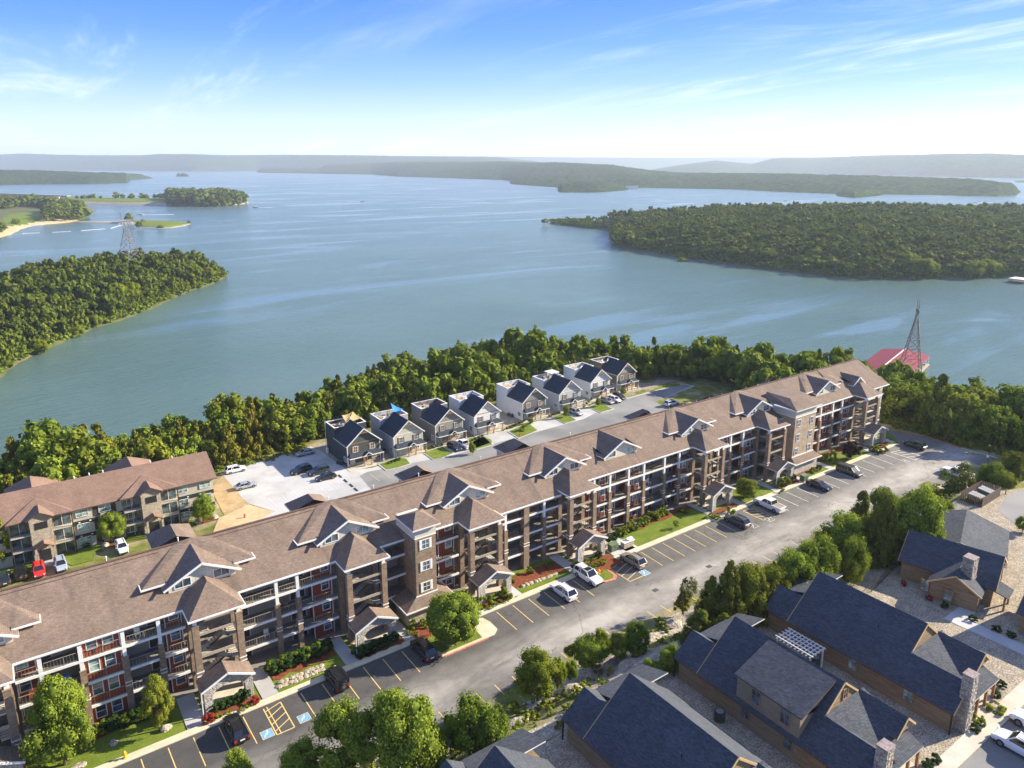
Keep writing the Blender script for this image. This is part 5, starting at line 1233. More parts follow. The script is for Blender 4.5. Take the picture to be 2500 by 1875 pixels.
# garden islands in front of the townhouses, kerbed
for n_, qs in enumerate([(c6(835, 1050), c6(900, 1100), c6(1010, 1075), c6(1110, 1045), c6(1075, 1000), c6(1010, 985)), (c6(1235, 945), c6(1320, 1005), c6(1400, 990), c6(1495, 950), c6(1400, 890)), (c6(1640, 870), c6(1700, 905), c6(1850, 850), c6(1835, 825), c6(1760, 800)),
           (cU(370, 900), cU(470, 965), cU(650, 890), cU(560, 820)), (cU(800, 760), cU(920, 820), cU(1030, 790), cU(930, 720)), (cU(1160, 665), cU(1270, 715), cU(1390, 680), cU(1250, 610)), (cU(-30, 1050), cU(60, 1075), cU(210, 1030), cU(130, 960), cU(-20, 970))]):
    P = Tz(*qs); c = np.mean(P, axis=0); big = [tuple(c + (np.array(p) - c) * 1.10) for p in P]
    block('kerb_island', big, ZT + 0.16, MT['pale_concrete'], z0=ZT - .1)
    sheet('lawn', P, ZT + 0.18, MT['lawn'])
block('sidewalk', [(62.6, 154.6), (69.5, 154.2), (70, 155.9), (76, 155.7), (82.4, 154.8), (82.4, 156.0), (62.6, 157)], ZT + 0.10, MT['concrete'], z0=ZT - .1)
for x0, x1, y in ((86.5, 97, 155.6), (99, 109, 155.6), (115, 127, 157.8), (129.5, 140.5, 158.0), (144.5, 155, 161.5), (157.5, 167, 162.5)):
    block('sidewalk', [(x0, y), (x1, y), (x1, y + 1.5), (x0, y + 1.5)], ZT + 0.10, MT['concrete'], z0=ZT - .1)
for i in range(6):
    x = 42.5 + 2.8 * i; b = MB(); stripe(b, x, 146.5, x, 151.5, 0.10, MT['white_line'], ZT + .06); o = b.build('bay_line'); o['kind'] = 'structure'
for i in range(4):
    x = 66 + 2.8 * i; b = MB(); stripe(b, x, 145.5, x, 150.5, 0.10, MT['yellow_line'], ZT + .07); o = b.build('bay_line'); o['kind'] = 'structure'
ws_l = ['nearest the long house roof', 'second from the long house roof', 'third from the long house roof', 'nearest the black cars']
for i, q in enumerate((cT(495, 1360), cT(433, 1305), cT(355, 1243), cT(280, 1180))):
    p = G(q, ZT); b = MB((p[0], p[1], ZT)); b.box(p[0] - .12, p[1] - .9, ZT + .05, p[0] + .12, p[1] + .9, ZT + .2, MT['black_trim'])
    tag(b.build('wheel_stop'), 'dark wheel stop on the pale rear car park, ' + ws_l[i], 'wheel stop')

# ---------------------------------------------------------------- eight townhouses
def tcol(name, c, vert=False, pitch=.2): 
    if name not in MT: MT[name] = mat_siding(name, c, .42 if vert else pitch, vert, amt=.35)
    return MT[name]
MT['shutter_wood'] = mat_plain('orange_wood_shutter', (0.36, 0.17, 0.06), 0.7); MT['shutter_brown'] = mat_plain('brown_shutter', (0.14, 0.06, 0.04), 0.7)
MT['timber'] = mat_plain('natural_timber', (0.30, 0.17, 0.09), 0.7)
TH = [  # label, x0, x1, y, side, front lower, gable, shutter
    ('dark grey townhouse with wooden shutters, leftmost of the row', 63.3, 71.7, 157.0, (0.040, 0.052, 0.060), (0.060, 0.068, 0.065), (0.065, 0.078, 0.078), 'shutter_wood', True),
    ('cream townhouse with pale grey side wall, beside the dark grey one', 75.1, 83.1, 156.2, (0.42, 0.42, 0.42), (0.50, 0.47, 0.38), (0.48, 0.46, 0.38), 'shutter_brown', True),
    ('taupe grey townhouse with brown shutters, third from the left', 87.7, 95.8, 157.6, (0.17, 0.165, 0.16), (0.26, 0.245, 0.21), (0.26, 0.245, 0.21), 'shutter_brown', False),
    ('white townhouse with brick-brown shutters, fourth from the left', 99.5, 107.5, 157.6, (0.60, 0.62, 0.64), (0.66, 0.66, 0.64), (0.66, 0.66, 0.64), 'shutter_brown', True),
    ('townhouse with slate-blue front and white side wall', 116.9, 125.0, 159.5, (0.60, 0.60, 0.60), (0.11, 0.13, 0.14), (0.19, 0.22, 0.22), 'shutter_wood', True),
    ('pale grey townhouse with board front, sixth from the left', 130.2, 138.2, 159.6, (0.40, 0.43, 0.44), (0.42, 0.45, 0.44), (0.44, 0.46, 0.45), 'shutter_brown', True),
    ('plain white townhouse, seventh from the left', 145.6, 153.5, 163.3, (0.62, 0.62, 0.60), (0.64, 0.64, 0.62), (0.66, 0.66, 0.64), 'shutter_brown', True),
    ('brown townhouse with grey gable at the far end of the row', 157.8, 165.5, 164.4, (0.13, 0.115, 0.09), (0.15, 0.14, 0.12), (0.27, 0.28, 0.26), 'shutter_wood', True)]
def townhouse(i, lab, x0, x1, y, cs, cf, cg, sh, vert):
    O = ((x0 + x1) / 2, y + 6, ZT); t = empty('townhouse', O, lab, 'townhouse'); cx = (x0 + x1) / 2; W = x1 - x0
    he, hp = 5.75, 5.75 + W / 2 * 0.84; yd = y + 7.6; yb = y + 13.2; hb = 7.7
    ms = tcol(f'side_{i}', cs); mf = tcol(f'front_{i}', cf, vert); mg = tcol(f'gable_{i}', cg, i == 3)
    m = lambda: MB(O); Z = lambda h: ZT + h
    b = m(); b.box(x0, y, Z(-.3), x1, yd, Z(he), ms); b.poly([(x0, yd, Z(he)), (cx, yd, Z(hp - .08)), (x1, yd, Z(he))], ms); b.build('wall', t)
    b = m(); b.box(x0 + .02, y - .06, Z(0), x1 - .02, y, Z(he - .05), mf)
    b.poly([(x0, y - .03, Z(he)), (x1, y - .03, Z(he)), (cx, y - .03, Z(hp - .08))], mg)
    b.box(x0 - .02, y - .1, Z(he - .1), x1 + .02, y - .06, Z(he + .06), MT['timber'] if sh == 'shutter_wood' or i == 3 else MT['white'])
    for x in (x0, x1): b.box(x - .07, y - .09, Z(0), x + .07, y + .07, Z(he), MT['white'])
    b.build('front_wall', t)
    b = m(); ov = .42; k = .84; ze = he - ov * k
    for sg, xe in ((-1, x0 - ov), (1, x1 + ov)):
        pts = [(cx, y - .5, Z(hp)), (cx, yd, Z(hp)), (xe, yd, Z(ze)), (xe, y - .5, Z(ze))]
        if sg > 0: pts = pts[::-1]
        b.slab(pts, .16, MT['roof_navy'], MT['white'])
        b.bar((xe, y - .53, Z(ze - .12)), (cx, y - .53, Z(hp - .12)), .07, MT['white'], .26)
    r = b.build('roof', t)
    b = m(); tm = MT['timber']; zt0 = hp - 1.15
    b.bar((cx - 1.2, y - .5, Z(zt0)), (cx + 1.2, y - .5, Z(zt0)), .13, tm); b.bar((cx, y - .5, Z(zt0)), (cx, y - .5, Z(hp - .3)), .12, tm)
    b.bar((cx, y - .5, Z(zt0)), (cx - .55, y - .5, Z(zt0 + .55)), .1, tm); b.bar((cx, y - .5, Z(zt0)), (cx + .55, y - .5, Z(zt0 + .55)), .1, tm); b.build('gable_truss', t)
    # rear block with roof terrace behind a parapet
    b = m(); b.box(x0 + .01, yd, Z(-.3), x1 - .01, yb, Z(6.5), ms, MT['deck'])
    for a in ((x0, yd, x1, yd + .22), (x0, yb - .22, x1, yb), (x0, yd + .22, x0 + .22, yb - .22), (x1 - .22, yd + .22, x1, yb - .22)): b.box(a[0], a[1], Z(6.5), a[2], a[3], Z(hb), ms)
    b.build('terrace_block', t)
    b = m()
    for a in ((x0 - .05, yd - .05, x1 + .05, yd + .26), (x0 - .05, yb - .26, x1 + .05, yb + .05), (x0 - .05, yd + .26, x0 + .26, yb - .26), (x1 - .26, yd + .26, x1 + .05, yb - .26)): b.box(a[0], a[1], Z(hb), a[2], a[3], Z(hb + .09), MT['white'])
    b.build('parapet_cap', t)
    # porch
    py = y - 1.75; zp0, zp1 = 2.75, 3.55; b = m()
    b.poly([(x0 - .15, py, Z(zp0)), (x1 + .25, py, Z(zp0)), (x1 - .5, y - .06, Z(zp1)), (x0 + .6, y - .06, Z(zp1))], MT['roof_navy'])
    b.poly([(x0 - .15, py, Z(zp0)), (x0 + .6, y - .06, Z(zp1)), (x0 - .15, y - .06, Z(zp0))], MT['roof_navy']); b.poly([(x1 + .25, py, Z(zp0)), (x1 + .25, y - .06, Z(zp0)), (x1 - .5, y - .06, Z(zp1))], MT['roof_navy'])
    b.box(x0 - .15, py - .05, Z(zp0 - .2), x1 + .25, py + .05, Z(zp0), MT['white']); b.box(x0 - .2, py - .05, Z(zp0 - .2), x0 - .1, y - .06, Z(zp0), MT['white']); b.box(x0 - .1, py + .05, Z(zp0 - .16), x1 + .2, y - .06, Z(zp0 - .1), MT['cream_lap'])
    gx = cx + .35; gw = 1.05
    for sg in (-1, 1):
        pts = [(gx, py - .25, Z(zp1 + .02)), (gx, y - .7, Z(zp1 + .02)), (gx + sg * gw, py + .3, Z(zp0 + .1)), (gx + sg * gw, py - .25, Z(zp0 + .1))]
        if sg > 0: pts = pts[::-1]
        b.slab(pts, .08, MT['roof_navy'], MT['white']); b.bar((gx + sg * gw, py - .27, Z(zp0 + .02)), (gx, py - .27, Z(zp1 - .04)), .06, MT['white'], .16)
    pr = b.build('porch_roof', t)
    for px_ in (gx - .95, gx + .95, x1 + .1):
        b = m(); b.box(px_ - .09, py + .05, Z(.1), px_ + .09, py + .23, Z(zp0 - .2), tm); b.box(px_ - .2, py - .05, Z(.1), px_ + .2, py + .33, Z(.95), MT['stone_tan']); b.build('porch_post', t)
    b = m(); b.box(x0 + 1.6, py - .1, Z(-.1), x1 + .3, y - .06, Z(.13), MT['concrete']); b.build('porch_floor', t)
    b = m(); b.box(gx - .5, y - .12, Z(.15), gx + .45, y - .05, Z(2.3), MT['timber'], ); d = b.build('door', t)
    b = m(); b.box(gx - .6, y - .1, Z(.15), gx - .5, y - .04, Z(2.4), MT['white']); b.box(gx + .45, y - .1, Z(.15), gx + .55, y - .04, Z(2.4), MT['white']); b.build('door_frame', d)
    b = m(); b.box(x0 + .12, y - .14, Z(0), x1 - .3, y - .06, Z(.8), MT['stone_tan']) if i % 2 == 0 else b.box(gx + .6, y - .14, Z(0), x1 - .1, y - .06, Z(.8), MT['stone_tan']); b.build('stone_base', t)
    for wx, wz, ww, wh in ((x0 + .24 * W, 4.25, .95, 1.35), (x1 - .24 * W, 4.25, .95, 1.35)):
        w = window(wx, Z(wz), ww, wh, y - .06, parent=t)
        for sx in (-1, 1):
            b = m(); xa = wx + sx * .72; b.box(xa - .17, y - .12, Z(wz - wh / 2 - .05), xa + .17, y - .06, Z(wz + wh / 2 + .05), MT[sh]); b.build('shutter', w)
    window(x1 - .2 * W, Z(1.75), .95, 1.1, y - .06, parent=t); window(x0 + .14 * W, Z(1.3), .9, 2.1, y - .06, parent=t, cross=True, glass='glass_pale')
    window(y + 1.6, Z(1.6), 1.3, 1.1, x0, parent=t, side=1)
    b = m(); b.cyl((x0 - .06, y + .1, Z(.1)), (x0 - .06, y + .1, Z(he - .4)), .05, .05, MT['white'], 6); b.build('downpipe', t)
    return O, (x0, x1, y, yd, yb)
TERR = []
for i, a in enumerate(TH): TERR.append(townhouse(i, *a)[1])
# things kept on the roof terraces
names = ['leftmost dark grey', 'cream', 'taupe grey', 'brown-shuttered white', 'slate-blue', 'pale grey', 'plain white', 'far brown']
def chair(x, y, z, lab, mat, g=None):
    b = MB((x, y, z)); b.box(x - .3, y - .3, z + .35, x + .3, y + .3, z + .45, mat); b.box(x - .3, y + .22, z + .45, x + .3, y + .32, z + 1.0, mat)
    for sx in (-.26, .26):
        for sy in (-.26, .26): b.box(x + sx - .03, y + sy - .03, z, x + sx + .03, y + sy + .03, z + .35, mat)
    return tag(b.build('terrace_chair'), lab, 'chair', g)
for i, (x0, x1, y, yd, yb) in enumerate(TERR):
    r = random.Random(i); z = ZT + 6.5
    for k in range(5):
        m_ = MT[r.choice(['white', 'timber', 'iron', 'tan_sail', 'lamp_red' if i in (1, 2) else 'white'])]
        chair(x0 + 1 + k * (x1 - x0 - 2) / 4, yd + 1.6 + r.random() * 2.5, z, f'chair on the roof terrace of the {names[i]} townhouse', m_, f'chairs on the terrace of the {names[i]} townhouse')
    b = MB((x0 + 2, yb - 1.5, z)); b.box(x0 + 1.4, yb - 2.2, z + .68, x0 + 3.4, yb - 1.2, z + .75, MT['deck'])
    for sx in (1.5, 3.3):
        for sy in (2.1, 1.3): b.box(x0 + sx - .04, yb - sy - .04, z, x0 + sx + .04, yb - sy + .04, z + .68, MT['deck'])
    tag(b.build('terrace_table'), f'low table on the roof terrace of the {names[i]} townhouse', 'table')
    # light metal frame round the back of the terrace
    b = MB((x0, yb, z)); zt = z + (2.5 if i in (3, 4, 6, 7) else 2.2)
    for x in np.linspace(x0 + .3, x1 - .3, 4): b.bar((x, yb - .35, z + .6), (x, yb - .35, zt), .06, MT['iron'])
    b.bar((x0 + .3, yb - .35, zt), (x1 - .3, yb - .35, zt), .06, MT['iron']); b.bar((x0 + .3, yb - .35, zt - .5), (x1 - .3, yb - .35, zt - .5), .03, MT['iron'])
    tag(b.build('terrace_frame'), f'thin dark string-light frame at the back of the {names[i]} townhouse terrace', 'pergola')
def sail(name, pts, mat, lab):
    N = 7; a, b_, c = [np.array(p, float) for p in pts]; mbs = MB(tuple(a))
    P = {}
    for i in range(N + 1):
        for j in range(N + 1 - i):
            u, v = i / N, j / N; w = 1 - u - v
            p = a * w + b_ * u + c * v; p = p + np.array([0, 0, -0.9 * (u * v + v * w + u * w)]); cen = (a + b_ + c) / 3
            p[:2] += (cen[:2] - p[:2]) * 0.5 * (u * v + v * w + u * w); P[i, j] = p
    for i in range(N):
        for j in range(N - i):
            mbs.poly([P[i, j], P[i + 1, j], P[i, j + 1]], mat)
            if j < N - i - 1: mbs.poly([P[i + 1, j], P[i + 1, j + 1], P[i, j + 1]], mat)
    return tag(mbs.build(name), lab, 'shade sail')
x0, x1, y, yd, yb = TERR[1]; z = ZT + 6.5
sail('shade_sail', [(x1 - 3.2, yd + 2.0, z + 1.8), (x1 + .0, yd + 2.4, z + 1.9), (x1 - 2.6, yb - 1.0, z + 3.4)], MT['blue_sail'], 'bright blue shade sail on the cream townhouse roof terrace')
x0, x1, y, yd, yb = TERR[0]
sail('shade_sail', [(x1 - 4.8, yd + 1.0, z + 1.7), (x1 - .2, yd + 1.6, z + 1.9), (x1 - 1.2, yb - .4, z + 2.7)], MT['tan_sail'], 'tan shade sail on the dark grey townhouse roof terrace, right half')
sail('shade_sail', [(x1 - 4.9, yd + 1.1, z + 1.7), (x1 - 4.2, yb - .5, z + 2.3), (x1 - 1.25, yb - .4, z + 2.7)], MT['tan_sail'], 'tan shade sail on the dark grey townhouse roof terrace, left half')
x0, x1, y, yd, yb = TERR[5]
b = MB((x0 + 4, yd + 2, z)); b.box(x0 + 4.2, yd + 1.6, z + 2.2, x1 - .6, yb - .6, z + 2.35, MT['white'])
for a in (x0 + 4.4, x1 - .8):
    for c in (yd + 1.8, yb - .8): b.box(a - .06, c - .06, z, a + .06, c + .06, z + 2.2, MT['white'])
tag(b.build('canopy'), 'white flat canopy on the pale grey townhouse roof terrace', 'canopy')
# air conditioners between the townhouses
def ac_unit(x, y, z, lab, g=None, s=.9):
    b = MB((x, y, z)); n = 8
    b.prism([(x + s / 2 * 1.08 * math.cos((k + .5) * 2 * math.pi / n), y + s / 2 * 1.08 * math.sin((k + .5) * 2 * math.pi / n)) for k in range(n)], z, z + s, MT['iron'])
    for k in range(n):
        for j in range(5):
            a0 = (k + .5) * 2 * math.pi / n; a1 = (k + 1.5) * 2 * math.pi / n; rr = s / 2 * 1.11
            b.poly([(x + rr * math.cos(a0), y + rr * math.sin(a0), z + .1 + j * s * .17), (x + rr * math.cos(a1), y + rr * math.sin(a1), z + .1 + j * s * .17), (x + rr * math.cos(a1), y + rr * math.sin(a1), z + .17 + j * s * .17), (x + rr * math.cos(a0), y + rr * math.sin(a0), z + .17 + j * s * .17)], MT['green_box'])
    b.cyl((x, y, z + s), (x, y, z + s + .05), s * .38, s * .38, MT['steel'], 12)
    return tag(b.build('air_conditioner'), lab, 'air conditioner', g)
for q, l in ((cT(255, 1010), 'dark air conditioner beside the side wall of the dark grey townhouse, left one'), (cT(295, 1020), 'dark air conditioner beside the side wall of the dark grey townhouse, right one'), (cU(365, 745), 'dark air conditioner by the slate-blue townhouse, left one'), (cU(395, 755), 'dark air conditioner by the slate-blue townhouse, right one'), (cT(860, 850), 'dark air conditioner in the gap right of the dark grey townhouse'), (cT(1440, 710), 'dark air conditioner in the gap right of the cream townhouse')):
    p = G(q, ZT); ac_unit(p[0], p[1], ZT, l)
p = G(cT(110, 860), ZT); b = MB((p[0], p[1], ZT)); b.cyl((p[0], p[1], ZT), (p[0], p[1], ZT + 1.2), .35, .35, MT['white'], 10); b.cyl((p[0], p[1], ZT + 1.2), (p[0], p[1], ZT + 1.4), .35, .15, MT['white'], 10)
tag(b.build('gas_tank'), 'small white tank at the rear corner of the dark grey townhouse', 'tank')
p = G(cT(98, 850), ZT); b = MB((p[0], p[1], ZT)); b.cyl((p[0], p[1], ZT), (p[0], p[1], ZT + 8.2), .09, .06, MT['white'], 8); b.bar((p[0], p[1], ZT + 8.1), (p[0] + 1.1, p[1] - .3, ZT + 8.3), .1, MT['white'])
tag(b.build('lamp_post'), 'tall white lamp post behind the dark grey townhouse', 'lamp post')

# ---------------------------------------------------------------- three-storey block on the left
LO = (10.0, 158.0, ZT)
blk = empty('apartment_block', LO, 'three-storey cream apartment block with reddish roof and charcoal floor bands', 'apartment building')
m = lambda: MB(LO)
X0, X1, LY, LE = -30.0, 31.2, 150.5, -0.9
Lr = lambda y: LE + .44 * (y - (LY - .5)); LYR = 157.6; LZR = Lr(LYR)
b = m(); b.box(X0, LY, ZT - .5, X1, 164.6, LE - .1, MT['cream_lap']); b.poly([(X1, LY, LE - .1), (X1, 164.6, LE - .1), (X1, LYR, LZR - .25)], MT['cream_lap']); wl = b.build('wall', blk)
b = m()
b.slab([(X0, LY - .5, LE), (32, LY - .5, LE), (32, LYR, LZR), (X0, LYR, LZR)], .18, MT['roof_far'], MT['roof_ridge']); b.slab([(X0, LYR, LZR), (32, LYR, LZR), (32, 165.2, LE), (X0, 165.2, LE)], .18, MT['roof_far'], MT['roof_ridge']); rf = b.build('roof', blk)
for za in (-3.6 - .35, -6.4 - .35):
    b = m(); b.box(X0, LY - .05, za - .25, X1 + .02, LY, za + .55, MT['dark_panel']); b.build('floor_band', blk)
for xa, xb in ((10.0, 14.0),):
    pass
for xa, xb in ((9.4, 10.6), (12.2, 13.3), (-16, -14.8), (-13, -12)):
    for k in range(3):
        b = m(); b.box(xa, LY - .04, ZT + .2 + 2.8 * k, xb, LY, ZT + 2.3 + 2.8 * k, MT['brown_panel']); b.build('brown_panel', blk)
for x in (7.6, 11.4, 15.2, 25.2, 29.6, -9.5, -13.9, -18):
    for k in range(3): window(x, ZT + 1.45 + 2.8 * k, 1.9, 1.25, LY - .05, parent=blk, glass='glass_pale')
for i, x in enumerate((7.0, 8.8, 10.6, 12.4, 14, 26.2, 28.6)):
    for k in (0, 1):
        b = m(); z = -3.85 - 2.8 * k; b.box(x - .15, LY - .18, z, x + .15, LY - .05, z + .2, MT['white']); b.build('wall_lamp', blk)
def stone_bay(cx):
    hw = 1.75
    b = m(); b.box(cx - hw, LY - 1.6, ZT - .3, cx + hw, LY + .2, LE + .5, MT['stone_tan']); b.poly([(cx - hw, LY - 1.6, LE + .5), (cx + hw, LY - 1.6, LE + .5), (cx, LY - 1.6, LE + 1.5)], MT['stone_tan']); sb = b.build('stone_bay', blk)
    b = m(); b.box(cx - 1.0, LY - 1.64, -2.5, cx + 1.0, LY - 1.6, -1.2, MT['black_trim']); b.build('opening', sb)
    b = m(); b.box(cx - .9, LY - 1.64, ZT, cx + .9, LY - 1.6, ZT + 2.4, MT['black_trim']); b.build('entrance', sb)
    b = m()
    for sg in (-1, 1):
        xe = cx + sg * 2.2; pts = [(cx, LY - 2.0, LE + 1.75), (cx, LY + 2.2, LE + 1.75), (xe, LY + .1, LE + .45), (xe, LY - 2.0, LE + .45)]
        if sg > 0: pts = pts[::-1]
        b.slab(pts, .14, MT['roof_far'], MT['roof_ridge'])
        xe = cx + sg * 1.6; pts = [(cx, LY - 3.4, ZT + 4.4), (cx, LY - 1.6, ZT + 4.4), (xe, LY - 1.6, ZT + 3.5), (xe, LY - 3.4, ZT + 3.5)]
        if sg > 0: pts = pts[::-1]
        b.slab(pts, .12, MT['roof_far'], MT['roof_ridge'])
    b.build('gable_roof', sb)
    b = m()
    for sx in (-1.35, 1.35): b.box(cx + sx - .18, LY - 3.2, ZT, cx + sx + .18, LY - 2.9, ZT + 3.4, MT['stone_tan'])
    b.build('porch_post', sb)
    # hipped roof over bay and balconies
    xl, xr = cx - 5.3, cx + 5.2; zh = LE + .25; yh = LY - 1.1
    b = m(); yA = LY + 4.4; A = (cx - .2, yA, Lr(yA) + .12); R_ = MT['roof_far']
    b.poly([(xl, yh, zh), (xr, yh, zh), A], R_); b.poly([(xl, yh, zh), A, (xl + .1, LY + .2, zh)], R_); b.poly([(xr, yh, zh), (xr - .1, LY + .2, zh), A], R_)
    b.box(xl, yh - .05, zh - .18, xr, LY, zh - .01, MT['roof_ridge']); b.build('hip_roof', blk)
    for sg in (-1, 1):
        xa, xb = (cx + sg * hw, cx + sg * 4.9); xa, xb = min(xa, xb), max(xa, xb)
        for k in range(3):
            z = ZT + 2.8 * k
            b = m(); b.box(xa, LY - 1.3, z - .15, xb, LY, z + .05, MT['concrete']); bl = b.build('balcony', blk)
            b = m(); b.box(xa + .15, LY - .12, z + .1, xb - .15, LY - .05, z + 2.35, MT['glass']); b.box((xa + xb) / 2 - .05, LY - .16, z + .1, (xa + xb) / 2 + .05, LY - .1, z + 2.35, MT['white'])
            for q_ in (xa + .1, xb - .2): b.box(q_, LY - .16, z + .1, q_ + .1, LY - .1, z + 2.4, MT['tan_sail'])
            b.build('glass_door', bl)
            b = m(); b.box(xa, LY - 1.3, z + 1.0, xb, LY - 1.24, z + 1.06, MT['iron'])
            for j in range(int((xb - xa) / .3)): b.box(xa + .3 * j, LY - 1.28, z, xa + .3 * j + .03, LY - 1.25, z + 1.0, MT['iron'])
            b.build('railing', bl)
        b = m(); b.box(xb - .1 if sg > 0 else xa - .1, LY - 1.35, ZT, xb + .1 if sg > 0 else xa + .1, LY - 1.15, zh - .2, MT['iron']); b.build('post', blk)
for cx in (1.0, 19.3, -22.5): stone_bay(cx)
for q in (cG(300, 320), cG(1265, 120)):
    p = G(q, LZR - .1); cx, yb = p[0], 159.6
    b = m(); z = LE + .2
    b.poly([(cx - 4.6, yb + 4, z), (cx, yb, z + 2.45), (cx + 4.6, yb + 4, z)][::-1], MT['roof_far']); b.poly([(cx - 4.6, yb + 4, z), (cx - 4.6, 168, z), (cx, 166, z + 2.45), (cx, yb, z + 2.45)][::-1], MT['roof_far']); b.poly([(cx + 4.6, yb + 4, z), (cx, yb, z + 2.45), (cx, 166, z + 2.45), (cx + 4.6, 168, z)][::-1], MT['roof_far']); b.build('rear_roof', blk)
for q in (cG(720, 283), cG(868, 252), cG(1000, 222), cG(1455, 122), cG(1673, 83)):
    p = G(q, LZR + .3); b = m(); b.cyl((p[0], LYR + .2, LZR - .2), (p[0], LYR + .2, LZR + .45), .12, .12, MT['white'], 8); b.build('vent_pipe', blk)
# ---------------------------------------------------------------- log cabins on the near side
ZC = 4.5
sheet('gravel_yard', [(-60, 49.8), (126, 49.8), (140, 47), (140, 20), (92, 20), (90.0, 25.5), (-60, 25.7)], ZC + 0.03, MT['gravel'])
block('sidewalk', [(40, 24.0), (90.5, 23.8), (90.6, 25.5), (40, 25.7)], ZC + 0.13, MT['concrete'], z0=ZC - .1)
sheet('cabin_parking', [(40, -40), (160, -40), (160, 23.7), (92, 23.7), (40, 24.0)], ZC + 0.04, MT['back_asphalt'])
sheet('cabin_parking', [(112, 28), (150, 26), (150, 46.5), (141, 47.6), (134, 46), (126, 36)], ZC + 0.05, MT['back_asphalt'])
sheet('gravel_yard', [(126, 50), (142, 49.5), (160, 43), (175, 30), (190, -20), (126, 10)], ZC + 0.02, MT['gravel'])
def Cz(*qs): return [tuple(G(q, ZC)[:2]) for q in qs]
sheet('walkway', Cz(cR(1668, 652), cR(1790, 560), cR(1950, 560), cR(1830, 660), cR(2212, 830), cR(2400, 915), cR(2400, 1000), cR(2212, 903)), ZC + 0.07, MT['pale_concrete'])
sheet('walkway', [(77.6, 25.4), (80.6, 25.4), (82.6, 27.2), (78.6, 27.6)], ZC + 0.07, MT['concrete'])
def lap_wall(b, pts_lo, h0, h1, mat, pitch=.22, th=.035, topf=None):
    """lapped boards as real relief between two plan points"""
    (xa, ya), (xb, yb) = pts_lo; d = np.array([xb - xa, yb - ya]); L = np.linalg.norm(d); d = d / L; n = np.array([d[1], -d[0]])
    k = int(round((h1 - h0) / pitch)); pz = (h1 - h0) / k
    for i in range(k):
        z0 = h0 + i * pz; z1 = z0 + pz; t0, t1 = 0.0, 1.0
        if topf: t0, t1 = topf((z0 + z1) / 2)
        if t1 - t0 < .02: continue
        A = np.array([xa, ya]) + d * L * t0; B = np.array([xa, ya]) + d * L * t1
        lo = n * th; hi = n * .004
        b.poly([(*(A + lo), z0), (*(B + lo), z0), (*(B + hi), z1), (*(A + hi), z1)], mat); b.poly([(*A, z0), (*B, z0), (*(B + lo), z0), (*(A + lo), z0)][::-1], mat)
MT['board_warm'] = mat_noise('warm_log_stain', (0.20, 0.135, 0.072), (0.29, 0.20, 0.112), 0.6, 0.8, 5, 0.3, 0.3, stretch=(1, 1, 6))
MT['board_grey'] = mat_noise('grey_log_stain', (0.20, 0.155, 0.10), (0.27, 0.215, 0.145), 0.6, 0.8, 5, 0.3, 0.3, stretch=(1, 1, 6))
def chimney(x, y, z0, z1, w, t, O, parent):
    b = MB(O); b.box(x - w / 2 + .06, y - t / 2 + .06, z0, x + w / 2 - .06, y + t / 2 - .06, z1, MT['stone_tan']); b.box(x - w / 2 - .05, y - t / 2 - .05, z1, x + w / 2 + .05, y + t / 2 + .05, z1 + .1, MT['stone_purple']); c = b.build('chimney', parent)
    r = random.Random(int(x * 10)); b = MB(O); cols = [MT['stone'], MT['stone_tan'], MT['rock'], MT['stone_purple']]
    z = z0
    while z < z1 - .1:
        h = r.uniform(.16, .30); z2 = min(z + h, z1)
        for face in range(4):
            L = w if face in (0, 2) else t; p = 0
            while p < L - .05:
                l = min(r.uniform(.2, .45), L - p); dd = r.uniform(.0, .07); m_ = r.choice(cols); g = .018
                if face == 0: b.box(x - w / 2 + p + g, y - t / 2 - dd, z + g, x - w / 2 + p + l - g, y - t / 2 + .06, z2 - g, m_)
                elif face == 2: b.box(x - w / 2 + p + g, y + t / 2 - .06, z + g, x - w / 2 + p + l - g, y + t / 2 + dd, z2 - g, m_)
                elif face == 1: b.box(x - w / 2 - dd, y - t / 2 + p + g, z + g, x - w / 2 + .06, y - t / 2 + p + l - g, z2 - g, m_)
                else: b.box(x + w / 2 - .06, y - t / 2 + p + g, z + g, x + w / 2 + dd, y - t / 2 + p + l - g, z2 - g, m_)
                p += l
        z = z2
    o = b.build('fieldstones', c); o['kind'] = 'stuff'
MT['stone_purple'] = mat_noise('mauve_fieldstone', (0.20, 0.15, 0.14), (0.34, 0.28, 0.27), 3, 0.9, 10, .3, .4)
CABL = {24.6: 'dark-roofed log cabin cut off at the bottom edge, leftmost', 41.1: 'log cabin with large slate roof left of the dormered cabin', 57.6: 'two-storey log cabin with a broad shed dormer', 74.1: 'long log cabin with fieldstone chimney beside the white cars'}
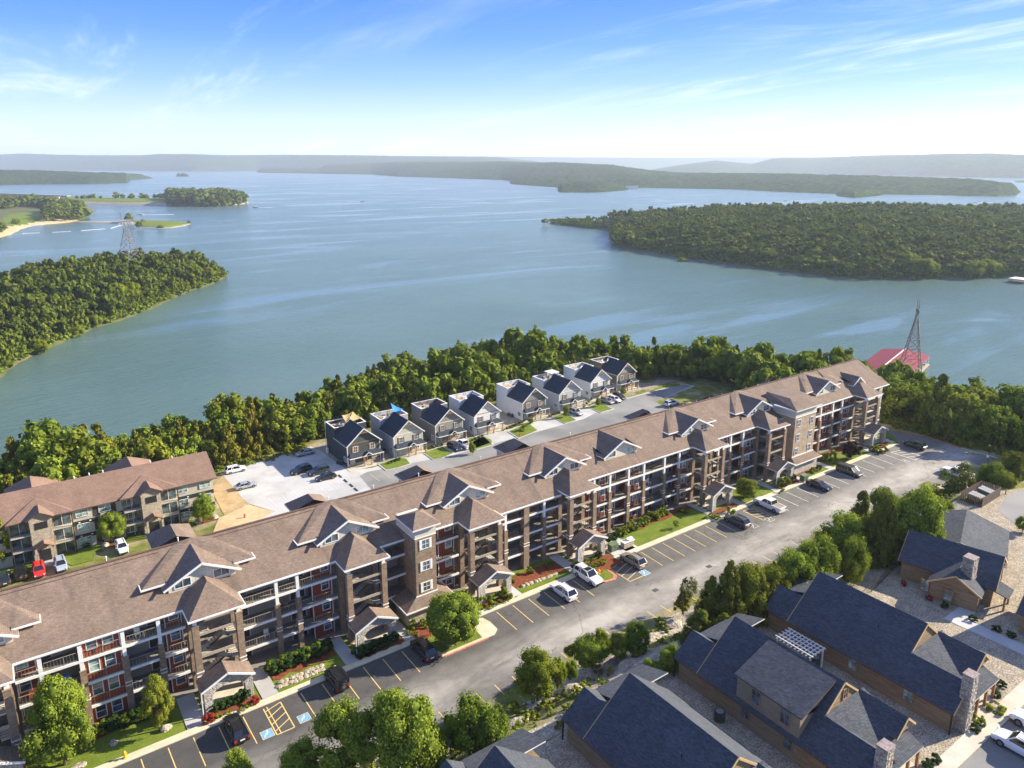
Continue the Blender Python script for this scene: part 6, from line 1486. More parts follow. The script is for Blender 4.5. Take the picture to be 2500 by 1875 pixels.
def cabin(x0, dormer_=False, y1=49.2, yf=26.3):
    O = (x0 + 6, 38.0, ZC); t = empty('log_cabin', O, CABL[x0], 'log cabin'); m = lambda: MB(O)
    R_ = MT['roof_cabin']; k = .8; ze = 7.1; Z = lambda u: ze + k * u     # height on the left slope at u metres in from the eave
    W = 12.0; ym0, ym1 = 32.4, 45.8
    b = m()
    b.slab([(x0, yf, Z(0)), (x0 + 2.95, yf, Z(2.95)), (x0 + 2.95, y1, Z(2.95)), (x0, y1, Z(0))][::-1] if False else [(x0, y1, Z(0)), (x0, yf, Z(0)), (x0 + 2.95, yf, Z(2.95)), (x0 + 2.95, y1, Z(2.95))], .16, R_, MT['roof_ridge'])
    b.slab([(x0 + 2.95, ym1, Z(2.95)), (x0 + 2.95, ym0, Z(2.95)), (x0 + 6, ym0, Z(6)), (x0 + 6, ym1, Z(6))], .16, R_, MT['roof_ridge'])
    b.slab([(x0 + 6, ym0, Z(6)), (x0 + W, ym0, ze), (x0 + W, ym1, ze), (x0 + 6, ym1, Z(6))], .16, R_, MT['roof_ridge'])
    r = b.build('roof', t)
    b = m()
    # rear low gable and rear shed
    b.slab([(x0 + 2.95, ym1, Z(2.95)), (x0 + 5.6, ym1, Z(2.95) - 1.9), (x0 + 5.6, y1, Z(2.95) - 1.9), (x0 + 2.95, y1, Z(2.95))], .14, R_, MT['roof_ridge']); b.build('lower_roof', t); b = m()
    b.slab([(x0 + 4.6, ym1 + .01, 9.3), (x0 + W - .2, ym1 + .01, 9.3), (x0 + W - .2, y1 + .4, 8.0), (x0 + 4.6, y1 + .4, 8.0)], .14, R_, MT['white']); b.build('lower_roof', t); b = m()
    # front low gable, front shed over the porch
    b.slab([(x0 + 2.95, yf, Z(2.95)), (x0 + 5.4, yf, Z(2.95) - 1.9), (x0 + 5.4, ym0, Z(2.95) - 1.9), (x0 + 2.95, ym0, Z(2.95))], .14, R_, MT['roof_ridge']); b.build('lower_roof', t); b = m()
    b.slab([(x0 + 3.0, 25.95, 7.15), (x0 + 9.7, 25.95, 7.15), (x0 + 9.7, ym0, 9.6), (x0 + 3.0, ym0, 9.6)], .14, R_, MT['cream_lap']); b.build('lower_roof', t); b = m()
    b.slab([(x0 + 9.0, 27.4, 9.75), (x0 + 10.7, 27.4, 8.3), (x0 + 10.7, ym0, 8.3), (x0 + 9.0, ym0, 9.75)], .12, R_, MT['wood']); b.build('lower_roof', t); b = m()
    b.slab([(x0 + 9.0, 27.4, 9.75), (x0 + 9.0, ym0, 9.75), (x0 + 7.2, ym0, 8.2), (x0 + 7.2, 27.4, 8.2)], .12, R_, MT['wood']); b.build('lower_roof', t); b = m()

    b = m()
    for (xa, za, xb, zb, y) in ((x0, Z(0), x0 + 2.95, Z(2.95), yf), (x0 + 2.95, Z(2.95), x0 + 6, Z(6), ym0), (x0 + 6, Z(6), x0 + W, Z(0), ym0), (x0, Z(0), x0 + 6, Z(6), ym1 + .05), (x0 + 7.2, 8.2, x0 + 9.0, 9.75, 27.4), (x0 + 9, 9.75, x0 + 10.7, 8.3, 27.4)):
        b.bar((xa, y - .03, za - .1), (xb, y - .03, zb - .1), .06, MT['tan_sail'], .22)
    b.build('barge_board', t)
    # walls with lapped boards on the faces that show
    bw = MT['board_warm']; bg = MT['board_grey']
    b = m(); b.box(x0 + .4, yf + .35, ZC - .3, x0 + 5.6, y1 - .5, ze + .3, bw); b.box(x0 + 5.6, 29.4, ZC - .3, x0 + W - .4, y1 - .5, ze, bw); b.box(x0 + 4.2, ym0 + .1, ze, x0 + 7.8, ym1 - .1, 9.4, bw)
    lap_wall(b, ((x0 + .4, y1 - .5), (x0 + .4, yf + .35)), ZC, ze + .22, bg if x0 < 50 else bw)
    lap_wall(b, ((x0 + .4, yf + .35), (x0 + 5.4, yf + .35)), ZC, ze + .2, bw)
    b.poly([(x0 + .4, yf + .34, ze), (x0 + 5.4, yf + .34, ze), (x0 + 2.95, yf + .34, Z(2.95) - .18)], bw)
    b.poly([(x0 + .6, y1 - .49, ze), (x0 + 2.95, y1 - .49, Z(2.95) - .18), (x0 + 5.4, y1 - .49, ze)], bw)
    w = b.build('wall', t)
    # upper front gable
    b = m(); b.poly([(x0 + .4, ym0 + .12, ze + .1), (x0 + W - .4, ym0 + .12, ze + .1), (x0 + 6, ym0 + .12, Z(6) - .2)], bw); b.poly([(x0 + .4, ym1 - .12, ze + .1), (x0 + 6, ym1 - .12, Z(6) - .2), (x0 + W - .4, ym1 - .12, ze + .1)], bw)
    lap_wall(b, ((x0, ym0 + .12), (x0 + W, ym0 + .12)), 8.4, 11.75, bw, topf=lambda z: ((z - ze + .2) / .8 / W, 1 - (z - ze + .2) / .8 / W))
    b.poly([(x0 + 7.4, 27.5, 8.2), (x0 + 10.5, 27.5, 8.3), (x0 + 9.0, 27.5, 9.6)], bw)
    b.build('gable_wall', t)
    if dormer_:
        ya, yb = 40.8, 33.4; zt, zs = 9.95, 11.75
        b = m(); b.slab([(x0 + .15, ya + .3, zt), (x0 + .15, yb - .3, zt), (x0 + 5.7, yb - .3, zs), (x0 + 5.7, ya + .3, zs)], .16, R_, MT['roof_ridge'])
        b.build('dormer_roof', t)
        b = m(); b.box(x0 + .38, yb, ze - .4, x0 + 4.6, ya, 9.85, bg); lap_wall(b, ((x0 + .38, ya), (x0 + .38, yb)), ZC, 9.9, bg)
        for yy in (ya, yb): b.poly([(x0 + .4, yy, 9.8), (x0 + 5.6, yy, 11.55), (x0 + 5.6, yy, 10), (x0 + 4, yy, 9)], bg)
        b.build('dormer_wall', t)
        for yy, zz in ((38.4, 8.85), (35.0, 8.75), (39.5, 6.3), (34.4, 6.3)): window(yy, zz, .95, 1.5, x0 + .34, parent=t, side=1, frame='board_grey')
        window(x0 + 6.4, 10.35, .7, 1.05, ym0 + .08, parent=t, frame='wood')
        for yy in (29.8,): window(yy, 6.1, .95, 1.6, x0 + .36, parent=t, side=1, frame='board_grey')
    else:
        for yy in (37.3, 31.0): window(yy, 6.25, .95, 1.55, x0 + .36, parent=t, side=1, frame='board_grey', glass='glass_pale')
    window(x0 + 3.6, 6.2, .9, 1.6, yf + .3, parent=t, frame='wood')
    # porch posts
    for px_ in (x0 + 5.6, x0 + 7.6, x0 + 9.5):
        b = m(); b.box(px_ - .12, 26.15, ZC, px_ + .12, 26.4, 7.05, MT['wood']); b.build('porch_post', t)
    b = m(); b.box(x0 + 5.4, 26.2, ZC, x0 + 9.8, 29.6, ZC + .12, MT['concrete']); b.build('porch_floor', t)
    for yy in (y1 - .1, yf + .15):
        b = m(); b.box(x0 + .06, yy - .07, ZC, x0 + .18, yy + .07, ze - .1, MT['black_trim']); b.build('downpipe', t)
    b = m(); b.box(x0 - .06, yf + .1, ze - .14, x0 + .06, y1 - .1, ze - .02, MT['roof_ridge']); b.build('gutter', t)
    chimney(x0 + 2.15, yf - .2, ZC, 11.1, 1.25, 1.0, O, t)
    b = m(); b.cyl((x0 + 3.6, 36.6, Z(3.6) - .1), (x0 + 3.6, 36.6, Z(3.6) + .4), .06, .06, MT['black_trim'], 6); b.build('vent_pipe', t)
cabin(24.6); cabin(41.1); cabin(57.6, True); cabin(74.1)
# pergola and coolers between the cabins
g = G(cR(680, 840), ZC + 2.6); g0 = G(cR(590, 770), ZC + 2.6); g1 = G(cR(770, 890), ZC + 2.6)
PX0, PX1, PY0, PY1 = 70.4, 72.9, g1[1] - .3, g0[1] + .3
pe = empty('pergola', ((PX0 + PX1) / 2, (PY0 + PY1) / 2, ZC), 'white slatted pergola between the two long cabins', 'pergola')
b = MB(pe.location)
for x in (PX0, PX1):
    for y in (PY0, PY1): b.box(x - .07, y - .07, ZC, x + .07, y + .07, ZC + 2.5, MT['white'])
b.build('post', pe)
for i in range(10):
    b = MB(pe.location); y = PY0 + (PY1 - PY0) * i / 9; b.box(PX0 - .3, y - .04, ZC + 2.5, PX1 + .3, y + .04, ZC + 2.64, MT['white']); b.build('slat', pe)
for i in range(5):
    b = MB(pe.location); x = PX0 + (PX1 - PX0) * i / 4; b.box(x - .04, PY0 - .3, ZC + 2.65, x + .04, PY1 + .3, ZC + 2.75, MT['white']); b.build('slat', pe)
p = G(cR(155, 1335), ZC); ac_unit(p[0], p[1], ZC, 'round dark air conditioner beside the two-storey cabin wall', s=1.1)
p = G(cR(800, 960), ZC); ac_unit(p[0], p[1], ZC, 'round dark air conditioner by the pergola', s=1.0)
# cabin at the top right, turned a little, with its large rear wing
def gable_block(name, parent, O, c, rz, lx, ly, z0, ze, k, wall, roof, along='y', lap=True):
    """gabled block centred at c with its ridge along local y"""
    cs, sn = math.cos(rz), math.sin(rz); T = lambda x, y: (c[0] + x * cs - y * sn, c[1] + x * sn + y * cs)
    b = MB(O); hx, hy = lx / 2, ly / 2; zr = ze + k * (hx + .4)
    b.prism([T(-hx, -hy), T(hx, -hy), T(hx, hy), T(-hx, hy)], z0, ze + .1, wall)
    for s in (-1, 1):
        y = s * (hy - .0); P = [(*T(-hx, y), ze), (*T(hx, y), ze), (*T(0, y), zr - .45 * k)]
        b.poly(P if s < 0 else P[::-1], wall)
    if lap:
        lap_wall(b, (T(-hx, hy), T(-hx, -hy)), z0, ze, wall); lap_wall(b, (T(-hx, -hy), T(hx, -hy)), z0, ze, wall); lap_wall(b, (T(hx, -hy), T(hx, hy)), z0, ze, wall)
    w = b.build(name + 'wall', parent)
    b = MB(O); a = hy + .4
    b.slab([(*T(-hx - .4, a), ze - .4 * 0), (*T(-hx - .4, -a), ze), (*T(0, -a), zr), (*T(0, a), zr)], .15, roof, MT['roof_ridge']); b.slab([(*T(0, a), zr), (*T(0, -a), zr), (*T(hx + .4, -a), ze), (*T(hx + .4, a), ze)], .15, roof, MT['roof_ridge'])
    for s in (-1, 1):
        b.bar((*T(-hx - .4, s * (a + .03)), ze - .1), (*T(0, s * (a + .03)), zr - .1), .06, MT['tan_sail'], .2); b.bar((*T(hx + .4, s * (a + .03)), ze - .1), (*T(0, s * (a + .03)), zr - .1), .06, MT['tan_sail'], .2)
    b.build(name + 'roof', parent); return T, w
OE = (104.0, 40.0, ZC); ce = empty('lodge', OE, 'log lodge with stone chimney at the top right of the cabins', 'log cabin')
MT['board_sun'] = MT['board_warm']
A_ = rad(14)
TE, _ = gable_block('main_', ce, OE, (105.2, 40.6), A_, 8.6, 11.0, ZC, 7.3, .62, MT['board_warm'], MT['roof_cabin'])
TF, _ = gable_block('side_', ce, OE, (101.2, 38.0), A_ - rad(90), 5.6, 5.0, ZC, 7.0, .62, MT['board_warm'], MT['roof_cabin'])
TW, _ = gable_block('rear_', ce, OE, (114.4, 43.4), A_ - rad(84), 11.0, 12.0, ZC, 6.9, .34, MT['board_warm'], MT['roof_cabin'])
for q in (cR(1545, 425), cR(1702, 492)):
    X_ = 98.35; r_ = ray(*q); tt_ = (X_ - CAM[0]) / r_[0]; pt = CAM + r_ * tt_
    window(pt[1], pt[2], .95, 1.4, 98.25, parent=ce, side=1, frame='wood', glass='glass_pale')
chimney(*TE(-4.6, -2.6), ZC, 10.9, 1.5, 1.3, OE, ce)
b = MB(OE); P = [(*TE(-4.2, -3.3), 7.6), (*TE(-4.6, -7.4), 6.6), (*TE(-1.6, -7.6), 6.6), (*TE(-.8, -3.6), 7.9)]; b.slab(P, .12, MT['roof_cabin'], MT['roof_ridge'])
for u in ((-4.3, -7.0), (-1.9, -7.2)): b.bar((*TE(*u), ZC), (*TE(*u), 6.5), .22, MT['wood'])
b.build('porch', ce)
b = MB((120, 30, ZC)); cx0, cy0 = G(cR(2150, 730), ZC)[:2]
eb = empty('log_cabin', (cx0 + 5, cy0 - 2, ZC), 'log cabin cut off at the right edge of the picture', 'log cabin')
gable_block('main_', eb, tuple(eb.location), (cx0 + 4.6, cy0 - 4.2), rad(4), 8.6, 8.4, ZC, 7.2, .75, MT['board_warm'], MT['roof_cabin'])
# iron fence, dumpsters in their enclosure, boardwalk
p0, p1 = G(cR(1180, 475), ZC), G(cR(1350, 300), ZC)
fe = empty('metal_fence', tuple((p0 + p1) / 2), 'low black iron fence in the gravel beside the lodge', 'fence'); fo = tuple(fe.location)
b = MB(fo); b.bar((p0[0], p0[1], ZC + 1.1), (p1[0], p1[1], ZC + 1.1), .05, MT['iron']); b.bar((p0[0], p0[1], ZC + .2), (p1[0], p1[1], ZC + .2), .05, MT['iron']); b.build('rail', fe)
b = MB(fo)
for i in range(26):
    t_ = i / 25; q = p0 * (1 - t_) + p1 * t_; b.bar((q[0], q[1], ZC), (q[0], q[1], ZC + 1.15), .035, MT['iron'])
o = b.build('bar', fe); o['kind'] = 'stuff'
D0 = [(133.0, 51.6), (133.0, 48.2), (140.6, 48.4), (140.6, 51.6)]; zd = 4.4
de = empty('dumpster_enclosure', (136.8, 50, zd), 'brown wooden enclosure around two dumpsters', 'enclosure')
for i in range(4):
    a, c = D0[i], D0[(i + 1) % 4]; L = math.dist(a, c); n = int(L / .28)
    b = MB(de.location)
    for j in range(n):
        u0, u1 = j / n + .004, (j + 1) / n - .004; q0 = (a[0] + (c[0] - a[0]) * u0, a[1] + (c[1] - a[1]) * u0); q1 = (a[0] + (c[0] - a[0]) * u1, a[1] + (c[1] - a[1]) * u1)
        b.bar((*((np.array(q0) + q1) / 2), zd), (*((np.array(q0) + q1) / 2), zd + 1.85 + .02 * (j % 2)), .05, MT['brown_panel'], L / n * .92)
    o = b.build('board', de); o['kind'] = 'stuff'
for i, (x, lab) in enumerate(((134.9, 'dumpster with pale lid in the wooden enclosure, nearer one'), (138.6, 'dumpster with pale lid in the wooden enclosure, farther one'))):
    t_ = empty('dumpster', (x, 50, zd), lab, 'dumpster', 'dumpsters in the wooden enclosure'); b = MB((x, 50, zd)); b.box(x - 1.0, 48.9, zd, x + 1.0, 50.9, zd + 1.2, MT['green_box']); b.build('bin', t_)
    b = MB((x, 50, zd))
    for s_ in (-.5, .5): b.slab([(x + s_ - .47, 48.85, zd + 1.25), (x + s_ + .47, 48.85, zd + 1.25), (x + s_ + .47, 50.95, zd + 1.5), (x + s_ - .47, 50.95, zd + 1.5)], .06, MT['steel'])
    b.build('lid', t_)
bp = [G(cQ(1400, 1300), 3.6), G(cQ(1640, 1190), 2.6), G(cQ(1760, 1150), 2.2)]
be = empty('boardwalk', tuple(bp[0]), 'weathered wooden boardwalk with tall posts at the right edge', 'boardwalk')
for a, c in zip(bp[:-1], bp[1:]):
    n = 12; d = c - a; d2 = d / np.linalg.norm(d); nn = np.array([-d2[1], d2[0], 0]) * 1.0
    for i in range(n):
        p = a + d * (i + .5) / n; b = MB(be.location); b.bar(tuple(p - nn), tuple(p + nn), np.linalg.norm(d) / n * .9, MT['deck'], .08); b.build('plank', be)
    for sg in (-1, 1):
        for i in (0, 1):
            p = a + d * i + nn * sg; b = MB(be.location); b.bar((p[0], p[1], p[2] - 1), (p[0], p[1], p[2] + 1.9), .16, MT['wood']); b.build('post', be)
        b = MB(be.location); b.bar(tuple(a + nn * sg + np.array([0, 0, 1.0])), tuple(c + nn * sg + np.array([0, 0, 1.0])), .07, MT['wood']); b.build('handrail', be)
p = G(cQ(1285, 985), 0); t_ = empty('lamp_post', (p[0], p[1], 0), 'dark parking-lot lamp post by the right-hand woods', 'lamp post'); b = MB((p[0], p[1], 0)); b.cyl((p[0], p[1], 0), (p[0], p[1], 4.6), .08, .06, MT['iron'], 8); b.build('pole', t_)
b = MB((p[0], p[1], 0)); b.box(p[0] - .5, p[1] - .2, 4.5, p[0] + .3, p[1] + .2, 4.65, MT['iron']); b.box(p[0] - .25, p[1] - .1, 1.9, p[0] - .1, p[1] + .3, 2.4, MT['white']); b.build('lamp_head', t_)

# ---------------------------------------------------------------- pylons, dock, boats
def pylon(base, w, H, lab, mat, spread=1.0, rz=0.0, arms=True, peaks=2):
    t_ = empty('power_pylon', base, lab, 'pylon', rz=0); b = MB(base); x, y, z = base; cs, sn = math.cos(rz), math.sin(rz)
    T = lambda u, v, h: (x + u * cs - v * sn, y + u * sn + v * cs, z + h)
    lv = [0, .16, .30, .42, .52, .61, .68]; ws = lambda f: w * (1 - .82 * f / .68) if f < .68 else w * .18
    wd = w * .011 + .05
    for a, c in zip(lv[:-1], lv[1:]):
        wa, wc = ws(a) / 2, ws(c) / 2; C4 = [(-1, -1), (1, -1), (1, 1), (-1, 1)]
        for i in range(4):
            s, s2 = C4[i], C4[(i + 1) % 4]
            b.bar(T(s[0] * wa, s[1] * wa, a * H), T(s[0] * wc, s[1] * wc, c * H), wd * 1.6, mat)
            b.bar(T(s[0] * wa, s[1] * wa, a * H), T(s2[0] * wc, s2[1] * wc, c * H), wd, mat); b.bar(T(s2[0] * wa, s2[1] * wa, a * H), T(s[0] * wc, s[1] * wc, c * H), wd, mat)
            b.bar(T(s[0] * wc, s[1] * wc, c * H), T(s2[0] * wc, s2[1] * wc, c * H), wd, mat)
    b.build('lattice_body', t_)
    b = MB(base); wc = ws(.68) / 2
    for s in (-1, 1):
        tip = T(s * w * .30, 0, H * .84)
        for v in (-wc, wc):
            b.bar(T(s * wc, v, H * .68), tip, wd * 1.3, mat); b.bar(T(-s * wc, v, H * .68), T(s * w * .18, 0, H * .83), wd, mat)
        b.bar(tip, T(s * w * .26, 0, H), wd * 1.2, mat); b.bar(T(s * w * .18, 0, H * .84), T(s * w * .26, 0, H), wd, mat)
    for zz in (.80, .85): b.bar(T(-w * .42, 0, H * zz), T(w * .42, 0, H * zz), wd * 1.3, mat)
    for i in range(13):
        u = -w * .42 + w * .84 * i / 12; u2 = u + w * .42 / 6
        b.bar(T(u, 0, H * (.80 if i % 2 else .85)), T(min(u2, w * .42), 0, H * (.85 if i % 2 else .80)), wd, mat)
    b.build('cross_arm', t_)
    for u in (-.4, -.2, 0, .2, .4):
        b = MB(base); b.cyl(T(u * w, 0, H * .80), T(u * w, 0, H * .80 - 2.2), .12, .12, MT['white'], 6); b.build('insulator', t_)
pb = G((320, 652), LAKE + 15); pylon(tuple(pb), 15, 44, 'steel lattice pylon rising from the trees of the left peninsula', MT['steel'], rz=rad(30))
pb = G((2222, 900), -28); pylon(tuple(pb), 8.0, 32, 'rusty lattice pylon in front of the red dock roof', MT['rust_steel'], rz=rad(36))
dA, dB, dC = G((2156.4, 849), -29), G((2277.6, 862), -29), G((2115.7, 881), -29)
rA, rC = G((2210.7, 851), -27.4), G((2144.7, 904), -27.4)
ax = (rC - rA)[:2]; ax /= np.linalg.norm(ax); pr = np.array([-ax[1], ax[0]]); 
Lk = np.linalg.norm((rC - rA)[:2]); cen = (rA + rC)[:2] / 2
hA = abs((dA[:2] - rA[:2]) @ pr); hB = abs((dB[:2] - rA[:2]) @ pr); hw = (hA + hB) / 2
print('dock', Lk, hA, hB)
do = empty('boat_dock', (cen[0], cen[1], LAKE), 'floating boat dock under a red metal roof', 'boat dock'); DO = tuple(do.location)
P_ = lambda a, s, z: (rA[0] + ax[0] * a + pr[0] * s, rA[1] + ax[1] * a + pr[1] * s, z)
sB = 1 if (dB[:2] - rA[:2]) @ pr > 0 else -1
b = MB(DO); ribs = MB(DO)
for s, h in ((-sB, hA), (sB, hB)):
    pts = [P_(0, 0, -27.4), P_(Lk, 0, -27.4), P_(Lk, s * h, -29.2), P_(0, s * h, -29.2)]
    n_ = np.cross(np.array(pts[1]) - pts[0], np.array(pts[3]) - pts[0])
    if n_[2] < 0: pts = pts[::-1]
    b.slab(pts, .15, MT['dock_red'], MT['dock_red'], MT['white'])
    for i in range(24): a_ = Lk * (i + .5) / 24; ribs.bar(P_(a_, 0, -27.36), P_(a_, s * h, -29.16), .07, MT['dock_red'])
b.bar(P_(0, 0, -27.36), P_(Lk, 0, -27.36), .5, MT['white'], .12); b.build('roof', do); o = ribs.build('roof_rib', do); o['kind'] = 'stuff'
b = MB(DO)
for i in range(9):
    for s in (-hA * .95 * sB, -hA * .5 * sB, 0, hB * .5 * sB, hB * .95 * sB):
        b.bar(P_(Lk * i / 8, s, LAKE), P_(Lk * i / 8, s, -27.7 - 1.6 * abs(s) / hB), .2, MT['white'])
o = b.build('post', do); o['kind'] = 'stuff'
b = MB(DO)
for s in (-hA * .95 * sB, 0, hB * .95 * sB): b.bar(P_(0, s, LAKE + .35), P_(Lk, s, LAKE + .35), 1.4, MT['deck'], .5)
for i in range(9): b.bar(P_(Lk * i / 8, -hA * .95 * sB, LAKE + .33), P_(Lk * i / 8, hB * .95 * sB, LAKE + .33), 1.1, MT['deck'], .4)
b.build('walkway', do)
def boat(p, L, hd, lab, mat='white', top=True):
    x, y = p[0], p[1]; t_ = empty('motor_boat', (x, y, LAKE), lab, 'boat'); t_.rotation_euler = (0, 0, hd); b = MB((0, 0, 0)); w = L * .17
    sec = [(-L / 2, w, .0, .9), (0, w * 1.05, 0, .95), (L * .3, w * .75, .05, 1.05), (L / 2, .05, .35, 1.25)]
    for (a, wa, la, ha), (c, wc, lc, hc) in zip(sec[:-1], sec[1:]):
        for s in (-1, 1):
            q = [(a, s * wa * .6, la - .1), (c, s * wc * .6, lc - .1), (c, s * wc, hc), (a, s * wa, ha)]; b.poly(q if s < 0 else q[::-1], MT[mat])
        b.poly([(a, -wa, ha - .1), (c, -wc, hc - .1), (c, wc, hc - .1), (a, wa, ha - .1)], MT['white'])
    b.poly([(-L / 2, -w, .9), (-L / 2, w, .9), (-L / 2, w * .6, -.1), (-L / 2, -w * .6, -.1)], MT[mat])
    me = b.build('hull'); me.parent = t_
    b = MB((0, 0, 0)); b.box(-L * .1, -w * .6, .9, L * .16, w * .6, 1.6, MT['car_glass'])
    if top: b.box(-L * .25, -w * .8, 2.1, L * .12, w * .8, 2.2, MT['white']); [b.bar((u, v, .9), (u, v, 2.1), .06, MT['steel']) for u in (-L * .22, L * .1) for v in (-w * .75, w * .75)]
    c = b.build('cabin'); c.parent = t_
def wake(p, hd, L, w, lab):
    b = MB((p[0], p[1], LAKE)); cs, sn = math.cos(hd), math.sin(hd); N = 10; r = random.Random(3)
    for i in range(N):
        a0, a1 = -L * i / N, -L * (i + 1) / N; w0, w1 = w * (.25 + .75 * i / N) * (1 - .3 * r.random()), w * (.25 + .75 * (i + 1) / N) * (1 - .3 * r.random())
        pts = [(a0, -w0), (a0, w0), (a1, w1), (a1, -w1)]; b.poly([(p[0] + u * cs - v * sn, p[1] + u * sn + v * cs, LAKE + .05 + .002 * i) for u, v in pts], MT['foam'])
    o = b.build('foam_wake'); o['kind'] = 'stuff'; return o
MT['foam'] = mat_noise('white_foam', (0.5, 0.55, 0.57), (0.8, 0.82, 0.82), .5, .8, 3, .2, .2)
for q, L, hd, wl, lab in [((343, 524.5), 12, 2.7, 60, 'white speedboat with a bright wake off the green islet'), ((623, 506.5), 13, 2.4, 40, 'dark boat right of the wooded island', ), ((886, 492), 12, -.6, 40, 'small white boat far out in the middle of the lake'), ((710, 468.5), 14, 1.2, 0, 'tiny dark boat far beyond the wooded island'), ((1917, 490.5), 12, 2.6, 45, 'white boat beyond the right peninsula, left of the other'), ((2381, 494.5), 12, 2.6, 45, 'white boat beyond the right peninsula near the right edge')]:
    p = G(q, LAKE); boat(p, L, hd, lab, 'black_trim' if 'dark' in lab else 'white')
    if wl: wake(p, hd, wl, 5.5 if 'bright' in lab else 3.0, lab)
p = G((2488, 690), LAKE); t_ = empty('boat_shelter', tuple(p), 'small covered boat dock at the right edge by the peninsula', 'boat dock'); b = MB(tuple(p)); x, y, z = p
b.box(x - 6, y - 6, LAKE + 3.3, x + 7, y + 6, LAKE + 3.6, MT['white']); b.build('roof', t_)
b = MB(tuple(p)); b.box(x - 7, y - 7, LAKE, x + 8, y + 7, LAKE + .5, MT['iron']); b.build('float', t_)
b = MB(tuple(p)); [b.bar((x + u, y + v, LAKE + .5), (x + u, y + v, LAKE + 3.3), .3, MT['iron']) for u in (-5.5, 0, 6.5) for v in (-5.5, 5.5)]; o = b.build('post', t_); o['kind'] = 'stuff'
# small pale buildings far off
for q, w, h, lab in [((48, 442), 60, 14, 'long pale building on the far-left wooded shore'), ((60, 440), 26, 18, 'taller pale building on the far-left wooded shore'), ((348, 433), 26, 20, 'white tower-like building at the tip of the far-left shore'), ((177, 430), 30, 14, 'pale house in the trees of the far-left shore'), ((1543, 459), 46, 8, 'long white dock building by the middle headland')]:
    g = G(q, LAKE + 3); t_ = empty('far_building', (g[0], g[1], LAKE), lab, 'building', rz=AZ + 1.57); b = MB((0, 0, 0)); b.box(-w / 2, -6, 0, w / 2, 6, h, MT['white']); o = b.build('wall'); o.parent = t_
    b = MB((0, 0, 0)); b.poly([(-w / 2, -7, h), (w / 2, -7, h), (w / 2, 0, h + 4), (-w / 2, 0, h + 4)], MT['steel']); b.poly([(-w / 2, 7, h), (-w / 2, 0, h + 4), (w / 2, 0, h + 4), (w / 2, 7, h)], MT['steel']); o = b.build('roof'); o.parent = t_
    b = MB((0, 0, 0)); [b.box(-w / 2 + 4 + i * 6, -6.1, 3, -w / 2 + 7 + i * 6, -6, 6, MT['glass']) for i in range(int(w / 6))]; o = b.build('window_row'); o['kind'] = 'stuff'; o.parent = t_
g = G((95, 487), -27); t_ = empty('gatehouse', (g[0], g[1], -29), 'long low white gatehouse on the causeway at the far left', 'building', rz=AZ - 1.3); b = MB((0, 0, 0)); b.box(-45, -6, 0, 45, 6, 7, MT['white']); o = b.build('wall'); o.parent = t_
b = MB((0, 0, 0)); b.box(-47, -7, 7, 47, 7, 8, MT['sand']); o = b.build('roof'); o.parent = t_
g = G((350, 541), LAKE + 3); t_ = empty('pavilion', (g[0], g[1], LAKE + 2.5), 'round brown-roofed pavilion on the green islet', 'pavilion'); b = MB((0, 0, 0)); b.cyl((0, 0, 2.2), (0, 0, 4.6), 6, .3, MT['roof_ridge'], 10); o = b.build('roof'); o.parent = t_
b = MB((0, 0, 0)); [b.bar((4.5 * math.cos(i), 4.5 * math.sin(i), 0), (4.5 * math.cos(i), 4.5 * math.sin(i), 2.3), .3, MT['wood']) for i in (0, 1.05, 2.1, 3.14, 4.2, 5.2)]; o = b.build('post'); o['kind'] = 'stuff'; o.parent = t_
# swimming-area buoy lines
for qa, qb in (((54, 570), (97, 568)), ((128, 567), (173, 564.5)), ((198, 563), (256, 558.5)), ((270, 557.5), (300, 548))):
    a, c = G(qa, LAKE + .3), G(qb, LAKE + .3); b = MB(tuple(a)); b.bar(tuple(a), tuple(c), .8, MT['white'], .3); tag(b.build('buoy_line'), 'white floating buoy line off the beach near x %d of the far-left bay' % 0 if False else 'white floating buoy line in the swimming bay on the far left', 'buoy line', 'buoy lines of the swimming bay')
